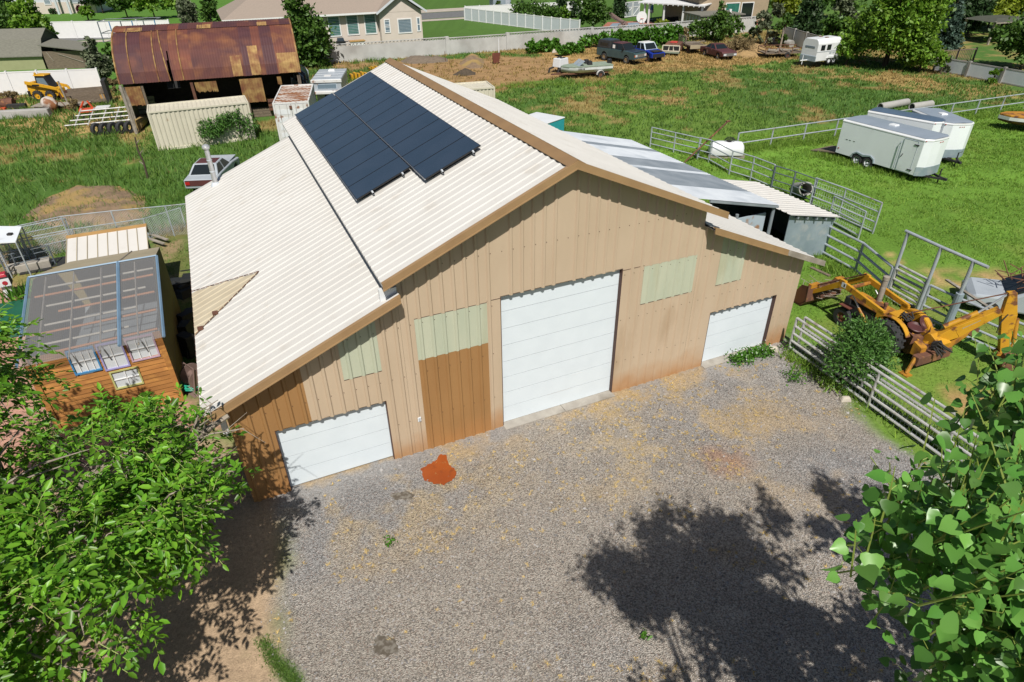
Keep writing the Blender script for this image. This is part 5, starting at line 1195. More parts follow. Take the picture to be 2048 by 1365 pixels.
m = MB(); m.tube([(.5, -.5, .5), (1.0, -.6, .4), (1.1, -.6, .05)], .1, 8); m.tube([(.5, .5, .5), (1.0, .6, .4), (1.1, .6, .05)], .1, 8); m.build('arm', 'black_matte', t)
for y in (-.45, .45): wheel(t, -.4, y, .28, .18, rim='rust')
# horse trailer
A, Bq = G(1600, 130, .35), G(1672, 132, .35)
A, Bq = G(1638, 133, .3), G(1676, 128, .3); an = hd(Bq, A)
nose_l = G(1600, 131, .3)
t = thing('horse_trailer', 'tall white rounded horse trailer with two wheels a side and dark windows', 'trailer', tuple((nose_l+Bq)/2+Vector((.3, 1.0, 0))), hd(Bq, G(1636, 133, .3)))
# local x points to the nose (towards the camera's left)
Lh, Wh, Hh = 3.3, 2.0, 2.05
m = MB(); sec = [(-Wh/2, .35), (-Wh/2, .35+Hh*.78), (-Wh/2+.12, .35+Hh*.92), (-Wh/2+.35, .35+Hh), (Wh/2-.35, .35+Hh), (Wh/2-.12, .35+Hh*.92), (Wh/2, .35+Hh*.78), (Wh/2, .35)]
m.prism(sec, -Lh/2, Lh/2, 'x'); bd = m.build('body', 'white_paint', t, bevel=.06)
MB().box(Lh/2-.02, -Wh/2-.01, .33, Lh/2+.06, Wh/2+.01, .85).build('stone_guard', 'galv_wall', t, bevel=.03)
MB().box(Lh/2, -.6, 1.55, Lh/2+.02, .6, 1.72).build('front_window', 'glass_blue', t)
for s in (-1, 1):
    y = s*Wh/2
    for x in (.95, .1): f = MB().box(x-.28, min(y, y+s*.02), 1.35, x+.28, max(y, y+s*.02), 1.85).build('side_window', 'black_paint', t); MB().box(x-.2, min(y, y+s*.03), 1.42, x+.2, max(y, y+s*.03), 1.78).build('pane', 'glass_dark', f)
    MB().box(-Lh/2, min(y, y+s*.015), 1.2, Lh/2, max(y, y+s*.015), 1.26).build('side_rail', 'grey_paint', t)
    for x in (-.25, -.7, -1.15): MB().box(x-.16, min(y, y+s*.012), .98, x+.16, max(y, y+s*.012), 1.14).build('vent_slot', 'grey_paint', t)
    for x in (-.25, -.95): wheel(t, x, s*(Wh/2-.05), .33, .2, rim='white_paint')
    MB().box(-1.4, min(y-.0, y+s*.1), .58, .2, max(y, y+s*.1), .78, .12, 0).build('fender', 'white_paint', t, bevel=.02)
for y in (-.4, .35): MB().box(-.2, y-.12, 2.41, .15, y+.12, 2.46).build('roof_hatch', 'rust', t)
m = MB(); m.tube([(Lh/2, 0, .4), (Lh/2+1.0, 0, .42)], .06, 8); m.tube([(Lh/2+.7, 0, .05), (Lh/2+.7, 0, .9)], .04, 8); m.build('tongue', 'white_paint', t)
# utility trailer
a, b = G(1532, 118), G(1600, 116); t = thing('utility_trailer', 'low rusty rail-sided utility trailer loaded with scrap wood', 'trailer', tuple((a+b)/2+Vector((0, 1.0, 0))), hd(a, b))
MB().box(-2.2, -1.0, .45, 2.2, 1.0, .55).build('deck', 'old_wood', t)
m = MB()
for y in (-1.0, 1.0):
    m.tube([(-2.2, y, 1.05), (2.2, y, 1.05)], .04, 6)
    for x in (-2.2, -.7, .8, 2.2): m.tube([(x, y, .5), (x, y, 1.05)], .035, 6)
for x in (-2.2,): m.tube([(x, -1, 1.05), (x, 1, 1.05)], .04, 6); m.tube([(x, -1, .75), (x, 1, .75)], .04, 6)
m.build('side_rail', 'rust', t)
m = MB(); r8 = random.Random(8)
for i in range(14): m.at(r8.uniform(-1.5, 1.8), r8.uniform(-.6, .6), .58+.05*i*.3, r8.uniform(0, 3)); m.box(-.5, -.1, 0, .5, .1, .08)
m.build('scrap_load', 'grey_wood', t)
for y in (-1.05, 1.05): wheel(t, .3, y, .3, .2, rim='rust')
a, b = G(1537, 88), G(1583, 96); t = thing('culvert', 'pale jointed culvert lying in dry grass beneath the grey garden wall', 'culvert', tuple((a+b)/2), hd(a, b)); L = (b-a).length
for k in range(3): m = MB().at(0, 0, .4); m.lathe([(.42, -L/2+k*L/3), (.42, -L/2+(k+1)*L/3-.06)], 18, 'x'); m.build('pipe_segment', 'concrete_grey', t, smooth=True)
q = G(1503, 86); t = thing('bucket', 'small blue and white bucket lying in the dry grass', 'bucket', tuple(q), .5); MB().at(0, 0, .2, rx=1.4).lathe([(.2, -.2), (.25, .2)], 14).build('pail', 'paleblue', t); MB().at(0, 0, .2, rx=1.4).lathe([(.255, .1), (.26, .2)], 14).build('pail_band', 'sky_frame', t)
q = G(1115, 106); t = thing('boulder', 'pale flat boulder lying in the vines under the block wall', 'rock', tuple(q)); MB().box(-.7, -.35, 0, .7, .35, .4, .2, .12).build('stone_block', 'rock_pale', t, bevel=.1)
q = G(993, 128); t = thing('rusty_scoop', 'rusty red tipped scoop standing by the white post at the wall', 'scoop', tuple(q), .4)
m = MB(); m.hexa([(-.35, -.1, .1), (.25, -.1, .1), (.3, .3, .1), (-.3, .3, .1)], [(-.55, -.15, 1.1), (.45, -.15, 1.1), (.5, .0, 1.1), (-.5, .0, 1.1)]); m.build('scoop_pan', 'rust_red_b', t); m = MB(); m.tube([(-.2, 0, 0), (-.2, 0, .5)], .05, 6); m.tube([(.2, 0, 0), (.2, 0, .5)], .05, 6); m.build('leg', 'rust', t)
a = G(998, 113); t = thing('white_post', 'slim white post leaning on the grey block wall', 'post', tuple(a)); MB().tube([(0, 0, 0), (0, .05, HT(a, 78))], .06, 8).build('shaft', 'white_paint', t); MB().at(0, .05, HT(a, 78)).lathe([(.08, 0), (.08, .04)], 8).build('post_cap', 'white_paint', t)
a = G(891, 124); t = thing('steel_stake', 'thin dark steel stake standing in the bare soil', 'stake', tuple(a)); MB().tube([(0, 0, 0), (0, 0, HT(a, 103))], .04, 6).build('shaft', 'rust', t)
for px, s in (((718, 160), 1.0), ((748, 142), .6)):
    q = G(*px); t = thing('yellow_implement', 'yellow farm implement half hidden behind the barn ridge, %s' % ('the larger frame' if s == 1 else 'a small upright piece'), 'implement', tuple(q), .5); m = MB()
    for i in range(5): m.box((-.8+i*.35)*s, -.4, 0, (-.6+i*.35)*s, .3, .6*s+.1*(i % 2))
    m.build('tine_row', 'machine_yellow', t); MB().box(-.9*s, -.1, .4*s, .9*s, .1, .55*s).build('frame_bar', 'black_matte', t)
# ================================================================== containers, camper, teal box
def container(label, p0, p1, depth, h, side, roofm, name='shipping_container', doors=None, pit=.28, group=None, frame=None):
    # p0->p1 front bottom line, depth to the back
    p0 = Vector((p0[0], p0[1], 0)); p1 = Vector((p1[0], p1[1], 0)); an = hd(p0, p1); L = (p1-p0).length
    t = thing(name, label, 'container', tuple((p0+p1)/2+Vector((-math.sin(an), math.cos(an), 0))*depth/2), an, group)
    D = depth/2; fm = frame or side
    def wav(m, x0, x1, y, n, ax):
        k = 0; x = x0; pts = []
        while x < x1-.01:
            for dx, d in ((0, 0), (pit*.32, 0), (pit*.5, .045), (pit*.82, .045)):
                if x+dx < x1: pts.append((x+dx, d))
            x += pit
        pts.append((x1, 0))
        for (a, da), (b, db) in zip(pts, pts[1:]):
            if ax == 'x': m.quad((a, y-n*da, .15), (b, y-n*db, .15), (b, y-n*db, h-.1), (a, y-n*da, h-.1)) if n < 0 else m.quad((b, y-n*db, .15), (a, y-n*da, .15), (a, y-n*da, h-.1), (b, y-n*db, h-.1))
            elif ax == 'y': m.quad((y-n*da, a, .15), (y-n*db, b, .15), (y-n*db, b, h-.1), (y-n*da, a, h-.1))
            else: m.quad((a, -D+.05, h-.05-da*.6), (b, -D+.05, h-.05-db*.6), (b, D-.05, h-.05-db*.6), (a, D-.05, h-.05-da*.6))
    m = MB(); wav(m, -L/2+.08, L/2-.08, -D+.03, -1, 'x'); wav(m, -L/2+.08, L/2-.08, D-.03, 1, 'x'); wav(m, -D+.08, D-.08, L/2-.03, 1, 'y'); wav(m, -D+.08, D-.08, -L/2+.03, -1, 'y'); m.build('side_wall', side, t)
    m = MB(); wav(m, -L/2+.1, L/2-.1, 0, 1, 'r'); m.build('roof', roofm, t)
    m = MB()
    for x in (-L/2, L/2-.11):
        for y in (-D, D-.11): m.box(x, y, 0, x+.11, y+.11, h)
    for y in (-D, D-.09):
        for z in (.0, h-.1): m.box(-L/2+.11, y, z, L/2-.11, y+.09, z+.1 if z else .15)
    for x in (-L/2, L/2-.09):
        for z in (.0, h-.1): m.box(x, -D+.11, z, x+.09, D-.11, z+.1 if z else .15)
    m.build('corner_frame', fm, t)
    if doors == 'front':
        for y0, y1 in ((-L/2+.13, -.01), (.01, L/2-.13)):
            d = MB().box(y0, -D-.05, .17, y1, -D-.02, h-.12).build('door', side, t, bevel=.01)
            m = MB()
            for k in range(4): m.box(y0+.12, -D-.062, .35+k*(h-.6)/4, y1-.12, -D-.05, .35+(k+.62)*(h-.6)/4)
            m.build('door_panel', 'white_paint', d)
            for x in (y0+.28, y1-.28): MB().tube([(x, -D-.09, .15), (x, -D-.09, h-.1)], .022, 6).build('lock_rod', 'white_rust', d)
        MB().box(-.12, -D-.1, h-.42, .05, -D-.05, h-.2).build('rust_patch', 'rust', t)
    return t
container('cream ribbed shipping container with rust spots, standing behind tall weeds', (-23.3, 42.5), (-17.65, 45.1), 2.44, 2.5, 'cream_paint', 'cream_paint')
container('white shipping container with rust-streaked roof and its doors facing the barn', (-15.72, 44.15), (-13.42, 44.61), 6.05, 2.6, 'white_rust', 'roof_rust', doors='front')
f0, f1 = G(940, 178, 2.5), G(990, 174.5, 2.5)
dv_ = (f1-f0).normalized()
container('cream shipping container peeking over the far end of the barn roof', f1-dv_*6.0, f1, 2.44, 2.5, 'cream_paint', 'cream_paint')
q0 = G(1129, 235, 2.1); q1 = G(1097, 246, 2.1); an = hd(q1, q0)
t = thing('box_trailer', 'turquoise box trailer with a white roof beyond the barn ridge', 'trailer', (q0.x, q0.y, 0), an)
MB().box(-4.2, 0, .4, 0, 2.2, 2.05).build('body', 'teal_paint', t, bevel=.02); MB().box(-4.23, -.03, 2.05, .03, 2.23, 2.12).build('roof', 'white_paint', t, bevel=.02)
MB().box(-.62, -.01, .9, -.2, -.002, 1.35).build('side_window', 'rust', t)
for x in (-1.6, -2.4):
    for y in (.1, 2.1): wheel(t, x, y, .33, .2)
# truck camper (sleeping cab over)
c0, c1 = G(621, 160, 2.45), G(682, 158, 2.45); an = hd(c0, c1); Wc = (c1-c0).length
t = thing('truck_camper', 'weathered grey white slide-in camper with a roof vent, standing off its truck', 'camper', tuple(((c0+c1)/2)*1-Vector((0, 0, 2.45))), an)
MB().box(-Wc/2, 0, 2.3, Wc/2, 4.6, 2.45, .03, .03).build('roof', 'grey_paint', t, bevel=.03)
for y in (1.1, 2.1, 3.1): MB().box(-Wc/2+.05, y, 2.45, Wc/2-.05, y+.03, 2.463).build('roof_seam', 'white_paint', t)
v = MB().box(-.25, 3.3, 2.45, .3, 3.9, 2.58, .04, .04).build('roof_vent', 'white_paint', t, bevel=.02); MB().box(-.3, 1.2, 2.45, .25, 1.6, 2.5).build('roof_hatch', 'white_rust', t)
MB().box(-Wc/2-.02, -.06, 2.2, Wc/2+.02, .05, 2.42).build('front_rim', 'white_rust', t, bevel=.02)
MB().box(-Wc/2+.06, .02, 1.6, Wc/2-.06, 4.5, 2.3).build('upper_body', 'grey_paint', t)
f = MB().box(-Wc/2+.4, 0, 1.72, Wc/2-.4, .03, 2.12).build('front_window', 'paleblue', t); MB().box(-Wc/2+.46, -.01, 1.77, Wc/2-.46, 0, 2.07).build('pane', 'glass_blue', f)
MB().box(-Wc/2, -.35, 1.4, Wc/2, .05, 1.6).build('overcab_lip', 'white_rust', t, bevel=.03)
MB().box(-Wc/2+.2, .5, .35, Wc/2-.2, 4.4, 1.6).build('lower_body', 'white_rust', t); MB().box(-.35, .47, 1.05, .35, .5, 1.35).build('cab_window', 'glass_dark', t)
for x in (-Wc/2+.1, Wc/2-.1):
    for y in (.3, 4.2): MB().tube([(x, y, 0), (x, y, 1.5)], .04, 6).build('jack_leg', 'white_paint', t)
# ================================================================== quonset barn
e = Vector((.948, .319, 0)); nq = Vector((-.319, .948, 0)); Q0 = Vector((-27.62, 48.1, 0)); QL = 12.35
qb = thing('quonset_barn', 'old barn with a bowed roof of rusty red corrugated iron on leaning posts', 'barn', tuple(Q0+e*QL/2), math.atan2(e.y, e.x)); wQ = wm(qb)
def qp(s, d, z): p = Q0+e*s+nq*d; return Vector((p.x, p.y, z))
ARC = []
for i in range(13):
    a = PI*(1-i/12)*.94+PI*.03; ARC.append((4.55-4.75*math.cos(PI-a), 2.85+3.55*math.sin(a)**.85))
ARC = [(4.55-4.6*math.cos(math.radians(5+170*i/16)), 2.75+3.62*max(0, math.sin(math.radians(5+170*i/16)))**.9) for i in range(17)]
r2 = random.Random(12); cuts = [0]; 
while cuts[-1] < QL-.6: cuts.append(min(QL, cuts[-1]+r2.choice([.62, .85, 1.0, .75])))
cuts[-1] = QL
mats_ = ['rust_red', 'rust_purple', 'rust_red_b', 'rust_purple', 'rust_red', 'rust_red_b']
for k, (a, b) in enumerate(zip(cuts, cuts[1:])):
    for tier, (i0, i1) in enumerate(((0, 6), (6, 16))):
        m = MB(); n = max(2, int((b-a)/.09)); lift = .03 if tier else 0
        for i in range(i0, i1):
            for j in range(n):
                s0, s1 = a+(b-a)*j/n, a+(b-a)*(j+1)/n; h0, h1 = .02*(j % 2), .02*((j+1) % 2)
                if tier == 0 and 3.2 < s0 < 3.45 and i < 3 and (s0-3.2)/.25 > i/3.0: continue
                m.quad(qp(s0, ARC[i][0]-h0, ARC[i][1]+lift+h0), qp(s1, ARC[i][0]-h1, ARC[i][1]+lift+h1), qp(s1, ARC[i+1][0]-h1, ARC[i+1][1]+lift+h1), qp(s0, ARC[i+1][0]-h0, ARC[i+1][1]+lift+h0))
        mm = r2.choice(mats_)
        m.build('roof_sheet', mm, qb, world=wQ)
MB().quad(qp(2.9, .35, 2.6), qp(3.8, .35, 2.6), qp(3.8, 1.6, 5.0), qp(2.9, 1.6, 5.0)).build('slit_shade_panel', 'dark_void', qb, world=wQ)  # black sheet added behind the roof slit to stand for the shaded interior
# pale yellowed ends of sheets and battens
for s0, s1, i0, i1 in ((7.6, 8.3, 0, 2), (8.9, 9.6, 0, 3), (10.9, 12.3, 0, 2), (.7, 1.9, 6, 7), (5.6, 6.6, 6, 7), (9.9, 10.6, 6, 7)):
    m = MB(); n = int((s1-s0)/.09)
    for i in range(i0, i1):
        for j in range(n):
            a, b = s0+(s1-s0)*j/n, s0+(s1-s0)*(j+1)/n; h0, h1 = .02*(j % 2)+.035, .02*((j+1) % 2)+.035
            m.quad(qp(a, ARC[i][0]-h0, ARC[i][1]+h0), qp(b, ARC[i][0]-h1, ARC[i][1]+h1), qp(b, ARC[i+1][0]-h1, ARC[i+1][1]+h1), qp(a, ARC[i+1][0]-h0, ARC[i+1][1]+h0))
    m.build('roof_sheet', 'rust_yellow', qb, world=wQ)['label'] = 'yellowed sheet end'
for s in (.9, 2.55, 2.95, 4.2): m = MB(); m.tube([qp(s+(.35 if abs(s-2.95) < .1 else 0)*(1-i/6), ARC[i][0]-.06, ARC[i][1]+.04) for i in range(7)], .045, 4); m.build('batten', 'rust_yellow', qb, world=wQ)
for ss_ in (QL+.02, -.02): MB().tube([qp(ss_, d-.02, z+.02) for d, z in ARC], .06, 5).build('end_trim', 'rust_yellow', qb, world=wQ)
MB().quad(qp(0, 8.9, 0), qp(QL, 8.9, 0), qp(QL, 8.9, 3.1), qp(0, 8.9, 3.1)).build('back_wall', 'old_wood', qb, world=wQ)
for s in (0.15, QL-.15): MB().add([qp(s, .6, 0), qp(s, 8.9, 0)]+[qp(s, d, z-.05) for d, z in reversed(ARC)], [tuple(range(2+len(ARC)))]).build('end_wall', 'old_wood', qb, world=wQ)
for s, w_, mm in ((.15, .1, 'grey_wood'), (1.3, .08, 'old_wood'), (4.6, .1, 'rust'), (8.2, .08, 'old_wood'), (QL-.15, .12, 'old_wood')): MB().hexa([qp(s-w_, .25, 0), qp(s+w_, .25, 0), qp(s+w_, .45, 0), qp(s-w_, .45, 0)], [qp(s-w_, .1, 2.95), qp(s+w_, .1, 2.95), qp(s+w_, .3, 2.95), qp(s-w_, .3, 2.95)]).build('post', mm, qb, world=wQ)
for s0, s1, z0, jag in ((4.8, 6.3, 2.15, .2), (7.9, 9.5, 1.2, .05), (10.6, 10.9, 2.3, .1), (.2, 1.2, 1.6, .1)):
    m = MB(); n = int((s1-s0)/.09)
    for j in range(n):
        a, b = s0+(s1-s0)*j/n, s0+(s1-s0)*(j+1)/n; h0, h1 = .02*(j % 2), .02*((j+1) % 2)
        m.quad(qp(a, .2-h0, z0+r2.uniform(0, jag)), qp(b, .2-h1, z0+r2.uniform(0, jag)), qp(b, .08-h1, 2.95), qp(a, .08-h0, 2.95))
    m.build('hanging_sheet', 'rust_yellow', qb, world=wQ)
for z in (.5, .8, 1.1): MB().hexa([qp(9.6, .3, z), qp(12.2, .3, z), qp(12.2, .5, z), qp(9.6, .5, z)], [qp(9.6, .3, z+.2), qp(12.2, .3, z+.2), qp(12.2, .5, z+.2), qp(9.6, .5, z+.2)]).build('wall_plank', 'rust', qb, world=wQ)
t = thing('timber_pile', 'pile of square timbers stacked between the two shipping containers', 'timber', tuple(G(504, 238))); w_ = wm(t)
for i in range(6):
    a = G(500, 236)+Vector((0, .25*(i % 2), .12+.22*(i//2))); m = MB(); beam(m, a, a+e*2.4, .2, .2); m.build('timber', 'old_wood', t, world=w_)
t = thing('timber_pile', 'weathered beams and a big log stacked by the leaning barn post', 'timber', tuple(G(280, 250))); w_ = wm(t)
for i in range(4): a = G(272, 244)+Vector((0, .1*i, .7+.3*i)); m = MB(); beam(m, a, a+e*1.6, .28, .26); m.build('timber', 'grey_wood', t, world=w_)
a = G(275, 262); MB().tube([a+Vector((0, 0, .35)), a+e*.2+nq*2+Vector((0, 0, .35))], .38, 14).build('log', 'dirt_heap', t, world=w_)
p0 = G(300, 355); h_ = HT(p0, 175)
a = G(273, 268); t = thing('leaning_post', 'weathered grey pole leaning at the corner of the rusty barn', 'pole', tuple(a)); MB().tube([a, Vector((a.x-.1, a.y+.1, HT(a, 172)))], .12, 8).build('shaft', 'grey_wood', t, world=wm(t)); MB().tube([a+Vector((.1, 0, 0)), Vector((a.x+.15, a.y, 1.6))], .05, 6).build('brace', 'grey_wood', t, world=wm(t))
p0 = G(296, 357); t = thing('dead_branch', 'crooked dead branch post standing alone in the weeds', 'branch', tuple(p0)); hb = HT(p0, 275)
MB().tube([p0, p0+Vector((.05, 0, hb*.4)), p0+Vector((-.05, 0, hb*.7)), p0+Vector((.02, 0, hb))], .07, 7, r1=.04).build('stem', 'bark_dark', t, world=wm(t)); m = MB()
for k in (.35, .6, .85): m.tube([p0+Vector((0, 0, hb*k)), p0+Vector((.18*(1 if k > .5 else -1), 0, hb*k+.18))], .03, 5)
m.build('stub', 'bark_pale', t, world=wm(t))
# ================================================================== skid steer loader
a, b = G(64, 203), G(122, 203); an = hd(a, b)
t = thing('skid_steer', 'yellow and black compact skid steer loader parked along the white fence', 'loader', tuple((a+b)/2+Vector((0, .8, 0))), an)
m = MB(); m.prism([(-1.35, .35), (1.0, .35), (1.25, .6), (1.2, .95), (-.2, 1.15), (-1.3, 1.2), (-1.45, .8)], -.5, .5, 'y'); m.build('chassis', 'machine_yellow', t, bevel=.04)
MB().box(-1.5, -.55, .45, -1.1, .55, 1.45, .05, .05).build('rear_hood', 'machine_yellow', t, bevel=.05); MB().box(-1.52, -.6, .35, -1.3, .6, .8).build('rear_bumper', 'black_paint', t)
cabn = MB().hexa([(-.55, -.45, 1.1), (.75, -.45, 1.0), (.75, .45, 1.0), (-.55, .45, 1.1)], [(-.5, -.42, 2.0), (.4, -.42, 2.0), (.4, .42, 2.0), (-.5, .42, 2.0)]).build('cab', 'black_paint', t, bevel=.03)
MB().box(-.6, -.47, 2.0, .45, .47, 2.1, .05, .05).build('cab_roof', 'machine_yellow', cabn, bevel=.03)
for y in (-.455, .455): MB().hexa([(-.4, y-.005, 1.2), (.55, y-.005, 1.15), (.55, y+.005, 1.15), (-.4, y+.005, 1.2)], [(-.38, y-.005, 1.85), (.3, y-.005, 1.85), (.3, y+.005, 1.85), (-.38, y+.005, 1.85)]).build('side_window', 'glass_blue', cabn)
for y in (-.68, .68):
    m = MB(); beam(m, (-1.35, y, 1.5), (.3, y, 1.22), .14, .26); beam(m, (.3, y, 1.22), (1.35, y, .98), .14, .24); beam(m, (1.35, y, 1.0), (1.62, y, .3), .14, .2); m.build('lift_arm', 'machine_yellow', t, bevel=.02)
    MB().box(-.75, y-.075, 1.22, -.1, y+.075, 1.36).build('arm_decal', 'black_paint', t)
    for x in (-.62, .52): wheel(t, x, y*.97, .42, .28, rim='machine_yellow', hub=.6, lug=True)
m = MB(); m.prism([(1.5, .75), (1.55, .1), (2.3, .06), (2.3, .1), (1.65, .18)], -.9, .9, 'y'); m.build('bucket', 'rust', t)
MB().at(-.4, -.35, 2.1).lathe([(.09, 0), (.09, .12), (.04, .16)], 10).build('beacon', 'machine_yellow', t)
# junk in front of the skid steer
q = G(42, 238); t = thing('stone_slab', 'long pale weathered slab lying in the grass at the field edge', 'slab', tuple(q+Vector((0, .4, 0))), .2); MB().box(-1.95, -.35, 0, 2.0, .4, .6, .08, .08).build('slab_block', 'concrete_grey', t, bevel=.06)
q = G(25, 218); t = thing('scrap_heap', 'heap of dark scrap with a rusty drum at the left edge', 'scrap', tuple(q), .2)
MB().at(-.4, .2, .4).lathe([(.4, -.6), (.4, .6)], 16, 'x').build('drum', 'rust', t); MB().box(-1.2, -.8, 0, -.2, -.4, .25).build('orange_part', 'orange_red', t, bevel=.03); MB().box(-.1, -.6, .1, 1.3, -.2, .45).build('dark_trough', 'black_matte', t, bevel=.03)
m = MB()
for i in range(6): a = Vector((r2.uniform(-1.5, 1), r2.uniform(0, 1), .5)); beam(m, a, a+Vector((r2.uniform(-1.5, 1.5), r2.uniform(-.4, .4), .3)), .07, .06)
m.build('bent_bar', 'rust', t)
q = G(103, 228); t = thing('cement_mixer', 'rusty tipped cement mixer drum beside the pale slab', 'cement mixer', tuple(q+Vector((0, .2, 0))), .3)
MB().at(0, 0, .75, ry=.5).lathe([(.2, -.55), (.5, -.3), (.55, .1), (.35, .5), (.30, .52)], 18, 'x').build('drum', 'roof_rust', t, smooth=True); m = MB()
for s in (-1, 1): m.tube([(-.3*s, .5, 0), (0, .45, .75)], .05, 6); m.tube([(-.3*s, -.5, 0), (0, -.45, .75)], .05, 6)
m.build('stand', 'rust', t); m = MB().at(.55, .1, .45); m.lathe([(.42, -.04), (.46, -.04), (.46, .04), (.42, .04)], 18, 'y', ring=True); m.build('tilt_wheel', 'rust', t)
a, b = G(85, 223), G(162, 220); t = thing('plywood_sheet', 'grey plywood sheet propped low behind the cement mixer', 'plywood', tuple((a+b)/2), hd(a, b)); m = MB(); m.box(-2.2, -.1, .35, 2.0, 1.2, .42); m.build('sheet', 'grey_wood', t); MB().box(-2.0, 0, 0, 1.8, 1.0, .34).build('base', 'rust', t)
a, b = G(160, 212), G(206, 208); t = thing('loading_ramp', 'dark weathered wooden cattle ramp with plank sides', 'ramp', tuple((a+b)/2), hd(a, b))
for z in (.25, .9): MB().box(-1.5, -.5, z, 1.4, -.42, z+.25).build('side_plank', 'old_wood', t)
MB().box(-1.5, .5, .3, 1.5, .58, 1.3).build('back_plank', 'old_wood', t); MB().box(1.3, -.6, 0, 1.6, .9, 1.9).build('end_panel', 'black_matte', t)
for x in (-1.55, 1.2): MB().tube([(x, -.45, 0), (x-.15, -.4, 2.1 if x < 0 else 1.2)], .07, 6).build('post', 'grey_wood', t)
MB().box(.9, -.45, .5, 1.25, .4, 1.0).build('wood_box', 'tan_paint', t)
q = G(188, 228); t = thing('red_implement', 'bright red orange small machine frame among white bars', 'implement', tuple(q), .3)
MB().box(-.9, -.4, .2, .2, .3, .45).build('deck', 'orange_red', t, bevel=.03); m = MB(); beam(m, (-.9, -.3, .3), (-.5, .2, .95), .1, .1); beam(m, (.1, 0, .4), (-.2, .1, 1.0), .1, .1); m.build('arm', 'orange_red', t); m = MB()
for i in range(4): m.box(.3, -.5+i*.25, .45, 1.3, -.4+i*.25, .52)
m.build('bar_rack', 'white_paint', t)
q = G(205, 250); t = thing('harrow_frames', 'tangled stack of pale pipe harrow frames with black tines', 'harrow', tuple(q), .22); m = MB()
for i in range(4): m.tube([(-2.3+.3*i, -.7+.5*i, .25+.22*i), (2.3+.1*i, -.5+.5*i, .35+.22*i)], .05, 6)
for i in range(5): m.tube([(-1.6+.9*i, -.8, .2), (-1.5+.9*i, 1.2, 1.0)], .04, 5)
m.build('frame', 'pipe_white', t); m = MB()
for i in range(34): a = Vector((r2.uniform(-2, 2.2), r2.uniform(-.6, 1.0), r2.uniform(.3, .95))); m.tube([a, a+Vector((r2.uniform(-.3, .3), -.1, -.3)), a+Vector((r2.uniform(-.4, .4), .1, -.4))], .025, 4)
m.build('tine_tangle', 'black_matte', t)
t = thing('tyre_row', 'row of black tyres leaning in line under the harrow frames', 'tyres', tuple(G(233, 268)), .2)
for k in range(5):
    m = MB().at(-1.2+k*.55, 0, .4, rz=PI/2-.55); m.lathe([(.22, -.12), (.40, -.14), (.44, -.08), (.44, .08), (.40, .14), (.22, .12)], 18, 'y', ring=True); m.build('tyre', 'tyre', t, smooth=True)
t = thing('junk_wall', 'jumble of blue panels, bars and boards piled beyond the white container', 'scrap', tuple(G(608, 195)), .3); m = MB()
for i in range(5): m.at(-.6+.25*i, .8*i-1, 0, .3, .15, 0); m.box(-.04, -.8, 0, .04, .9, 1.7+.1*i)
m.build('blue_panel', 'paleblue', t); m = MB()
for i in range(12): a = Vector((r2.uniform(-.8, .8), r2.uniform(-1, 3), r2.uniform(.2, 1.8))); m.tube([a, a+Vector((r2.uniform(-.5, .5), r2.uniform(-.6, .6), r2.uniform(-.6, .8)))], .05, 5)
m.build('scrap_bar', 'rust', t); MB().at(.2, 2.2, 1.7).lathe([(.45, -.05), (.55, -.05), (.55, .05), (.45, .05)], 18, 'y', ring=True).build('hoop', 'beige_panel', t)
t = thing('pipe_rack', 'grey pipe gate leaning against the cream container behind weeds', 'gate', tuple(G(435, 285))); w_ = wm(t); a, b = G(388, 292), G(505, 272); m = MB()
for z in (.3, .7, 1.15, 1.6): m.tube([Vector((a.x, a.y, z)), Vector((b.x, b.y, z))], .035, 6)
for k in (0, .12, .5, .9, 1): p = a.lerp(b, k); m.tube([(p.x, p.y, 0), (p.x, p.y, 1.6)], .035, 6)
m.build('pipe_frame', 'pipe_dark', t, world=w_)
# ================================================================== garden walls and fences far behind
def onwall(px, py, p0, p1):
    # point of the vertical plane through p0,p1 seen at a pixel -> (distance along, height)
    d = Vector((p1[0]-p0[0], p1[1]-p0[1], 0)); L = d.length; d.normalize(); n = Vector((-d.y, d.x, 0)); r = ray(px, py); C = Vector((0, 0, CAMH))
    t = (Vector((p0[0], p0[1], 0))-C).dot(n)/r.dot(n); q = C+r*t
    return ((q-Vector((p0[0], p0[1], 0))).dot(d), q.z)
a, b = G(560, 135), G(1505, 64); an = hd(a, b); L = (b-a).length; HB = 1.85
t = thing('block_wall', 'long grey concrete block wall with a pierced top course behind the field', 'wall', tuple(a), an)
segs = [0, .09*L, .30*L, .42*L, .60*L, .80*L, L]
bmat = M['block_grey']
for i, (s0, s1) in enumerate(zip(segs, segs[1:])):
    h = HB+[0, .05, -.05, .05, 0, .05][i]; f = MB().box(s0+.21, -.1, 0, s1-.21, .1, h-.28).build('wall_panel', 'block_grey', t)
    m = MB(); n = int((s1-s0-.42)/.4); w_ = (s1-s0-.42)/n
    m.box(s0+.21, -.12, h-.07, s1-.21, .12, h)
    for k in range(n):
        x = s0+.21+k*w_; m.prism([(x+.02, h-.28), (x+.1, h-.28), (x+w_/2+.03, h-.07), (x+w_/2-.03, h-.07)], -.07, .07, 'y'); m.prism([(x+w_-.1, h-.28), (x+w_-.02, h-.28), (x+w_/2+.03, h-.07), (x+w_/2-.03, h-.07)], -.07, .07, 'y')
    m.build('pierced_course', 'block_grey', t)
for s0 in segs: MB().box(s0-.2, -.18, 0, s0+.2, .18, HB+.08).build('pillar', 'block_grey', t, bevel=.01)
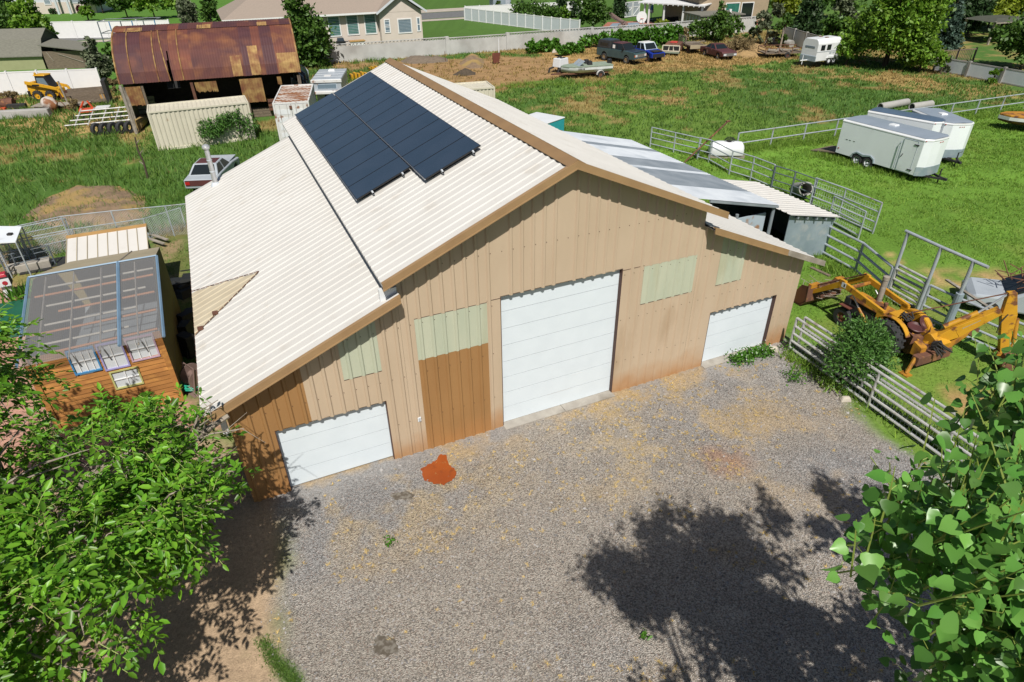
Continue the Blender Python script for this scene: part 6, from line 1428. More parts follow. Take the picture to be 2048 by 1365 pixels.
def panel_wall(label, a, b, h, step, pm, postm, name, cat, pw=.1, cap=True, group=None):
    an = hd(a, b); L = (Vector(b)-Vector(a)).length; t = thing(name, label, cat, (a[0], a[1], 0), an, group); n = max(1, round(L/step))
    for k in range(n):
        x0, x1 = L*k/n+pw/2, L*(k+1)/n-pw/2; MB().box(x0, -.03, .05, x1, .03, h-.02).build('panel', pm, t)
    if cap:
        m = MB()
        for k in range(n): m.box(L*k/n+pw/2, -.045, h-.1, L*(k+1)/n-pw/2, .045, h); m.box(L*k/n+pw/2, -.045, .03, L*(k+1)/n-pw/2, .045, .14)
        m.build('rail', postm, t)
    for k in range(n+1):
        x = L*k/n; MB().box(x-pw/2, -pw/2-.03, 0, x+pw/2, pw/2+.03, h+.08, .0, .0).build('post', postm, t)
    return t
c_, d_ = G(1563, 84), G(1632, 107); hw = HT(G(1600, 96), 63)
panel_wall('grey concrete panel wall seen between shrubs beside the horse trailer', c_, d_, hw, 3.2, 'vinyl_blue', 'concrete_grey', 'panel_wall', 'wall', .2)
c_, d_ = G(1868, 142), G(2075, 181); hw = HT(G(2030, 172), 141)
panel_wall('grey concrete panel wall running off past the garden deck', c_, d_, hw, 3.0, 'vinyl_blue', 'concrete_grey', 'panel_wall', 'wall', .22)
h1 = HT(G(88, 188), 141); panel_wall('white vinyl fence standing behind the skid steer loader', G(-30, 194), G(208, 184), h1, 2.55, 'vinyl_white', 'vinyl_white', 'vinyl_fence', 'fence', .13)
h2 = HT(G(190, 77), 43); panel_wall('white vinyl fence across the far lawn behind the rusty barn', G(92, 78), G(345, 74), h2, 4.0, 'vinyl_white', 'vinyl_white', 'vinyl_fence', 'fence', .16)
h3 = HT(G(1040, 55), 28); panel_wall('bluish white vinyl fence slanting between lawn and hedge', G(930, 41), G(1158, 70), h3, 1.75, 'vinyl_blue', 'vinyl_white', 'vinyl_fence', 'fence', .14)
panel_wall('white vinyl fence along the street behind the clipped hedge', G(931, 39), G(1178, 27), 1.9, 2.4, 'vinyl_white', 'vinyl_white', 'vinyl_fence', 'fence', .14)
a, b = G(1249, 37), G(1278, 33); an = hd(a, b); L = (b-a).length; t = thing('yard_gate', 'white double yard gate with lattice and diagonal brace beside the patio', 'gate', tuple(a), an); hg = 2.3
for x0, x1 in ((0, L*.48), (L*.52, L)):
    m = MB(); m.box(x0, -.04, .1, x0+.1, .04, hg); m.box(x1-.1, -.04, .1, x1, .04, hg); m.box(x0+.1, -.04, .1, x1-.1, .04, .22); m.box(x0+.1, -.04, hg-.12, x1-.1, .04, hg); m.box(x0+.1, -.04, hg*.62, x1-.1, .04, hg*.62+.1)
    f = m.build('gate_leaf', 'vinyl_white', t); m = MB(); beam(m, (x0+.1, -.03, .2), (x1-.1, -.03, hg*.62), .05, .1); m.build('brace', 'vinyl_white', f); MB().box(x0+.1, -.01, .22, x1-.1, .01, hg-.12).build('lattice', 'grey_paint', f)
# ================================================================== houses
def window(par, p0, p1, pxr, fr='vinyl_white', gl='blind_green', wm_=None, dpt=.06, slats=0, rail=False):
    x0, y0, x1, y1 = pxr; s0, z1 = onwall(x0, (y0), p0, p1); s1, z0 = onwall(x1, (y1), p0, p1); z1 = max(z1, onwall(x1, y0, p0, p1)[1])
    d = Vector((p1[0]-p0[0], p1[1]-p0[1], 0)).normalized(); n = Vector((d.y, -d.x, 0))
    def P(s, z, o): q = Vector((p0[0], p0[1], 0))+d*s+n*o; return Vector((q.x, q.y, z))
    def bx(m, a, za, b, zb, o0, o1): m.hexa([P(a, za, o1), P(b, za, o1), P(b, za, o0), P(a, za, o0)], [P(a, zb, o1), P(b, zb, o1), P(b, zb, o0), P(a, zb, o0)])
    m = MB(); w = .12; bx(m, s0, z0, s0+w, z1, 0, dpt); bx(m, s1-w, z0, s1, z1, 0, dpt); bx(m, s0+w, z0, s1-w, z0+w, 0, dpt); bx(m, s0+w, z1-w, s1-w, z1, 0, dpt)
    if rail: bx(m, s0+w, (z0+z1)/2-.04, s1-w, (z0+z1)/2+.04, 0, dpt)
    f = m.build('window', fr, par, world=wm_); m = MB(); bx(m, s0+w, z0+w, s1-w, z1-w, .0, .02); m.build('pane', gl, f, world=wm_)
    if slats:
        m = MB(); 
        for k in range(slats): z = z0+w+(z1-z0-2*w)*(k+.5)/slats; bx(m, s0+w, z-.03, s1-w, z+.03, .02, .035)
        m.build('blind_slat', 'vinyl_blue' if slats < 7 else 'galv_wall', f, world=wm_)
def wallbox(par, p0, p1, depth, h, m_, w_, name='wall'):
    d = Vector((p1[0]-p0[0], p1[1]-p0[1], 0)).normalized(); n = Vector((-d.y, d.x, 0))*depth; A = Vector((p0[0], p0[1], 0)); Bv = Vector((p1[0], p1[1], 0)); up = Vector((0, 0, h))
    m = MB(); m.hexa([A, Bv, Bv+n, A+n], [A+up, Bv+up, Bv+n+up, A+n+up]); return m.build(name, m_, par, world=w_)
# pale house with green blinds
p0, p1 = G(474, 112), G(762, 91); hs = thing('house', 'pale stucco house with brown shingle roof and tall windows with green blinds', 'house', tuple((p0+p1)/2), hd(p0, p1)); wH = wm(hs)
he = onwall(690, 26, p0, p1)[1]; dH = (p1-p0).normalized(); nH = Vector((-dH.y, dH.x, 0))
wallbox(hs, p0, p1, 12, he, 'stucco', wH)
g0 = p1-nH*1.0; g1 = g0+dH*( onwall(845, 60, g0, g0+dH)[0]); hgv = onwall(803, 22, g0, g1)[1]
wallbox(hs, g0+dH*.0, g1, 12.5, he-.1, 'stucco', wH)
def V3(p, z): return Vector((p.x, p.y, z))
A1, B1 = p0-dH*.8-nH*.7, p1+dH*2-nH*.7; Cc, Dd = B1+nH*14, A1+nH*14; rz_ = he+3.0
R1, R2 = A1+dH*6+nH*7, B1+nH*7
m = MB(); m.add([V3(A1, he-.1), V3(B1, he-.1), V3(R2, rz_), V3(R1, rz_), V3(Cc, he-.1), V3(Dd, he-.1)], [(0, 1, 2, 3), (4, 5, 3, 2), (5, 0, 3), (0, 5, 4, 1), (1, 4, 2)]); m.build('roof', 'shingle', hs, world=wH)
m = MB(); beam(m, V3(A1, he-.12), V3(B1-dH*1.6, he-.12), .12, .2); m.build('gutter', 'vinyl_white', hs, world=wH)
GA, GB_ = g0-dH*.5-nH*.5, g1+dH*.6-nH*.5; GM = (GA+GB_)/2; zp = he+1.9
m = MB(); m.add([V3(GA, he-.2), V3(GM, zp), V3(GB_, he-.2), V3(GA+nH*9, he-.2), V3(GM+nH*9, zp), V3(GB_+nH*9, he-.2)], [(0, 1, 4, 3), (1, 2, 5, 4)]); m.build('gable_roof', 'shingle', hs, world=wH)
m = MB(); m.add([V3(g0-nH*.02, he-.12), V3(g1-nH*.02, he-.12), V3((g0+g1)/2-nH*.02, zp-.15)], [(0, 1, 2)]); m.build('gable_wall', 'stucco', hs, world=wH)
m = MB(); beam(m, V3(GA, he-.2), V3(GM, zp), .12, .22); beam(m, V3(GM, zp), V3(GB_, he-.2), .12, .22); m.build('barge_board', 'vinyl_blue', hs, world=wH)
for pxr in ((653, 33, 684, 73), (690, 30, 720, 70), (726, 28, 755, 68)): window(hs, p0, p1, pxr, wm_=wH, slats=12)
window(hs, p0, p1, (615, 42, 628, 66), gl='glass_dark', wm_=wH)
window(hs, g0, g1, (767, 39, 782, 66), gl='glass_blue', wm_=wH, rail=True, slats=4); window(hs, g0, g1, (794, 38, 825, 66), gl='glass_blue', wm_=wH, slats=9); window(hs, g0, g1, (832, 35, 842, 63), gl='glass_blue', wm_=wH, rail=True)
for px, lab, cov in ((650, 'small grey barbecue grill by the house wall', 0), (678, 'black covered barbecue grill under the green blinds', 1)):
    q = onwall(px, 92, p0, p1)[0]; q = p0+dH*q-nH*1.6; zb = max(0, HT(q, 92)-.4) if False else 0
    t = thing('barbecue_grill', lab, 'grill', (q.x, q.y, 0), hd(p0, p1)); w3 = 1.1 if cov else .7
    MB().box(-w3/2, -.3, .55, w3/2, .3, 1.0).build('cabinet', 'black_paint' if cov else 'galv_wall', t, bevel=.03); MB().box(-w3*.4, -.28, 1.0, w3*.4, .28, 1.38, .08, .1).build('hood', 'navy_paint' if cov else 'grey_paint', t, bevel=.05)
    for sx in (-1, 1): MB().box(sx*w3*.45-.03, -.25, 0, sx*w3*.45+.03, .25, .55).build('leg', 'black_paint', t); MB().box(sx*(w3/2+.18)-.17, -.25, .9, sx*(w3/2+.18)+.17, .25, .95).build('side_table', 'black_paint', t)
q = p0+dH*onwall(710, 86, p0, p1)[0]-nH*1.4; t = thing('patio_table', 'low table with a tan wooden top beside the black covered grill', 'table', (q.x, q.y, 0), hd(p0, p1)); MB().box(-.95, -.5, .85, .95, .5, .95).build('table_top', 'tan_paint', t); MB().box(-.85, -.42, 0, .85, .42, .85).build('table_base', 'vinyl_white', t)
# street and pavements beyond
q0, q1 = G(890, 38), G(890, 22)
def strip_sheet(name, pA, pB, wA, z, m_):
    d = Vector((cT, sT, 0)); m = MB(); m.quad(V3(pA-d*160, z), V3(pA+d*30, z), V3(pB+d*30, z), V3(pB-d*160, z)); return struct(m.build(name, m_))
strip_sheet('pavement', G(890, 41), G(890, 37.5), 0, .02, 'sidewalk'); strip_sheet('street', G(890, 36.5), G(890, 24.5), 0, .012, 'asphalt'); strip_sheet('pavement', G(890, 24), G(890, 18), 0, .03, 'sidewalk')
# tan house with the covered patio
p0, p1 = G(1392, 55), G(1530, 47); hs = thing('house', 'tan stucco house with a glass sliding door and grey roofed side shed', 'house', tuple((p0+p1)/2), hd(p0, p1)); wH = wm(hs); dH = (p1-p0).normalized(); nH = Vector((-dH.y, dH.x, 0))
wallbox(hs, p0, p1, 10, 4.2, 'stucco_tan', wH)
A1, B1 = p0-dH*.6-nH*.8, p1+dH*.6-nH*.8; m = MB(); GM = (A1+B1)/2
m.add([V3(A1, 3.9), V3(GM, 7.0), V3(B1, 3.9), V3(A1+nH*11.5, 3.9), V3(GM+nH*11.5, 7.0), V3(B1+nH*11.5, 3.9)], [(0, 1, 4, 3), (1, 2, 5, 4)]); m.build('roof', 'shingle_grey', hs, world=wH)
m = MB(); m.add([V3(p0-nH*.02, 4.1), V3(p1-nH*.02, 4.1), V3((p0+p1)/2-nH*.02, 6.6)], [(0, 1, 2)]); m.build('gable_wall', 'stucco_tan', hs, world=wH)
m = MB(); beam(m, V3(A1, 3.95), V3(GM, 7.05), .12, .25); m.build('barge_board', 'vinyl_white', hs, world=wH)
window(hs, p0, p1, (1452, 6, 1477, 29), wm_=wH, gl='blind_green'); window(hs, p0, p1, (1484, 5, 1503, 38), wm_=wH, gl='glass_dark')
m = MB(); s_ = onwall(1492, 42, p0, p1)[0]
for k in range(3): a = p0+dH*(s_-1.4-.1*k); m.hexa([V3(a-nH*(.6+.35*k), 0), V3(a+dH*(2.8+.2*k)-nH*(.6+.35*k), 0), V3(a+dH*(2.8+.2*k)-nH*.02, 0), V3(a-nH*.02, 0)], [V3(a-nH*(.6+.35*k), .75-.25*k), V3(a+dH*(2.8+.2*k)-nH*(.6+.35*k), .75-.25*k), V3(a+dH*(2.8+.2*k)-nH*.02, .75-.25*k), V3(a-nH*.02, .75-.25*k)])
m.build('brick_steps', 'brick_red', hs, world=wH)
q0, q1 = G(1398, 66), G(1482, 62); an = hd(q0, q1); L = (q1-q0).length; t = thing('lean_to_shed', 'low shed with a dark grey flat roof against the tan house', 'shed', tuple(q0), an); MB().box(0, 0, 0, L, 5.0, 2.0).build('wall', 'beige_panel', t); MB().box(-.2, -.2, 2.0, L+.2, 5.1, 2.14).build('roof', 'shingle_grey', t); MB().box(L*.7, .5, 2.14, L*.7+.3, .8, 2.7).build('roof_vent', 'vinyl_white', t)
for k in range(5): MB().box(-.06, .3+k*.9, 0, -.01, .38+k*.9, 2.0).build('side_batten', 'vinyl_white', t)
b0, b1 = G(1283, 47), G(1400, 56); pt = thing('patio_cover', 'white flat patio roof on square posts over a shaded terrace', 'patio cover', tuple((b0+b1)/2), hd(b0, b1)); wP = wm(pt); d = (b1-b0).normalized(); n = Vector((-d.y, d.x, 0)); zc = HT(b0, 4)
m = MB(); E0, E1 = b0-d*.6-n*.4, b1+d*.4-n*.4; m.hexa([V3(E0, zc-.15), V3(E1, zc-.15), V3(E1+n*7, zc+.35), V3(E0+n*7, zc+.35)], [V3(E0, zc), V3(E1, zc), V3(E1+n*7, zc+.5), V3(E0+n*7, zc+.5)]); m.build('roof', 'vinyl_white', pt, world=wP)
m = MB()
for k in range(14): a = E0+(E1-E0)*(k/13); m.hexa([V3(a-n*.08, zc-.28), V3(a+d*.1-n*.08, zc-.28), V3(a+d*.1+n*.05, zc-.28), V3(a+n*.05, zc-.28)], [V3(a-n*.08, zc), V3(a+d*.1-n*.08, zc), V3(a+d*.1+n*.05, zc), V3(a+n*.05, zc)])
m.build('rafter_end', 'vinyl_white', pt, world=wP)
for f in (.02, .1, .36, .68, .98): a = b0.lerp(b1, f); MB().hexa([V3(a, 0), V3(a+d*.22, 0), V3(a+d*.22+n*.22, 0), V3(a+n*.22, 0)], [V3(a, zc-.1), V3(a+d*.22, zc-.1), V3(a+d*.22+n*.22, zc-.1), V3(a+n*.22, zc-.1)]).build('post', 'vinyl_white', pt, world=wP)
wallbox(pt, b0+n*6.5, b1+n*6.5, .3, zc, 'stucco_tan', wP, 'back_wall')
for q, sz, mm, lab in ((G(1350, 50), (1.1, .5, .9), 'black_matte', 'dark covered armchair under the patio roof'), (G(1337, 52), (.5, .4, .6), 'maroon', 'maroon cushion seat beside a patio post'), (G(1378, 53), (1.2, .5, .9), 'beige_panel', 'beige box bench under the patio roof')):
    t = thing('garden_bench', lab, 'bench', tuple(q+Vector((0, 1.2, 0))), .3); MB().box(-sz[0], -sz[1], 0, sz[0], sz[1], sz[2]*.5, .05, .05).build('cushion', mm, t, bevel=.05); MB().box(-sz[0], sz[1]*.5, sz[2]*.5, sz[0], sz[1], sz[2]).build('backrest', mm, t, bevel=.05)
q = G(1303, 42); t = thing('folded_parasol', 'folded blue and white parasol standing at the patio edge', 'parasol', tuple(q+Vector((0, .5, 0)))); MB().lathe([(.05, .1), (.05, 1.0), (.3, 1.1), (.22, 1.9), (.04, 2.6)], 10).build('canopy', 'sky_frame', t); MB().lathe([(.31, 1.1), (.28, 1.45)], 10).build('stripe', 'vinyl_white', t); MB().lathe([(.4, 0), (.4, .1)], 12).build('base', 'black_paint', t)
# pool terrace, slide, basketball hoop
m = MB(); m.quad(*[V3(G(*p), .02) for p in ((1190, 66), (1330, 60), (1300, 42), (1215, 45))]); struct(m.build('terrace', 'brick_red'))
m = MB(); m.quad(*[V3(G(*p), .06) for p in ((1208, 64), (1296, 59), (1275, 46), (1225, 48))]); struct(m.build('pool_cover', 'pool_cover'))
q = G(1243, 62); t = thing('water_slide', 'brown curved pool slide behind the block wall', 'slide', tuple(q)); hs_ = HT(q, 28); m = MB()
pts = [(-2.3, 3.0, hs_), (-1.6, 2.2, hs_*.9), (-.6, 1.0, hs_*.62), (.2, .4, hs_*.42), (.5, 0, .9), (.1, -.4, .6)]
for p, q_ in zip(pts, pts[1:]):
    beam(m, p, q_, .9, .12)
m.build('chute', 'slide_brown', t, smooth=False); m = MB()
for sgn in (-.45, .45): m.tube([(p[0]+sgn*.3, p[1]+sgn, p[2]+.22) for p in pts], .09, 6)
m.build('side_wall', 'slide_brown', t); MB().box(-.5, -.3, 0, .5, .5, .8, .05, .05).build('pedestal', 'slide_brown', t, bevel=.05)
q = G(1284, 57); hq = HT(q, 30); t = thing('basketball_hoop', 'white basketball hoop with a round backboard by the pool', 'hoop', tuple(q)); MB().tube([(0, 0, 0), (0, 0, hq*.7), (-.2, -.2, hq*.85)], .08, 8).build('pole', 'vinyl_white', t); MB().at(-.25, -.3, hq*.85).lathe([(.05, -.04), (.75, -.04), (.75, .04), (.05, .04)], 18, 'y').build('backboard', 'vinyl_white', t); MB().at(-.25, -.65, hq*.75).lathe([(.22, -.02), (.26, -.02), (.26, .02), (.22, .02)], 14, 'z', ring=True).build('rim', 'orange_red', t); MB().box(-1.0, -.6, 0, .5, .6, .35, .05, .05).build('base', 'vinyl_white', t, bevel=.03)
q0, q1 = G(1022, 26), G(1002, 26); t = thing('garden_shed', 'small dark grey shed among the hedge bushes', 'shed', tuple(q0), .3); MB().box(-3.2, 0, 0, 0, 2.4, 2.6).build('wall', 'galv_wall', t); MB().box(-3.4, -.2, 2.6, .2, 2.6, 2.78).build('roof', 'black_paint', t); MB().box(-1.0, -.03, .1, -.2, 0, 2.2).build('door', 'grey_paint', t)
# far left house
p0, p1 = G(15, 30), G(195, 26); hs = thing('house', 'white and tan house far behind the lawn with green-blue windows', 'house', tuple((p0+p1)/2), hd(p0, p1)); wH = wm(hs); dH = (p1-p0).normalized(); nH = Vector((-dH.y, dH.x, 0))
wallbox(hs, p0, p1, 12, 5.5, 'vinyl_blue', wH); wallbox(hs, p0-nH*.08, p1-nH*.08, .3, 1.9, 'stucco', wH, 'wainscot')
A1, B1 = p0-dH-nH, p1+dH-nH; m = MB(); m.add([V3(A1, 5.4), V3(B1, 5.4), V3(B1-dH*4+nH*7, 8.5), V3(A1+dH*4+nH*7, 8.5), V3(B1+nH*14, 5.4), V3(A1+nH*14, 5.4)], [(0, 1, 2, 3), (2, 4, 5, 3), (0, 3, 5), (1, 4, 2)]); m.build('roof', 'shingle_grey', hs, world=wH)
for pxr in ((84, 2, 104, 14), (138, 2, 166, 11), (52, 2, 68, 20)): window(hs, p0-nH*.1, p1-nH*.1, (pxr[0], -6, pxr[2], pxr[3]-4), wm_=wH, gl='glass_blue', slats=5)
for f in (.3, .62, .75): a = p0.lerp(p1, f)-nH*1.5; MB().tube([a, V3(a, 5.4)], .22, 8).build('porch_post', 'vinyl_blue', hs, world=wH)
# green gambrel shed with its lean-to
p0, p1 = G(-60, 144), G(93, 139); zE = HT(p1, 112); hs = thing('gambrel_shed', 'sage green garden shed with a grey shingled barn-style roof', 'shed', tuple((p0+p1)/2), hd(p0, p1)); wH = wm(hs); dH = (p1-p0).normalized(); nH = Vector((-dH.y, dH.x, 0))
wallbox(hs, p0, p1, 5.0, zE, 'shed_green', wH)
PR = [(-.25, zE-.05), (.75, zE+1.5), (2.5, zE+2.35), (4.25, zE+1.5), (5.25, zE-.05)]
m = MB()
for (a, za), (b, zb) in zip(PR, PR[1:]): m.hexa([V3(p0-dH*.2+nH*a, za), V3(p1+dH*.2+nH*a, za), V3(p1+dH*.2+nH*b, zb), V3(p0-dH*.2+nH*b, zb)], [V3(p0-dH*.2+nH*a, za+.08), V3(p1+dH*.2+nH*a, za+.08), V3(p1+dH*.2+nH*b, zb+.08), V3(p0-dH*.2+nH*b, zb+.08)])
m.build('roof', 'shingle_grey', hs, world=wH)
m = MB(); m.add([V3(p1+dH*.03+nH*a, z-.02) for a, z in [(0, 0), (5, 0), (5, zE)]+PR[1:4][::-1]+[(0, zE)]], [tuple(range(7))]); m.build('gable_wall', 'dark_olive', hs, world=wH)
a0, a1 = p1+dH*.15, p1+dH*4.6; t = thing('lean_to_shed', 'dark open lean-to with a flat grey roof beside the sage green shed', 'shed', tuple(a0), hd(p0, p1)); Ls = 4.4
MB().hexa([(0, -.3, 2.35), (Ls, -.5, 1.75), (Ls, 3.2, 1.95), (0, 3.2, 2.55)], [(0, -.3, 2.45), (Ls, -.5, 1.85), (Ls, 3.2, 2.05), (0, 3.2, 2.65)]).build('roof', 'shingle_grey', t); MB().box(.05, 0, 0, Ls-.1, .08, 1.75).build('front_wall', 'old_wood', t); MB().box(Ls-.15, 0, 0, Ls-.05, 3, 1.75).build('end_wall', 'dark_olive', t); MB().box(.05, 2.9, 0, Ls-.1, 3, 1.9).build('back_wall', 'old_wood', t)
m = MB(); beam(m, (1.6, -.05, 1.5), (3.9, -.05, .6), .04, .06); beam(m, (.5, -.05, 1.7), (.9, -.05, .8), .04, .06); m.build('loose_stick', 'grey_wood', t)
# trampoline frame seen over the rusty barn
a, b = G(208, 86), G(320, 82); t = thing('trampoline', 'trampoline net frame with blue padded poles over the rusty barn roof', 'trampoline', tuple((a+b)/2)); d = (b-a)/2; hz = HT(a, 44)
for k in range(6): f = -1+2*k/5; MB().tube([(d.x*f, d.y*f, 0), (d.x*f, d.y*f, hz)], .07, 6).build('pole', 'sky_frame' if k % 2 else 'pipe_dark', t)
m = MB(); 
for z in (hz*.45, hz): m.tube([(-d.x, -d.y, z), (d.x, d.y, z)], .05, 6); m.tube([(-d.x-.5, -d.y+3, z), (d.x-.5, d.y+3, z)], .05, 6); m.tube([(-d.x, -d.y, z), (-d.x-.5, -d.y+3, z)], .05, 6); m.tube([(d.x, d.y, z), (d.x-.5, d.y+3, z)], .05, 6)
m.build('ring_frame', 'pipe_dark', t)
# garden deck at the right edge
a, b = G(1873, 128), G(1945, 123); t = thing('deck_railing', 'dark metal garden railing above the grey panel wall', 'railing', tuple(a), hd(a, b)); L = (b-a).length; m = MB()
m.box(0, -.05, 1.15, L, .05, 1.25); m.box(0, -.04, .1, L, .04, .18)
t1 = m.build('hand_rail', 'old_wood', t); m = MB()
for k in range(int(L/.22)): m.box(k*.22, -.02, .18, k*.22+.06, .02, 1.15)
m.build('baluster', 'old_wood', t1)
for k in (0, .5, 1): MB().box(L*k-.06, -.07, 0, L*k+.06, .07, 1.35).build('post', 'black_paint', t)
q = G(2010, 88); t = thing('pavilion', 'dark roofed garden pavilion under the trees', 'pavilion', tuple(q), .25)
for x in (-2.6, 2.6):
    for y in (0, 4): MB().box(x-.1, y-.1, 0, x+.1, y+.1, 2.5).build('post', 'grey_wood', t)
MB().box(-2.8, -.3, 2.4, 2.8, 4.3, 2.75, .9, .9).build('roof', 'dark_olive', t); MB().box(-2.8, -.36, 2.3, 2.8, -.3, 2.42).build('fascia', 'grey_wood', t)
# ================================================================== ground marks and mounds
rng = np.random.default_rng(5)
def blob_sheet(name, poly, z, m_, label, cat, jit=.12, th=.004, stuff=False):
    P = [Vector(p) for p in poly]; out = []
    n = len(P)
    for i in range(n):
        for k in range(4):
            q = P[i].lerp(P[(i+1) % n], k/4); cc_ = sum(P, Vector((0, 0, 0)))/n; dr = (q-cc_).normalized()*rnd.uniform(-jit, jit); out.append((q.x+dr.x, q.y+dr.y))
    c = Vector((sum(p[0] for p in out)/len(out), sum(p[1] for p in out)/len(out), z))
    o = MB().prism([(x-c.x, y-c.y) for x, y in out], 0, th, 'z').build(name, m_); o.location = c
    return tag(o, label, cat)
blob_sheet('mud_puddle', [G(*p) for p in ((842, 940), (862, 928), (872, 922), (880, 911), (893, 912), (896, 930), (908, 938), (913, 952), (905, 963), (888, 972), (868, 969), (850, 962))], .024, 'mud_red', 'bright orange red muddy puddle stain on the gravel below the brown siding', 'stain', .03)
for (cx, cy, rx, ry), lab in (((772, 1293, 26, 22), 'dark oil stain on open gravel near the bottom of the yard'), ((805, 993, 26, 8), 'dark streak stain below the left wing door'), ):
    blob_sheet('oil_stain', [G(cx+rx*math.cos(a), cy+ry*math.sin(a)) for a in np.linspace(0, 2*PI, 10)[:-1]], .014, 'oil_stain', lab, 'stain', .035)
def mound(name, label, pxs, hgt, m_='ground', seed=3, res=.25, soft=1.2):
    poly = [tuple(G(*p)[:2]) for p in pxs]; xs = [p[0] for p in poly]; ys = [p[1] for p in poly]
    X, Y = np.meshgrid(np.arange(min(xs)-1, max(xs)+1, res), np.arange(min(ys)-1, max(ys)+1, res)); x, y = X.ravel(), Y.ravel()
    d = sdist(x, y, poly); h = sstep(.25, -soft, d)*hgt*(.55+.9*fbm(x, y, 1.4, seed))-.03+(fbm(x, y, .35, seed+4)-.5)*.25*sstep(.2, -.5, d)
    ny, nx = X.shape; i = np.arange(nx*ny).reshape(ny, nx); F = np.stack([i[:-1, :-1], i[:-1, 1:], i[1:, 1:], i[1:, :-1]], -1).reshape(-1, 4); F = F[(d < .3)[F].any(1)]
    used = np.unique(F); mp = np.full(nx*ny, -1); mp[used] = np.arange(len(used))
    o = np_mesh(name, np.stack([x, y, h], 1)[used], mp[F], m_); o.data.polygons.foreach_set('use_smooth', [True]*len(o.data.polygons)); return struct(o, label)
mound('dirt_mound', 'bare brown dirt mound behind the chain link fence', ((45, 435), (95, 395), (150, 372), (240, 372), (290, 395), (300, 430), (250, 450), (150, 455), (80, 455)), .32, 'dirt_heap')
mound('dirt_mound', 'small grey rubble mound on bare soil near the block wall', ((918, 128), (932, 112), (955, 110), (968, 122), (965, 136), (940, 138)), .5, 'dirt_heap', 9)
mound('dirt_mound', 'low dark soil heap beside the rubble mound', ((905, 150), (925, 142), (950, 145), (950, 150), (925, 153)), .5, 'bark_dark', 19)
mound('earth_bank', 'low brown earth bank along the block wall', ((800, 122), (830, 117), (895, 117), (895, 124), (850, 128), (810, 128)), .45, 'old_wood', 29)
mound('earth_bank', 'dry straw bank behind the maroon coupe', ((1430, 98), (1470, 84), (1530, 92), (1540, 110), (1500, 118), (1450, 112)), .5, 'dry_bank', 39)
q = G(1690, 802); t = MB().box(-.17, -.11, 0, .17, .11, .16, .06, .05).build('boulder', 'rock_pale', None, bevel=.04); t.location = q; tag(t, 'pale rounded rock at the foot of the green bush by the gates', 'rock')
q = B(7.95, -.35); t = MB().box(-.2, -.14, 0, .2, .14, .2, .07, .06).build('boulder', 'rock_pale', None, bevel=.05); t.location = q; tag(t, 'grey brown rock lying beside the right small door', 'rock')
t = thing('plank', 'grey plank lying on the grass beside the barn eave, by the digger bucket', 'plank', tuple(G(1640, 545)), hd(G(1628, 535), G(1652, 546))); MB().box(-.45, -.07, .01, .45, .07, .06).build('board', 'old_wood', t)
# ================================================================== VEGETATION
RN = np.random.default_rng(21)
def unit(a): return a/np.maximum(np.linalg.norm(a, axis=1, keepdims=True), 1e-9)
def quads_mesh(name, V, k, m, par=None, kind=None):
    # V: (n,k,3) one polygon per leaf
    n = len(V); return np_mesh(name, V.reshape(-1, 3), np.arange(n*k).reshape(n, k), m, par, kind)
def leaf_quads(c, d, nr, L, W):
    d = unit(d); s = unit(np.cross(d, nr)); u = np.cross(s, d); L = L[:, None]; W = W[:, None]
    return np.stack([c-d*L*.5, c+s*W*.5+u*W*.12, c+d*L*.5-u*L*.08, c-s*W*.5+u*W*.12], 1)
def leaf_fold(c, d, nr, L, W, shape):
    # two folded halves: base, flank, flank, tip on either side of the midrib; c is the leaf base
    d = unit(d); s = unit(np.cross(d, nr)); u = np.cross(s, d); L = L[:, None]; W = W[:, None]
    P = lambda a, b, h: c+d*L*a+s*W*b+u*W*h
    (a1, b1), (a2, b2) = shape
    V = np.stack([P(0, 0, 0), P(a1, b1, .16), P(a2, b2, .13), P(1, 0, -.12), P(a2, -b2, .13), P(a1, -b1, .16)], 1); n = len(V)
    i = np.arange(n)[:, None]*6
    F = np.concatenate([i+np.array([[0, 1, 2, 3]]), i+np.array([[0, 3, 4, 5]])], 0)
    return V.reshape(-1, 3), F
def leaf_round(c, d, nr, L, W):
    d = unit(d); s = unit(np.cross(d, nr)); u = np.cross(s, d); L = L[:, None]; W = W[:, None]; P = lambda a, b, h: c+d*L*a+s*W*b+u*W*h
    R_ = [(.02, .22), (.14, .46), (.36, .50), (.62, .36), (.84, .15)]; hs = [.07, .12, .10, .04, -.03]
    V = np.stack([P(.06, 0, 0), P(.5, 0, 0), P(1.02, 0, -.12)]+[P(a, b, h) for (a, b), h in zip(R_, hs)]+[P(a, -b, h) for (a, b), h in zip(R_, hs)], 1); i = np.arange(len(V))[:, None]*13
    F = np.concatenate([i+np.array([q]) for q in ((0, 3, 4, 5), (0, 5, 6, 1), (1, 6, 7, 2), (0, 10, 9, 8), (0, 1, 11, 10), (1, 2, 12, 11))], 0); return V.reshape(-1, 3), F
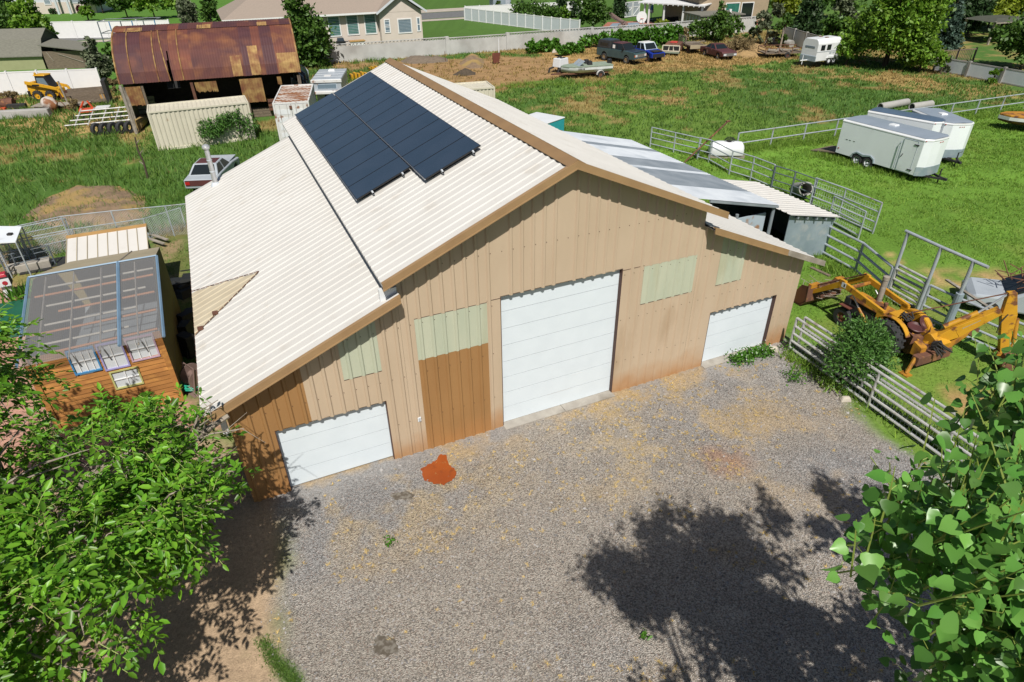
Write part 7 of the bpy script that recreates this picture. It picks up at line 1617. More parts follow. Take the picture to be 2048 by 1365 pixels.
def cloud(blobs, n, rc=.16, shell=.45, per=22, up=.35):
    # leaf positions gathered in clumps near the surface of a set of ellipsoids (x,y,z,rx,rz)
    Bl = np.array([(b[0], b[1], b[2], b[3], b[4] if len(b) > 4 else b[3]) for b in blobs], float)
    w = Bl[:, 3]**2; K = max(3, n//per); idx = RN.choice(len(Bl), K, p=w/w.sum()); b = Bl[idx]
    v = unit(RN.normal(size=(K, 3))); v[:, 2] = np.where(v[:, 2] < -.55, -v[:, 2], v[:, 2]); rr = (shell+(1-shell)*RN.random(K)**.6)[:, None]*RN.uniform(.82, 1.16, (K, 1))
    R3 = np.stack([b[:, 3], b[:, 3], b[:, 4]], 1); cc = b[:, :3]+v*rr*R3; rad = b[:, 3]*rc*1.6
    j = RN.integers(0, K, n); off = RN.normal(size=(n, 3))*.55; P = cc[j]+off*rad[j][:, None]
    out = unit(unit(v[j])+.8*unit(RN.normal(size=(n, 3))))
    nr = unit(out*.6+RN.normal(size=(n, 3))*.45+np.array([0, 0, up])); return P, out, nr
def crown(name, par, blobs, n, size, m, rc=.16, shell=.45, per=22, asp=.6, base=(0, 0, 0)):
    if n > 700: n = int(n*1.45)
    P, d, nr = cloud(blobs, n, rc, shell, per); L = size*RN.uniform(.65, 1.35, n)
    V = leaf_quads(P, d+RN.normal(size=(n, 3))*.4, nr, L, L*asp)-np.array(base)
    return quads_mesh(name, V, 4, m, par)
def trunk(par, base, h, r, blobs, m='bark_dark', limbs=6, w=None):
    mb = MB(); b = Vector(base); top = b+Vector((rnd.uniform(-.1, .1)*h*.3, rnd.uniform(-.1, .1)*h*.3, h))
    mb.tube([b-Vector((0, 0, .1)), b.lerp(top, .5)+Vector((rnd.uniform(-.05, .05), rnd.uniform(-.05, .05), 0))*h, top], r, 8, r1=r*.5)
    for i in range(limbs):
        q = rnd.choice(blobs); a = b.lerp(top, rnd.uniform(.45, 1)); v = Vector((rnd.gauss(0, 1), rnd.gauss(0, 1), abs(rnd.gauss(0, 1)))).normalized(); rz = q[4] if len(q) > 4 else q[3]
        e_ = Vector((q[0]+v.x*q[3]*.75, q[1]+v.y*q[3]*.75, q[2]+v.z*rz*.7)); mid = a.lerp(e_, .5)+Vector((0, 0, .06*h)); mb.tube([a, mid, e_], r*.42, 6, r1=r*.1)
    return mb.build('trunk', m, par, world=w)
def tree(name, label, cat, base, h, rad, m, n, size, kind='round', trunk_r=.14, cb=.25, bark='bark_dark', group=None, asp=.6, rc=.16, per=22, limbs=6, shell=.45):
    base = Vector((base[0], base[1], 0)); t = thing(name, label, cat, tuple(base), 0, group); w = wm(t); x, y = base.x, base.y; r = rad; B_ = []
    if kind == 'round':
        z0 = h*cb; hh = h-z0
        for k in range(7):
            a = rnd.uniform(0, 2*PI); q = rnd.uniform(.25, .55)*r; B_.append((x+q*math.cos(a), y+q*math.sin(a), z0+hh*rnd.uniform(.28, .72), r*rnd.uniform(.48, .66), hh*rnd.uniform(.22, .34)))
        B_.append((x, y, z0+hh*.72, r*.55, hh*.3)); B_.append((x, y, z0+hh*.4, r*.75, hh*.36))
    elif kind == 'cone':
        for k in range(9): f = k/8; B_.append((x+rnd.uniform(-.06, .06)*r, y+rnd.uniform(-.06, .06)*r, h*(cb+(1-cb)*f*.94), max(.12, r*(1-f*.92)), h*.09))
    elif kind == 'column':
        for k in range(7): f = k/6; B_.append((x+rnd.uniform(-.1, .1)*r, y, h*(cb+(.97-cb)*f), r*(1 if .1 < f < .75 else .68), h*.12))
    elif kind == 'loose':
        for k in range(9): a = rnd.uniform(0, 2*PI); q = rnd.uniform(.1, .8)*r; B_.append((x+q*math.cos(a), y+q*math.sin(a), h*rnd.uniform(cb, .9), r*rnd.uniform(.28, .45), h*rnd.uniform(.1, .2)))
    elif kind == 'vase':
        for k in range(8): f = k/7; B_.append((x+rnd.uniform(-.2, .2)*r, y+rnd.uniform(-.2, .2)*r, h*(cb+(.95-cb)*f), r*(.45+.55*math.sin(PI*min(1, f+.15))), h*.13))
    crown('crown', t, B_, n, size, m, rc, shell, per, asp, base); trunk(t, base, h*(cb+.35), trunk_r, B_, bark, limbs, w)
    return t
def pxtree(name, label, cat, px, py, pytop, wpx, m, n, size, kind='round', back=0, **k):
    g = G(px, py); g = g+Vector((g.x, g.y, 0)).normalized()*back; h = HT(g, pytop); dist = math.hypot(g.y*cp+CAMH*sp, 0); r = wpx/2/FPX*(g.y*cp+CAMH*sp)
    return tree(name, label, cat, g, h, r, m, n, size, kind, **k)
# ---- trees and shrubs far behind
pxtree('broadleaf_tree', 'tall dark green tree between the rusty barn and the pale house', 'tree', 620, 136, -12, 84, 'leaf_mid', 4200, .42, cb=.05, kind='vase', trunk_r=.2, rc=.2)
pxtree('poplar_sapling', 'thin grey green young tree in front of the white fence by the red barn roof', 'tree', 208, 172, 78, 46, 'leaf_grey', 1300, .34, kind='vase', cb=.12)
pxtree('broadleaf_shrub', 'yellow green shrub leaning on the end of the rusty barn roof', 'shrub', 238, 160, 90, 34, 'leaf_mid', 900, .34, kind='round', cb=.02)
pxtree('broadleaf_tree', 'bright green drooping tree behind the sage green shed ridge', 'tree', 82, 108, 2, 80, 'leaf_bright', 2400, .5, cb=.12, bark='bark_pale')
pxtree('broadleaf_tree', 'dark bushy tree at the top left behind the shed roof', 'tree', 14, 90, 14, 110, 'leaf_mid', 2600, .5, cb=.02)
pxtree('broadleaf_tree', 'tall dark tree in the top left corner beside the far house', 'tree', 5, 40, -45, 60, 'leaf_dark', 1500, .6, cb=.1)
pxtree('ornamental_tree', 'small vase shaped green tree on the far lawn with a reddish side', 'tree', 178, 42, 12, 30, 'leaf_bright', 800, .4, kind='round', cb=.15)
pxtree('red_shrub', 'small dark red shrub beside the vase shaped tree on the far lawn', 'shrub', 163, 28, 9, 17, 'leaf_red', 500, .4, cb=.0)
pxtree('clipped_shrub', 'small round dark shrub against the far white house wall', 'shrub', 107, 29, 17, 16, 'leaf_dark', 500, .35, cb=0)
for px, py, pt, wp, mm, lab in ((208, 30, -30, 70, 'leaf_dark', 'dark spreading tree at the corner of the far white house'), (258, 44, -30, 60, 'leaf_mid', 'dense dark green tree behind the white fence, left of three'), (312, 44, -30, 76, 'leaf_bright', 'wide bright green tree behind the white fence and trampoline'), (360, 40, -26, 46, 'leaf_bright', 'lime green weeping tree behind the rusty barn ridge')):
    pxtree('broadleaf_tree', lab, 'tree', px, py, pt, wp, mm, 1700, .6, cb=.15, back=4)
for px, wp, lab in ((385, 34, 'grey stemmed upright tree left of the brown house roof corner'), (428, 34, 'pale green upright tree just before the brown house roof')):
    pxtree('upright_tree', lab, 'tree', px, 62, -14, wp, 'leaf_grey' if px == 385 else 'leaf_mid', 1500, .42, kind='column', cb=.12, bark='bark_pale')
g = G(508, 66); t = thing('bare_tree', 'leafless pale branched tree standing before the house eave', 'tree', tuple(g)); hb = HT(g, 3); mb = MB(); w_ = wm(t)
for k in range(16):
    a = rnd.uniform(0, 2*PI); q = rnd.uniform(.2, 1.7); z1 = hb*rnd.uniform(.7, 1.0); mb.tube([g+Vector((0, 0, 0)), g+Vector((q*.35*math.cos(a), q*.35*math.sin(a), z1*.5)), g+Vector((q*math.cos(a), q*math.sin(a), z1))], .07, 5, r1=.02)
mb.build('branches', 'bark_pale', t, world=w_)
# hedges and bushes of the pool garden
pxtree('garden_bush', 'conical green bush behind the far end of the bluish fence', 'bush', 998, 34, -6, 32, 'leaf_mid', 900, .45, kind='cone', cb=.0)
pxtree('garden_bush', 'dark conical bush between small shed and clipped hedge', 'bush', 1044, 26, -8, 22, 'leaf_dark', 700, .45, kind='cone', cb=0)
pxtree('garden_bush', 'slim dark conifer before the white street fence', 'bush', 1071, 22, -6, 15, 'leaf_dark', 500, .45, kind='cone', cb=0)
a, b = G(1040, 40), G(1112, 52); t = thing('clipped_hedge', 'long rounded green hedge running beside the bluish vinyl fence', 'hedge', tuple(a.lerp(b, .5))); B_ = [(*(a.lerp(b, k/9).xy), 1.1, 1.5, 1.25) for k in range(10)]; crown('foliage', t, B_, 3200, .36, 'leaf_mid', .2, .7, 14, .7, t.location); mb = MB()
for k in range(10): q = a.lerp(b, k/9); mb.tube([(q.x, q.y, 0), (q.x, q.y, 1.2)], .06, 5)
mb.build('stem', 'bark_dark', t, world=wm(t))
pxtree('garden_bush', 'loose light green bush at the end of the clipped hedge', 'bush', 1131, 52, 12, 26, 'leaf_bright', 900, .34, kind='round', cb=.05)
pxtree('garden_bush', 'large feathery dark green bush beside the brown pool slide', 'bush', 1186, 62, -10, 74, 'leaf_mid', 2600, .42, kind='round', cb=.02)
for px, pt, wp, lab in ((1122, -20, 20, 'dark clipped columnar conifer behind the hedge, nearest the street gate'), (1149, -22, 18, 'dark columnar conifer close behind the feathery bush'), (1239, -8, 28, 'broad dark conical conifer beside the white yard gate')):
    pxtree('columnar_conifer', lab, 'conifer', px, 36, pt, wp, 'leaf_dark', 1500, .32, kind='column', cb=.02, rc=.2, shell=.75)
pxtree('grassy_shrub', 'low yellow green grassy shrub in front of the patio posts', 'shrub', 1322, 62, 38, 44, 'leaf_lime', 900, .3, kind='loose', cb=.05)
pxtree('broadleaf_tree', 'small open tree growing over the block wall by the grey shed roof', 'tree', 1427, 84, 12, 50, 'leaf_mid', 1300, .36, kind='vase', cb=.1)
# vines over the wall
for k, (pxs, hgt, lab) in enumerate((((1062, 1112, 108), 1.3, 'low bright vine patch at the foot of the block wall, farthest from the cars'), ((1118, 1160, 113), 1.2, 'bright vine tangle around the pale boulder'), ((1172, 1255, 96), 1.7, 'bright vine climbing the wall behind the dark pickup'), ((1240, 1290, 97), 2.0, 'bright vine mound between dark pickup and blue pickup'), ((1285, 1356, 95), 2.2, 'tall bright vine mass behind the blue pickup and car wreck'), ((1385, 1465, 82), 2.6, 'dark vine thicket spilling over the wall behind the flatbed truck'))):
    a, b = G(pxs[0], pxs[2]), G(pxs[1], pxs[2]-6); t = thing('wall_vine', lab, 'vine', tuple(a.lerp(b, .5)), 0, 'vines along the block wall'); B_ = [(*(a.lerp(b, j/5).xy), hgt*.4, (b-a).length/8, hgt*rnd.uniform(.4, .62)) for j in range(6)]
    crown('foliage', t, B_, 1500, .34, 'leaf_vine' if k < 5 else 'leaf_mid', .24, .5, 12, .85, t.location); mb = MB()
    for j in range(6): q = a.lerp(b, j/5); mb.tube([(q.x, q.y, 0), (q.x+rnd.uniform(-.3, .3), q.y, hgt*.8)], .04, 5)
    mb.build('stem', 'bark_dark', t, world=wm(t))
pxtree('dry_brush', 'dead brown brush heap between the vines and the thicket', 'brush', 1365, 84, 56, 38, 'leaf_dry', 900, .3, kind='loose', cb=.02)
pxtree('dry_brush', 'dry branch pile on the straw bank behind the maroon coupe', 'brush', 1470, 108, 76, 84, 'leaf_dry', 1300, .34, kind='round', cb=.0, asp=.2)
for px, py, pt, wp, lab in ((232, 186, 160, 34, 'dry grey brush beside the corner post of the rusty barn'), (150, 222, 200, 30, 'pale dry weeds between cement mixer and cattle ramp'), (20, 205, 182, 50, 'tall straw weeds in front of the white fence, left of the loader')): pxtree('dry_brush', lab, 'brush', px, py, pt, wp, 'leaf_dry', 650, .3, 'loose', cb=.0, asp=.25)
# the right hand wood
R_ = [('scrub_tree', 'scruffy grey green scrub tree right of the tan house', 1530, 92, 0, 62, 'leaf_grey', 1500, .36, 'loose', .08), ('scrub_tree', 'olive green scrub bushes tumbling over the end of the block wall', 1490, 88, 44, 46, 'leaf_mid', 1000, .34, 'loose', .02),
      ('lime_tree', 'yellow lime green tree behind the scrub right of the tan house', 1562, 60, -30, 56, 'leaf_lime', 1400, .5, 'round', .2), ('spruce_tree', 'dark spruce tree behind the grey panel wall', 1612, 66, -40, 76, 'leaf_dark', 2200, .5, 'cone', .02), ('grey_tree', 'grey leaved tree with pale bare branches between the spruce and big green tree', 1672, 64, -40, 72, 'leaf_grey', 1500, .46, 'loose', .1)]
for nm, lab, px, py, pt, wp, mm, n, sz, kd, cb_ in R_: pxtree(nm, lab, 'tree', px, py, pt, wp, mm, n, sz, kd, cb=cb_, bark='bark_pale' if 'grey' in nm or 'scrub' in nm else 'bark_dark')
pxtree('broadleaf_tree', 'huge bright green spreading tree right of the horse trailer', 'tree', 1768, 134, -52, 172, 'leaf_bright', 15000, .38, 'round', cb=-.06, trunk_r=.3, rc=.16, per=40, limbs=8, shell=.38)
pxtree('broadleaf_shrub', 'light green bush low beside the horse trailer flank', 'shrub', 1690, 132, 52, 62, 'leaf_bright', 2200, .36, 'round', cb=.0)
pxtree('broadleaf_shrub', 'light green bush at the right foot of the huge tree', 'shrub', 1838, 144, 78, 84, 'leaf_bright', 2600, .34, 'round', cb=.02)
pxtree('grey_shrub', 'small silvery shrub before the grey panel wall by the deck railing', 'shrub', 1880, 148, 112, 30, 'leaf_grey', 700, .28, 'loose', cb=.05)
pxtree('spruce_tree', 'blue green spruce beside the red leaved tree', 'tree', 1884, 96, -60, 64, 'leaf_spruce', 3000, .42, 'cone', cb=.03)
pxtree('red_leaf_tree', 'dark red leaved tree tucked between huge tree and spruce', 'tree', 1855, 92, 6, 58, 'leaf_red', 1600, .4, 'round', cb=.1)
pxtree('lime_tree', 'bright yellow green tree filling the top right corner', 'tree', 2000, 62, -60, 170, 'leaf_lime', 5200, .5, 'round', cb=.08, trunk_r=.3)
pxtree('lime_tree', 'small lime green bush at the foot of the blue green spruce', 'tree', 1905, 90, 56, 34, 'leaf_lime', 800, .34, 'round', cb=.0)
pxtree('broadleaf_tree', 'dark shaded tree behind the deck at the top right', 'tree', 1935, 70, -30, 80, 'leaf_dark', 2200, .5, 'round', cb=.1)
pxtree('broadleaf_tree', 'dark leafy tree overhanging the panel wall at the right edge', 'tree', 2040, 140, 28, 130, 'leaf_mid', 3600, .40, 'round', cb=.08)
pxtree('wall_weed', 'green weed clump growing against the grey panel wall', 'weed', 1984, 168, 134, 26, 'leaf_bright', 600, .3, 'loose', cb=.02)
for px, py, pt, wp, mm, kd, lab in ((1600, 34, -60, 90, 'leaf_mid', 'round', 'mid green tree filling the gap behind the dark spruce'), (1700, 40, -70, 110, 'leaf_mid', 'round', 'dense green tree far behind the pale branched grey tree'), (1850, 44, -70, 90, 'leaf_dark', 'cone', 'dark conifer rising behind the red leaved tree'), (1930, 50, -60, 90, 'leaf_mid', 'round', 'deep green tree behind the dark deck tree'), (1505, 40, -50, 70, 'leaf_mid', 'round', 'green tree just right of the tan house wall'), (1922, 74, 8, 70, 'leaf_dark', 'round', 'dark tree in the shade left of the pavilion'), (1975, 56, -20, 80, 'leaf_dark', 'round', 'dark tree close behind the pavilion roof'), (2052, 70, -10, 90, 'leaf_dark', 'round', 'shaded tree at the right edge behind the pavilion'), (1665, 92, 30, 60, 'leaf_mid', 'round', 'bush in front of the grey tree behind the horse trailer')):
    pxtree('broadleaf_tree', lab, 'tree', px, py, pt, wp, mm, 1500, .55, kd, cb=.03)
pxtree('scrub_tree', 'leafy bare stemmed saplings hiding the gap in the wall', 'tree', 1560, 96, 22, 40, 'leaf_mid', 900, .36, 'loose', cb=.1, bark='bark_pale')
# shrubs near the barn
g = G(1688, 788); t = tree('gate_bush', 'feathery dark green bush growing against the white pipe gates', 'bush', g+Vector((.35, .5, 0)), 2.0, 1.2, 'leaf_shrub', 9000, .11, 'round', cb=.02, trunk_r=.04, asp=.4, rc=.22, per=30, shell=.3)
g = G(1500, 713); t = thing('flower_weeds', 'green weeds with small white flowers at the right small door', 'weeds', tuple(g)); B_ = [(*(B(u, -.35).xy), .1, .28, .2) for u in (6.4, 6.8, 7.2, 7.6)]; crown('foliage', t, B_, 900, .09, 'leaf_vine', .3, .4, 10, .6, g); crown('blossom', t, [(b[0], b[1], .24, .26, .06) for b in B_], 60, .05, 'flower_white', .5, .4, 4, .9, g)
for (px, py), lab, s in (((1590, 762), 'low green weeds at the gravel edge near the bush', .3), ((778, 1087), 'tiny green weed alone in the open gravel', .12), ((1580, 700), 'green weeds in the corner between barn wall and gate', .3), ((1285, 1274), 'small green weed in the dappled shade on gravel', .1)):
    g = G(px, py); t = thing('weed', lab, 'weed', tuple(g)); crown('foliage', t, [(g.x, g.y, s*.4, s, s*.5)], int(260 if s > .2 else 60), .08, 'leaf_vine', .4, .3, 8, .5, g)
t = thing('tall_weeds', 'tall wispy green weeds growing against the cream container', 'weeds', tuple(G(462, 292))); B_ = []
for k in range(9): q = G(420+11*k, 292-1.6*k); B_.append((q.x, q.y, .6+.5*rnd.random()+(.6 if 2 < k < 7 else 0), .5, .7))
crown('foliage', t, B_, 2200, .22, 'leaf_shrub', .3, .3, 12, .3, t.location)
q = G(55, 600); t = thing('iris_bed', 'clump of upright sword shaped green leaves by the white pedestal box', 'plant', tuple(q)); n = 150; c = np.array(q)+RN.normal(size=(n, 3))*np.array([.45, .35, 0]); d = unit(np.stack([RN.normal(size=n)*.35, RN.normal(size=n)*.35, np.ones(n)], 1)); L = RN.uniform(.5, .8, n); quads_mesh('leaves', leaf_quads(c+d*L[:, None]*.5, d, unit(RN.normal(size=(n, 3))), L, np.full(n, .06))-np.array(q), 4, 'leaf_vine', t)
# ---- grass, weeds and straw as loose ground cover
def blades(name, x, y, h, w, m, per=6, spread=.16, lean=.45, z=0.0):
    n = len(x); k = n*per; X = np.repeat(x, per)+RN.normal(size=k)*spread; Y = np.repeat(y, per)+RN.normal(size=k)*spread; H = np.repeat(h, per)*RN.uniform(.5, 1.25, k); a = RN.uniform(0, 2*PI, k); W_ = np.repeat(w, per)*RN.uniform(.6, 1.3, k) if np.ndim(w) else w*RN.uniform(.6, 1.3, k)
    b0 = np.stack([X-np.cos(a)*W_, Y-np.sin(a)*W_, np.full(k, z)], 1); b1 = np.stack([X+np.cos(a)*W_, Y+np.sin(a)*W_, np.full(k, z)], 1); t_ = np.stack([X+RN.normal(size=k)*H*lean, Y+RN.normal(size=k)*H*lean, z+H], 1)
    o = quads_mesh(name, np.stack([b0, b1, t_], 1), 3, m, None, 'stuff'); return o
x = RN.uniform(-62, 44, 42000); y = RN.uniform(24, 96, 42000)
C, rg, gw = ground_colour(x, y)
wall_d = (y-76.4)-.371*(x+20.98); ub = (x-BX)*cT+(y-BY)*sT; vb = -(x-BX)*sT+(y-BY)*cT
inb = (np.abs(ub) < 9.3) & (vb > -1) & (vb < 15.8); ql = sdist(x, y, Z_LAWN) < .6; lawnL = (x < -24) & (y > 61.5)
ok = (~inb) & (~ql) & (wall_d < 0) & (~lawnL) & (x < 60-.28*(y-20)) & ~((x < -9.4) & (x > -26) & (ub > -18) & (vb < 19.2))
inq = (np.abs((x+21.7)*.948+(y-50)*.319) < 6.8) & (np.abs(-(x+21.7)*.319+(y-50)*.948-4) < 4.8); ok &= ~inq
green = ok & (gw > .55); dry = ok & (gw < .45)
lft = (x < -14); sc = np.clip(y/45, .7, 1.5)
o = blades('grass', x[green], y[green], np.where(lft[green], .42, .24), .035*sc[green], 'blade_green', 7, .22); tag(o, 'green weeds and tall grass over the field')
s_ = RN.random(dry.sum()) < np.where(sdist(x[dry], y[dry], Z_BARE) < 0, .25, .8)
o = blades('dry_grass', x[dry][s_], y[dry][s_], np.where(lft[dry][s_], .36, .22), .035*sc[dry][s_], 'blade_dry', 6, .2); tag(o, 'dry straw coloured grass over the field')
x = RN.uniform(8.5, 60, 60000); y = RN.uniform(8, 56, 60000); ins = sdist(x, y, Z_LAWN) < -.05
vis = np.abs(x/(y*.841+6.5)) < .86; ins &= vis; s1 = sdist(x, y, Z_SPOT1) < .2; s2 = sdist(x, y, Z_SPOT2) < .1; ins &= ~(s1 | s2); ins &= RN.random(60000) < (.35+1.3*sstep(.38, .62, fbm(x, y*1.6, 2.4, 77))); x, y = x[ins], y[ins]; sc = np.clip((y+10)/30, .6, 2)
o = blades('grass', x, y, .085*np.clip(sc, .8, 1.6), .014*sc, 'blade_lawn', 7, .13*1.0, .6, .004); tag(o, 'short mown grass of the pasture')
# rank grass strips under the fences and trailer
def strip_pts(a, b, n, wd): f = RN.random(n); return a.x+(b.x-a.x)*f+RN.normal(size=n)*wd, a.y+(b.y-a.y)*f+RN.normal(size=n)*wd
XX = []; YY = []
for a, b, n, wd in ((G(1640, 312), G(1840, 362), 500, .35), (G(1400, 310), G(1650, 282), 500, .3), (G(1650, 282), G(2040, 222), 500, .3), (G(1575, 712), G(1960, 930), 300, .25), (G(1630, 520), G(1790, 610), 250, .2), (B(9.6, 2), B(10.2, 9), 250, .3), (G(1000, 175), G(1300, 165), 300, .6)):
    q = strip_pts(a, b, n, wd); XX.append(q[0]); YY.append(q[1])
x = np.concatenate(XX); y = np.concatenate(YY); o = blades('grass', x, y, np.full(x.shape, .3), .022, 'blade_lawn', 8, .12, .45); tag(o, 'rank uncut grass under fences and trailer')
# yard behind the cabin
x = RN.uniform(-26, -9, 3000); y = RN.uniform(18, 34, 3000); ub = (x-BX)*cT+(y-BY)*sT; vb = -(x-BX)*sT+(y-BY)*cT; k_ = (vb > 11.8) & (vb < 19.2) & (ub < -9.4) & (ub > -19) & ~((ub < -10.6) & (ub > -13.7) & (vb < 14.7))
o = blades('grass', x[k_], y[k_], np.full(k_.sum(), .12), .015, 'blade_green', 5, .12); tag(o, 'thin worn grass in the back yard')
a = RN.random(260); x = -5.15+a*1.0+RN.normal(size=260)*.07; y = 7.55-a*.95+RN.normal(size=260)*.06; o = blades('grass', x, y, np.full(260, .05), .008, 'blade_green', 8, .05, .5, .012); tag(o, 'narrow strip of short green grass at the gravel edge')
# straw stars and loose stones on the gravel
x = RN.uniform(-6.5, 12.5, 9000); y = RN.uniform(5.6, 19.5, 9000); dgr = sdist(x, y, Z_GRAVEL); n2 = fbm(x, y, 1.6, 11); vb = -(x-BX)*sT+(y-BY)*cT; ub = (x-BX)*cT+(y-BY)*sT
dens = .05+.5*sstep(.52, .7, n2)+.5*sstep(-2.2, -.3, vb)*sstep(.42, .55, n2)+.8*sstep(3.4, .6, np.hypot((ub-2.6)/1.5, vb+2.2))
k_ = (dgr < -.1) & (vb < -.15) & (RN.random(9000) < dens*.6); n = k_.sum(); per = 9
X = np.repeat(x[k_], per); Y = np.repeat(y[k_], per); a = RN.uniform(0, 2*PI, n*per); L = np.repeat(RN.uniform(.03, .10, n), per)*RN.uniform(.6, 1.3, n*per); wv = .007
dx, dy = np.cos(a), np.sin(a); r0 = RN.normal(size=(n*per, 2))*.018
V = np.stack([np.stack([X+r0[:, 0]-dy*wv, Y+r0[:, 1]+dx*wv, np.full(n*per, .014)], 1), np.stack([X+r0[:, 0]+dy*wv, Y+r0[:, 1]-dx*wv, np.full(n*per, .014)], 1), np.stack([X+r0[:, 0]+dx*L, Y+r0[:, 1]+dy*L, .02+RN.random(n*per)*.03], 1)], 1)
tag(quads_mesh('straw', V, 3, 'straw', None, 'stuff'), 'dry straw tufts flattened on the gravel')
n = 15000; x = RN.uniform(-6.5, 12.5, n); y = RN.uniform(5.4, 19.5, n); k_ = (sdist(x, y, Z_GRAVEL) < .1) & (-(x-BX)*sT+(y-BY)*cT < -.1); x, y = x[k_], y[k_]; n = len(x); s = RN.uniform(.010, .028, n)*np.where(RN.random(n) < .03, 1.7, 1)
O = np.array([(1, 0, .1), (.2, 1, 0), (-1, .1, .1), (-.1, -1, 0), (.1, .1, .8)]); O4 = np.tile(O, (n, 1, 1))*(1+.35*RN.normal(size=(n, 5, 3))); a = RN.uniform(0, 2*PI, n); ca, sa = np.cos(a), np.sin(a)
Vx = O4[:, :, 0]*ca[:, None]-O4[:, :, 1]*sa[:, None]; Vy = O4[:, :, 0]*sa[:, None]+O4[:, :, 1]*ca[:, None]; V = np.stack([Vx*s[:, None]+x[:, None], Vy*s[:, None]+y[:, None], np.maximum(O4[:, :, 2], 0)*s[:, None]+.009], 2)
i = np.arange(n)[:, None]*5; F = np.concatenate([i+np.array([[p, (p+1) % 4, 4]]) for p in range(4)], 0); tag(np_mesh('gravel', V.reshape(-1, 3), F, 'stone', None, 'stuff'), 'loose crushed stones over the yard')
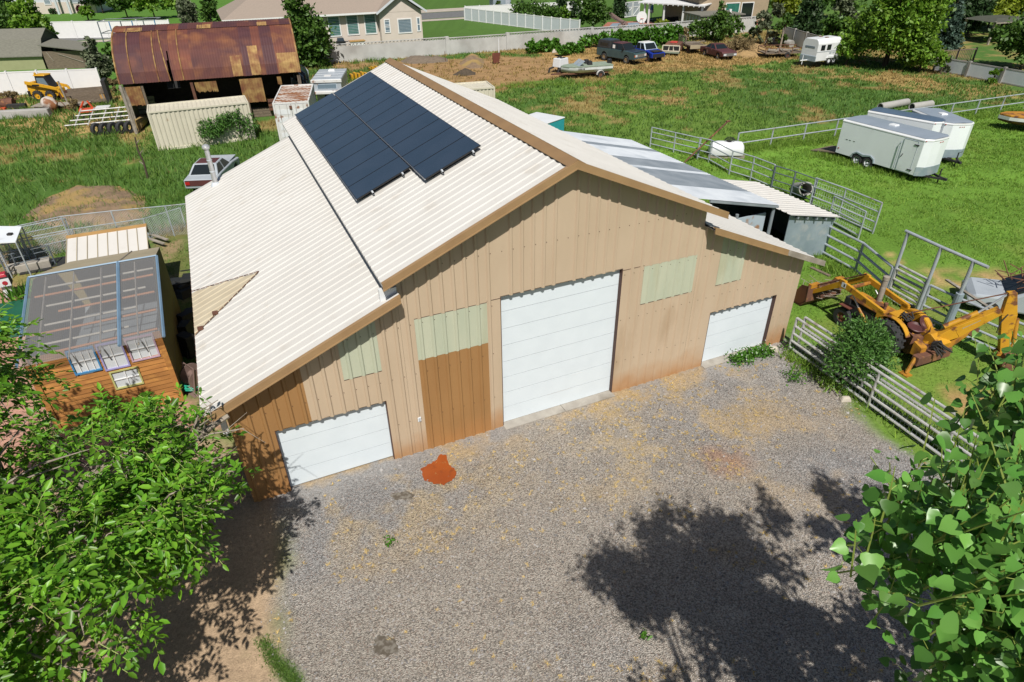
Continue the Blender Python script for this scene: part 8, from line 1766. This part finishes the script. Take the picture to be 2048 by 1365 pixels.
# ================================================================== near trees
def walnut():
    base = Vector((-9.2, 7.6, 0)); t = thing('walnut_tree', 'big bright green broadleaf tree with pale branches beside the cedar cabin', 'tree', tuple(base)); w = wm(t)
    BL = [(-8.9, 7.4, 4.5, 2.3, 1.9), (-6.6, 6.6, 3.9, 1.75, 1.2), (-6.3, 9.3, 3.7, 1.35, .85), (-11.3, 8.9, 5.1, 2.0, 1.8), (-8.3, 9.6, 3.0, 1.3, .9), (-10.4, 6.2, 4.7, 2.2, 1.9), (-7.2, 5.0, 3.8, 1.9, 1.3), (-13.2, 10.0, 5.0, 1.9, 1.7), (-8.6, 3.9, 4.2, 2.0, 1.6), (-11.6, 10.6, 5.2, 1.3, 1.1)]+[(-5.5, 9.6, 4.2, .6, .35)]*2+[(-5.1, 8.5, 3.8, .55, .35)]*2+[(-5.5, 7.6, 3.9, .75, .5)]*2+[(-6.6, 9.0, 4.2, .8, .5)]
    top = base+Vector((.3, .2, 2.4)); mb = MB(); mb.tube([base-Vector((0, 0, .1)), base+Vector((.1, .1, 1.2)), top], .24, 10, r1=.17)
    tw = []
    for b in BL:
        c = Vector(b[:3]); mid = top.lerp(c, .55)+Vector((rnd.uniform(-.3, .3), rnd.uniform(-.3, .3), .25)); mb.tube([top-Vector((0, 0, .3)), mid, c], .10, 7, r1=.045)
        for k in range(8 if b[3] > 1 else 2):
            v = Vector((rnd.gauss(0, 1), rnd.gauss(0, 1), rnd.gauss(.3, .8))).normalized(); e_ = c+Vector((v.x*b[3], v.y*b[3], v.z*b[4]))*.8; s_ = mid.lerp(c, rnd.uniform(.2, 1)); m2 = s_.lerp(e_, .5)+Vector((rnd.uniform(-.15, .15), rnd.uniform(-.15, .15), .15)); mb.tube([s_, m2, e_], .028, 5, r1=.008)
            for q in range(3): vv = Vector((rnd.gauss(0, 1), rnd.gauss(0, 1), rnd.gauss(.2, .6))).normalized()*rnd.uniform(.3, .6); p = m2.lerp(e_, rnd.uniform(.3, 1)); mb.tube([p, p+vv], .009, 4, r1=.004)
    mb.build('trunk', 'bark_pale', t, smooth=True, world=w)
    # leaf sprays: a short stalk with paired leaflets
    K = 2700; Q = 240; Bl = np.array(BL); wt = Bl[:, 3]**2; idx = RN.choice(len(Bl), Q, p=wt/wt.sum()); b = Bl[idx]; v = unit(RN.normal(size=(Q, 3))+np.array([.15, 0, .25])); rr = (.38+.64*RN.random(Q)**.5)[:, None]
    ce = b[:, :3]+v*rr*np.stack([b[:, 3], b[:, 3], b[:, 4]], 1); j = RN.integers(0, Q, K); v = v[j]; st = ce[j]+RN.normal(size=(K, 3))*np.array([.24, .24, .15]); ax = unit(v*np.array([1, 1, .5])+RN.normal(size=(K, 3))*.45+np.array([0, 0, .05]))
    OUT = [(-400, 640), (20, 625), (70, 640), (120, 690), (200, 735), (250, 765), (300, 795), (350, 800), (430, 800), (462, 825), (440, 865), (395, 885), (400, 930), (450, 940), (500, 960), (445, 980), (400, 1015), (375, 1090), (370, 1160), (300, 1235), (255, 1300), (225, 1480), (-400, 1480)]
    tip = st+ax*.28; Q_ = np.array([W2P(p) for p in tip]); keep = sdist(Q_[:, 0], Q_[:, 1], OUT) < -2; st, ax, v = st[keep], ax[keep], v[keep]; K = len(st)
    Vs = []; Fs = []; o = 0; stems = MB()
    for i in range(K):
        ns = RN.integers(2, 5)
        for q in range(ns):
            a0 = unit((ax[i]+RN.normal(size=3)*.55)[None])[0]; s0 = st[i]+RN.normal(size=3)*.16; Ls = RN.uniform(.28, .5); nl = RN.integers(5, 8); f = np.linspace(.25, 1, nl)
            droop = np.array([0, 0, -.35])*(f**2)[:, None]*Ls; pos = s0+a0*f[:, None]*Ls+droop; sd = np.where(np.arange(nl) % 2, 1, -1)[:, None]; side = unit(np.cross(a0, [0, 0, 1])[None]+1e-6)[0]
            d = unit(a0*.75+side*sd*.8+RN.normal(size=(nl, 3))*.25+np.array([0, 0, -.25])); d[-1] = unit((a0+np.array([0, 0, -.4]))[None])[0]; nr = unit(np.array([0, 0, 1.0])+RN.normal(size=(nl, 3))*.42+v[i]*.3); L = RN.uniform(.10, .19, nl)*(.75+.35*f)
            V_, F_ = leaf_fold(pos, d, nr, L, L*RN.uniform(.38, .50, nl), ((.3, .48), (.68, .40))); Vs.append(V_); Fs.append(F_+o); o += len(V_)
            if q < 2: stems.tube([tuple(s0), tuple(s0+a0*Ls*.6+np.array([0, 0, -.06])), tuple(s0+a0*Ls+np.array([0, 0, -.35])*Ls)], .005, 3, caps=False)
    V = np.concatenate(Vs)-np.array(base); np_mesh('crown', V, np.concatenate(Fs), 'leaf_walnut', t); stems.build('leaf_stalks', 'twig_green', t, world=w)
    # one stray spray left of the clear roof
    return t
RN = np.random.default_rng(101)
walnut()
def poplar(label, base, blobs, K, leaf, sprigs=(), bark='bark_pale', ln=(.45, .95), clumps=0, cull=None):
    base = Vector(base); t = thing('poplar_tree', label, 'tree', tuple(base), 0, 'poplars at the yard edge'); w = wm(t); mb = MB(); ctr = Vector(np.mean([b[:3] for b in blobs], axis=0)); ztop = max(b[2] for b in blobs); top = Vector((ctr.x, ctr.y, ztop-.4))
    mb.tube([base-Vector((0, 0, .1)), base.lerp(top, .5), top], .07, 8, r1=.02)
    for b in blobs:
        for k in range(5 if b[3] > .65 and len(sprigs) == 0 else (2 if b[3] > 1.1 else 0)):
            a = base.lerp(top, rnd.uniform(.35, .9)); v = Vector((rnd.gauss(0, 1), rnd.gauss(0, 1), rnd.gauss(.4, .5))).normalized(); e_ = Vector((b[0]+v.x*b[3]*.7, b[1]+v.y*b[3]*.7, b[2]+v.z*b[4]*.7)); mb.tube([a, a.lerp(e_, .5)+Vector((0, 0, -.1)), e_], .03, 5, r1=.008)
    mb.build('trunk', bark, t, smooth=True, world=w)
    Bl = np.array(blobs); wt = Bl[:, 3]**2*Bl[:, 4]; Q = clumps or max(8, K//14); idx = RN.choice(len(Bl), Q, p=wt/wt.sum()); b = Bl[idx]; v = unit(RN.normal(size=(Q, 3))); rr = (RN.random(Q)**.4)[:, None]; ce = b[:, :3]+v*rr*np.stack([b[:, 3], b[:, 3], b[:, 4]], 1)*.92
    j = RN.integers(0, Q, K); v = v[j]; st = ce[j]+RN.normal(size=(K, 3))*np.array([.13, .13, .24]); ax = unit(v*np.array([.5, .5, .25])+np.array([0, 0, .75])+RN.normal(size=(K, 3))*.25); Ls = RN.uniform(*ln, K)
    if cull:
        Q_ = np.array([W2P(p) for p in st+ax*Ls[:, None]]); keep = ~((Q_[:, 1] > -300) & (Q_[:, 1] < 1500) & (Q_[:, 0] < 2120) & (sdist(Q_[:, 0], Q_[:, 1], cull) > 0)); st, ax, Ls = st[keep], ax[keep], Ls[keep]
    if len(sprigs):
        S = np.array(sprigs); st = np.concatenate([st, S[:, :3]]); ax = np.concatenate([ax, unit(S[:, 3:6])]); Ls = np.concatenate([Ls, S[:, 6]])
    Vs = []; Fs = []; o = 0; stems = MB()
    for i in range(len(st)):
        nl = max(6, int(Ls[i]/.055)); f = np.linspace(.05, 1, nl); bend = RN.normal(size=3)*.06; pos = st[i]+ax[i]*f[:, None]*Ls[i]+bend*(f**2)[:, None]; ph = np.arange(nl)*2.4+RN.uniform(0, 6); e1 = unit(np.cross(ax[i], [.3, .7, .2])[None])[0]; e2 = np.cross(ax[i], e1); out = e1*np.cos(ph)[:, None]+e2*np.sin(ph)[:, None]; pl = RN.uniform(.05, .09, nl)[:, None]*(1.15-.6*f[:, None]); pd = unit(out+ax[i]*.45); lp = pos+pd*pl; d = unit(out*.8+np.array([0, 0, -.45])+RN.normal(size=(nl, 3))*.35); nr = unit(np.array([0, -.35, .8])+out*.5+RN.normal(size=(nl, 3))*.35); L = leaf*RN.uniform(.72, 1.15, nl)*(1.1-.55*f**3)
        V_, F_ = leaf_round(lp, d, nr, L, L*RN.uniform(.92, 1.08, nl)); Vs.append(V_); Fs.append(F_+o); o += len(V_)
        stems.tube([tuple(pos[0]), tuple(pos[nl//2]), tuple(pos[-1])], .007, 4, r1=.003, caps=False)
        for q in range(0, nl, 1 if leaf > .12 and i % 2 == 0 else 4): stems.tube([tuple(pos[q]), tuple(lp[q])], .0025, 3, caps=False)
    np_mesh('crown', np.concatenate(Vs)-np.array(base), np.concatenate(Fs), 'leaf_poplar', t); stems.build('shoots', 'twig_green', t, world=w)
    return t
def P3d(px, py, zc): r = ray(px, py); k = zc; return np.array([r.x*k, r.y*k, CAMH+r.z*k])
SPR = []
for px, py, zc, L in ((1835, 900, 3.9, .5), (1760, 1010, 3.8, .45), (1700, 1120, 3.7, .45), (1985, 800, 4.2, .75), (1925, 950, 4.0, .5), (2030, 900, 3.6, .7), (1730, 1080, 3.9, .4), (1880, 1050, 3.6, .5), (2000, 1050, 3.4, .6)):
    p = P3d(px, py+40, zc); SPR.append((*p, rnd.uniform(-.15, .1), .12, 1, L))
def cols(x0, x1, y0, y1, zc, rz, r, n, tops=0.0): return [(x0+(x1-x0)*(i+.5)/n+rnd.uniform(-.15, .15), rnd.uniform(y0, y1), zc+rnd.uniform(-.5, .5)+(tops if i % 2 else 0), r*rnd.uniform(.8, 1.2), rz*rnd.uniform(.8, 1.15)) for i in range(n)]
RN = np.random.default_rng(211); rnd.seed(31)
poplar('poplar with big glossy round leaves and upright shoots at the right of the yard', (3.9, 2.4, 0), [(4.05, 3.1, 8.55, 1.65, .75), (4.6, 3.4, 9.0, .9, .5), (4.9, 2.9, 7.6, 1.2, .7), (3.9, 2.6, 8.1, 1.0, .6), (5.0, 2.9, 8.2, 1.4, .8), (3.7, 2.3, 8.4, .8, .45), (4.5, 2.7, 7.0, 1.0, .8), (4.0, 2.4, 7.7, .8, .6)]+[(2.35, 2.6, 8.72, .45, .32)]*4+[(2.85, 2.6, 8.45, .6, .4)]*3+[(3.05, 2.35, 8.15, .5, .4)]*4+cols(2.6, 5.4, 1.5, 2.3, 5.2, 1.6, .62, 5), 1750, .104, SPR, ln=(.35, .75), clumps=170, cull=[(1690, 1130), (1740, 990), (1770, 900), (1840, 915), (1910, 900), (1955, 800), (1975, 660), (2130, 610), (2130, 1500), (1905, 1500), (1860, 1330), (1760, 1240)])
RN = np.random.default_rng(212); rnd.seed(32)
poplar('poplar standing second along the yard edge, throwing dappled shade on gravel', (6.3, 3.0, 0), cols(5.0, 7.6, 3.0, 4.0, 5.2, 1.6, .62, 4)+cols(5.4, 7.2, 3.3, 3.9, 7.6, 1.5, .5, 3, .9)+[(5.7, 3.6, 9.3, .35, .5), (7.0, 3.7, 9.0, .4, .5)], 480, .15, clumps=38)
RN = np.random.default_rng(213); rnd.seed(33)
poplar('poplar standing third along the yard edge, farthest from the cabin', (8.9, 3.6, 0), cols(7.9, 10.2, 3.5, 4.4, 5.2, 1.6, .62, 4)+cols(8.2, 9.6, 3.8, 4.4, 7.8, 1.5, .5, 3, .8)+[(8.5, 4.2, 9.4, .35, .5)], 460, .15, clumps=36)
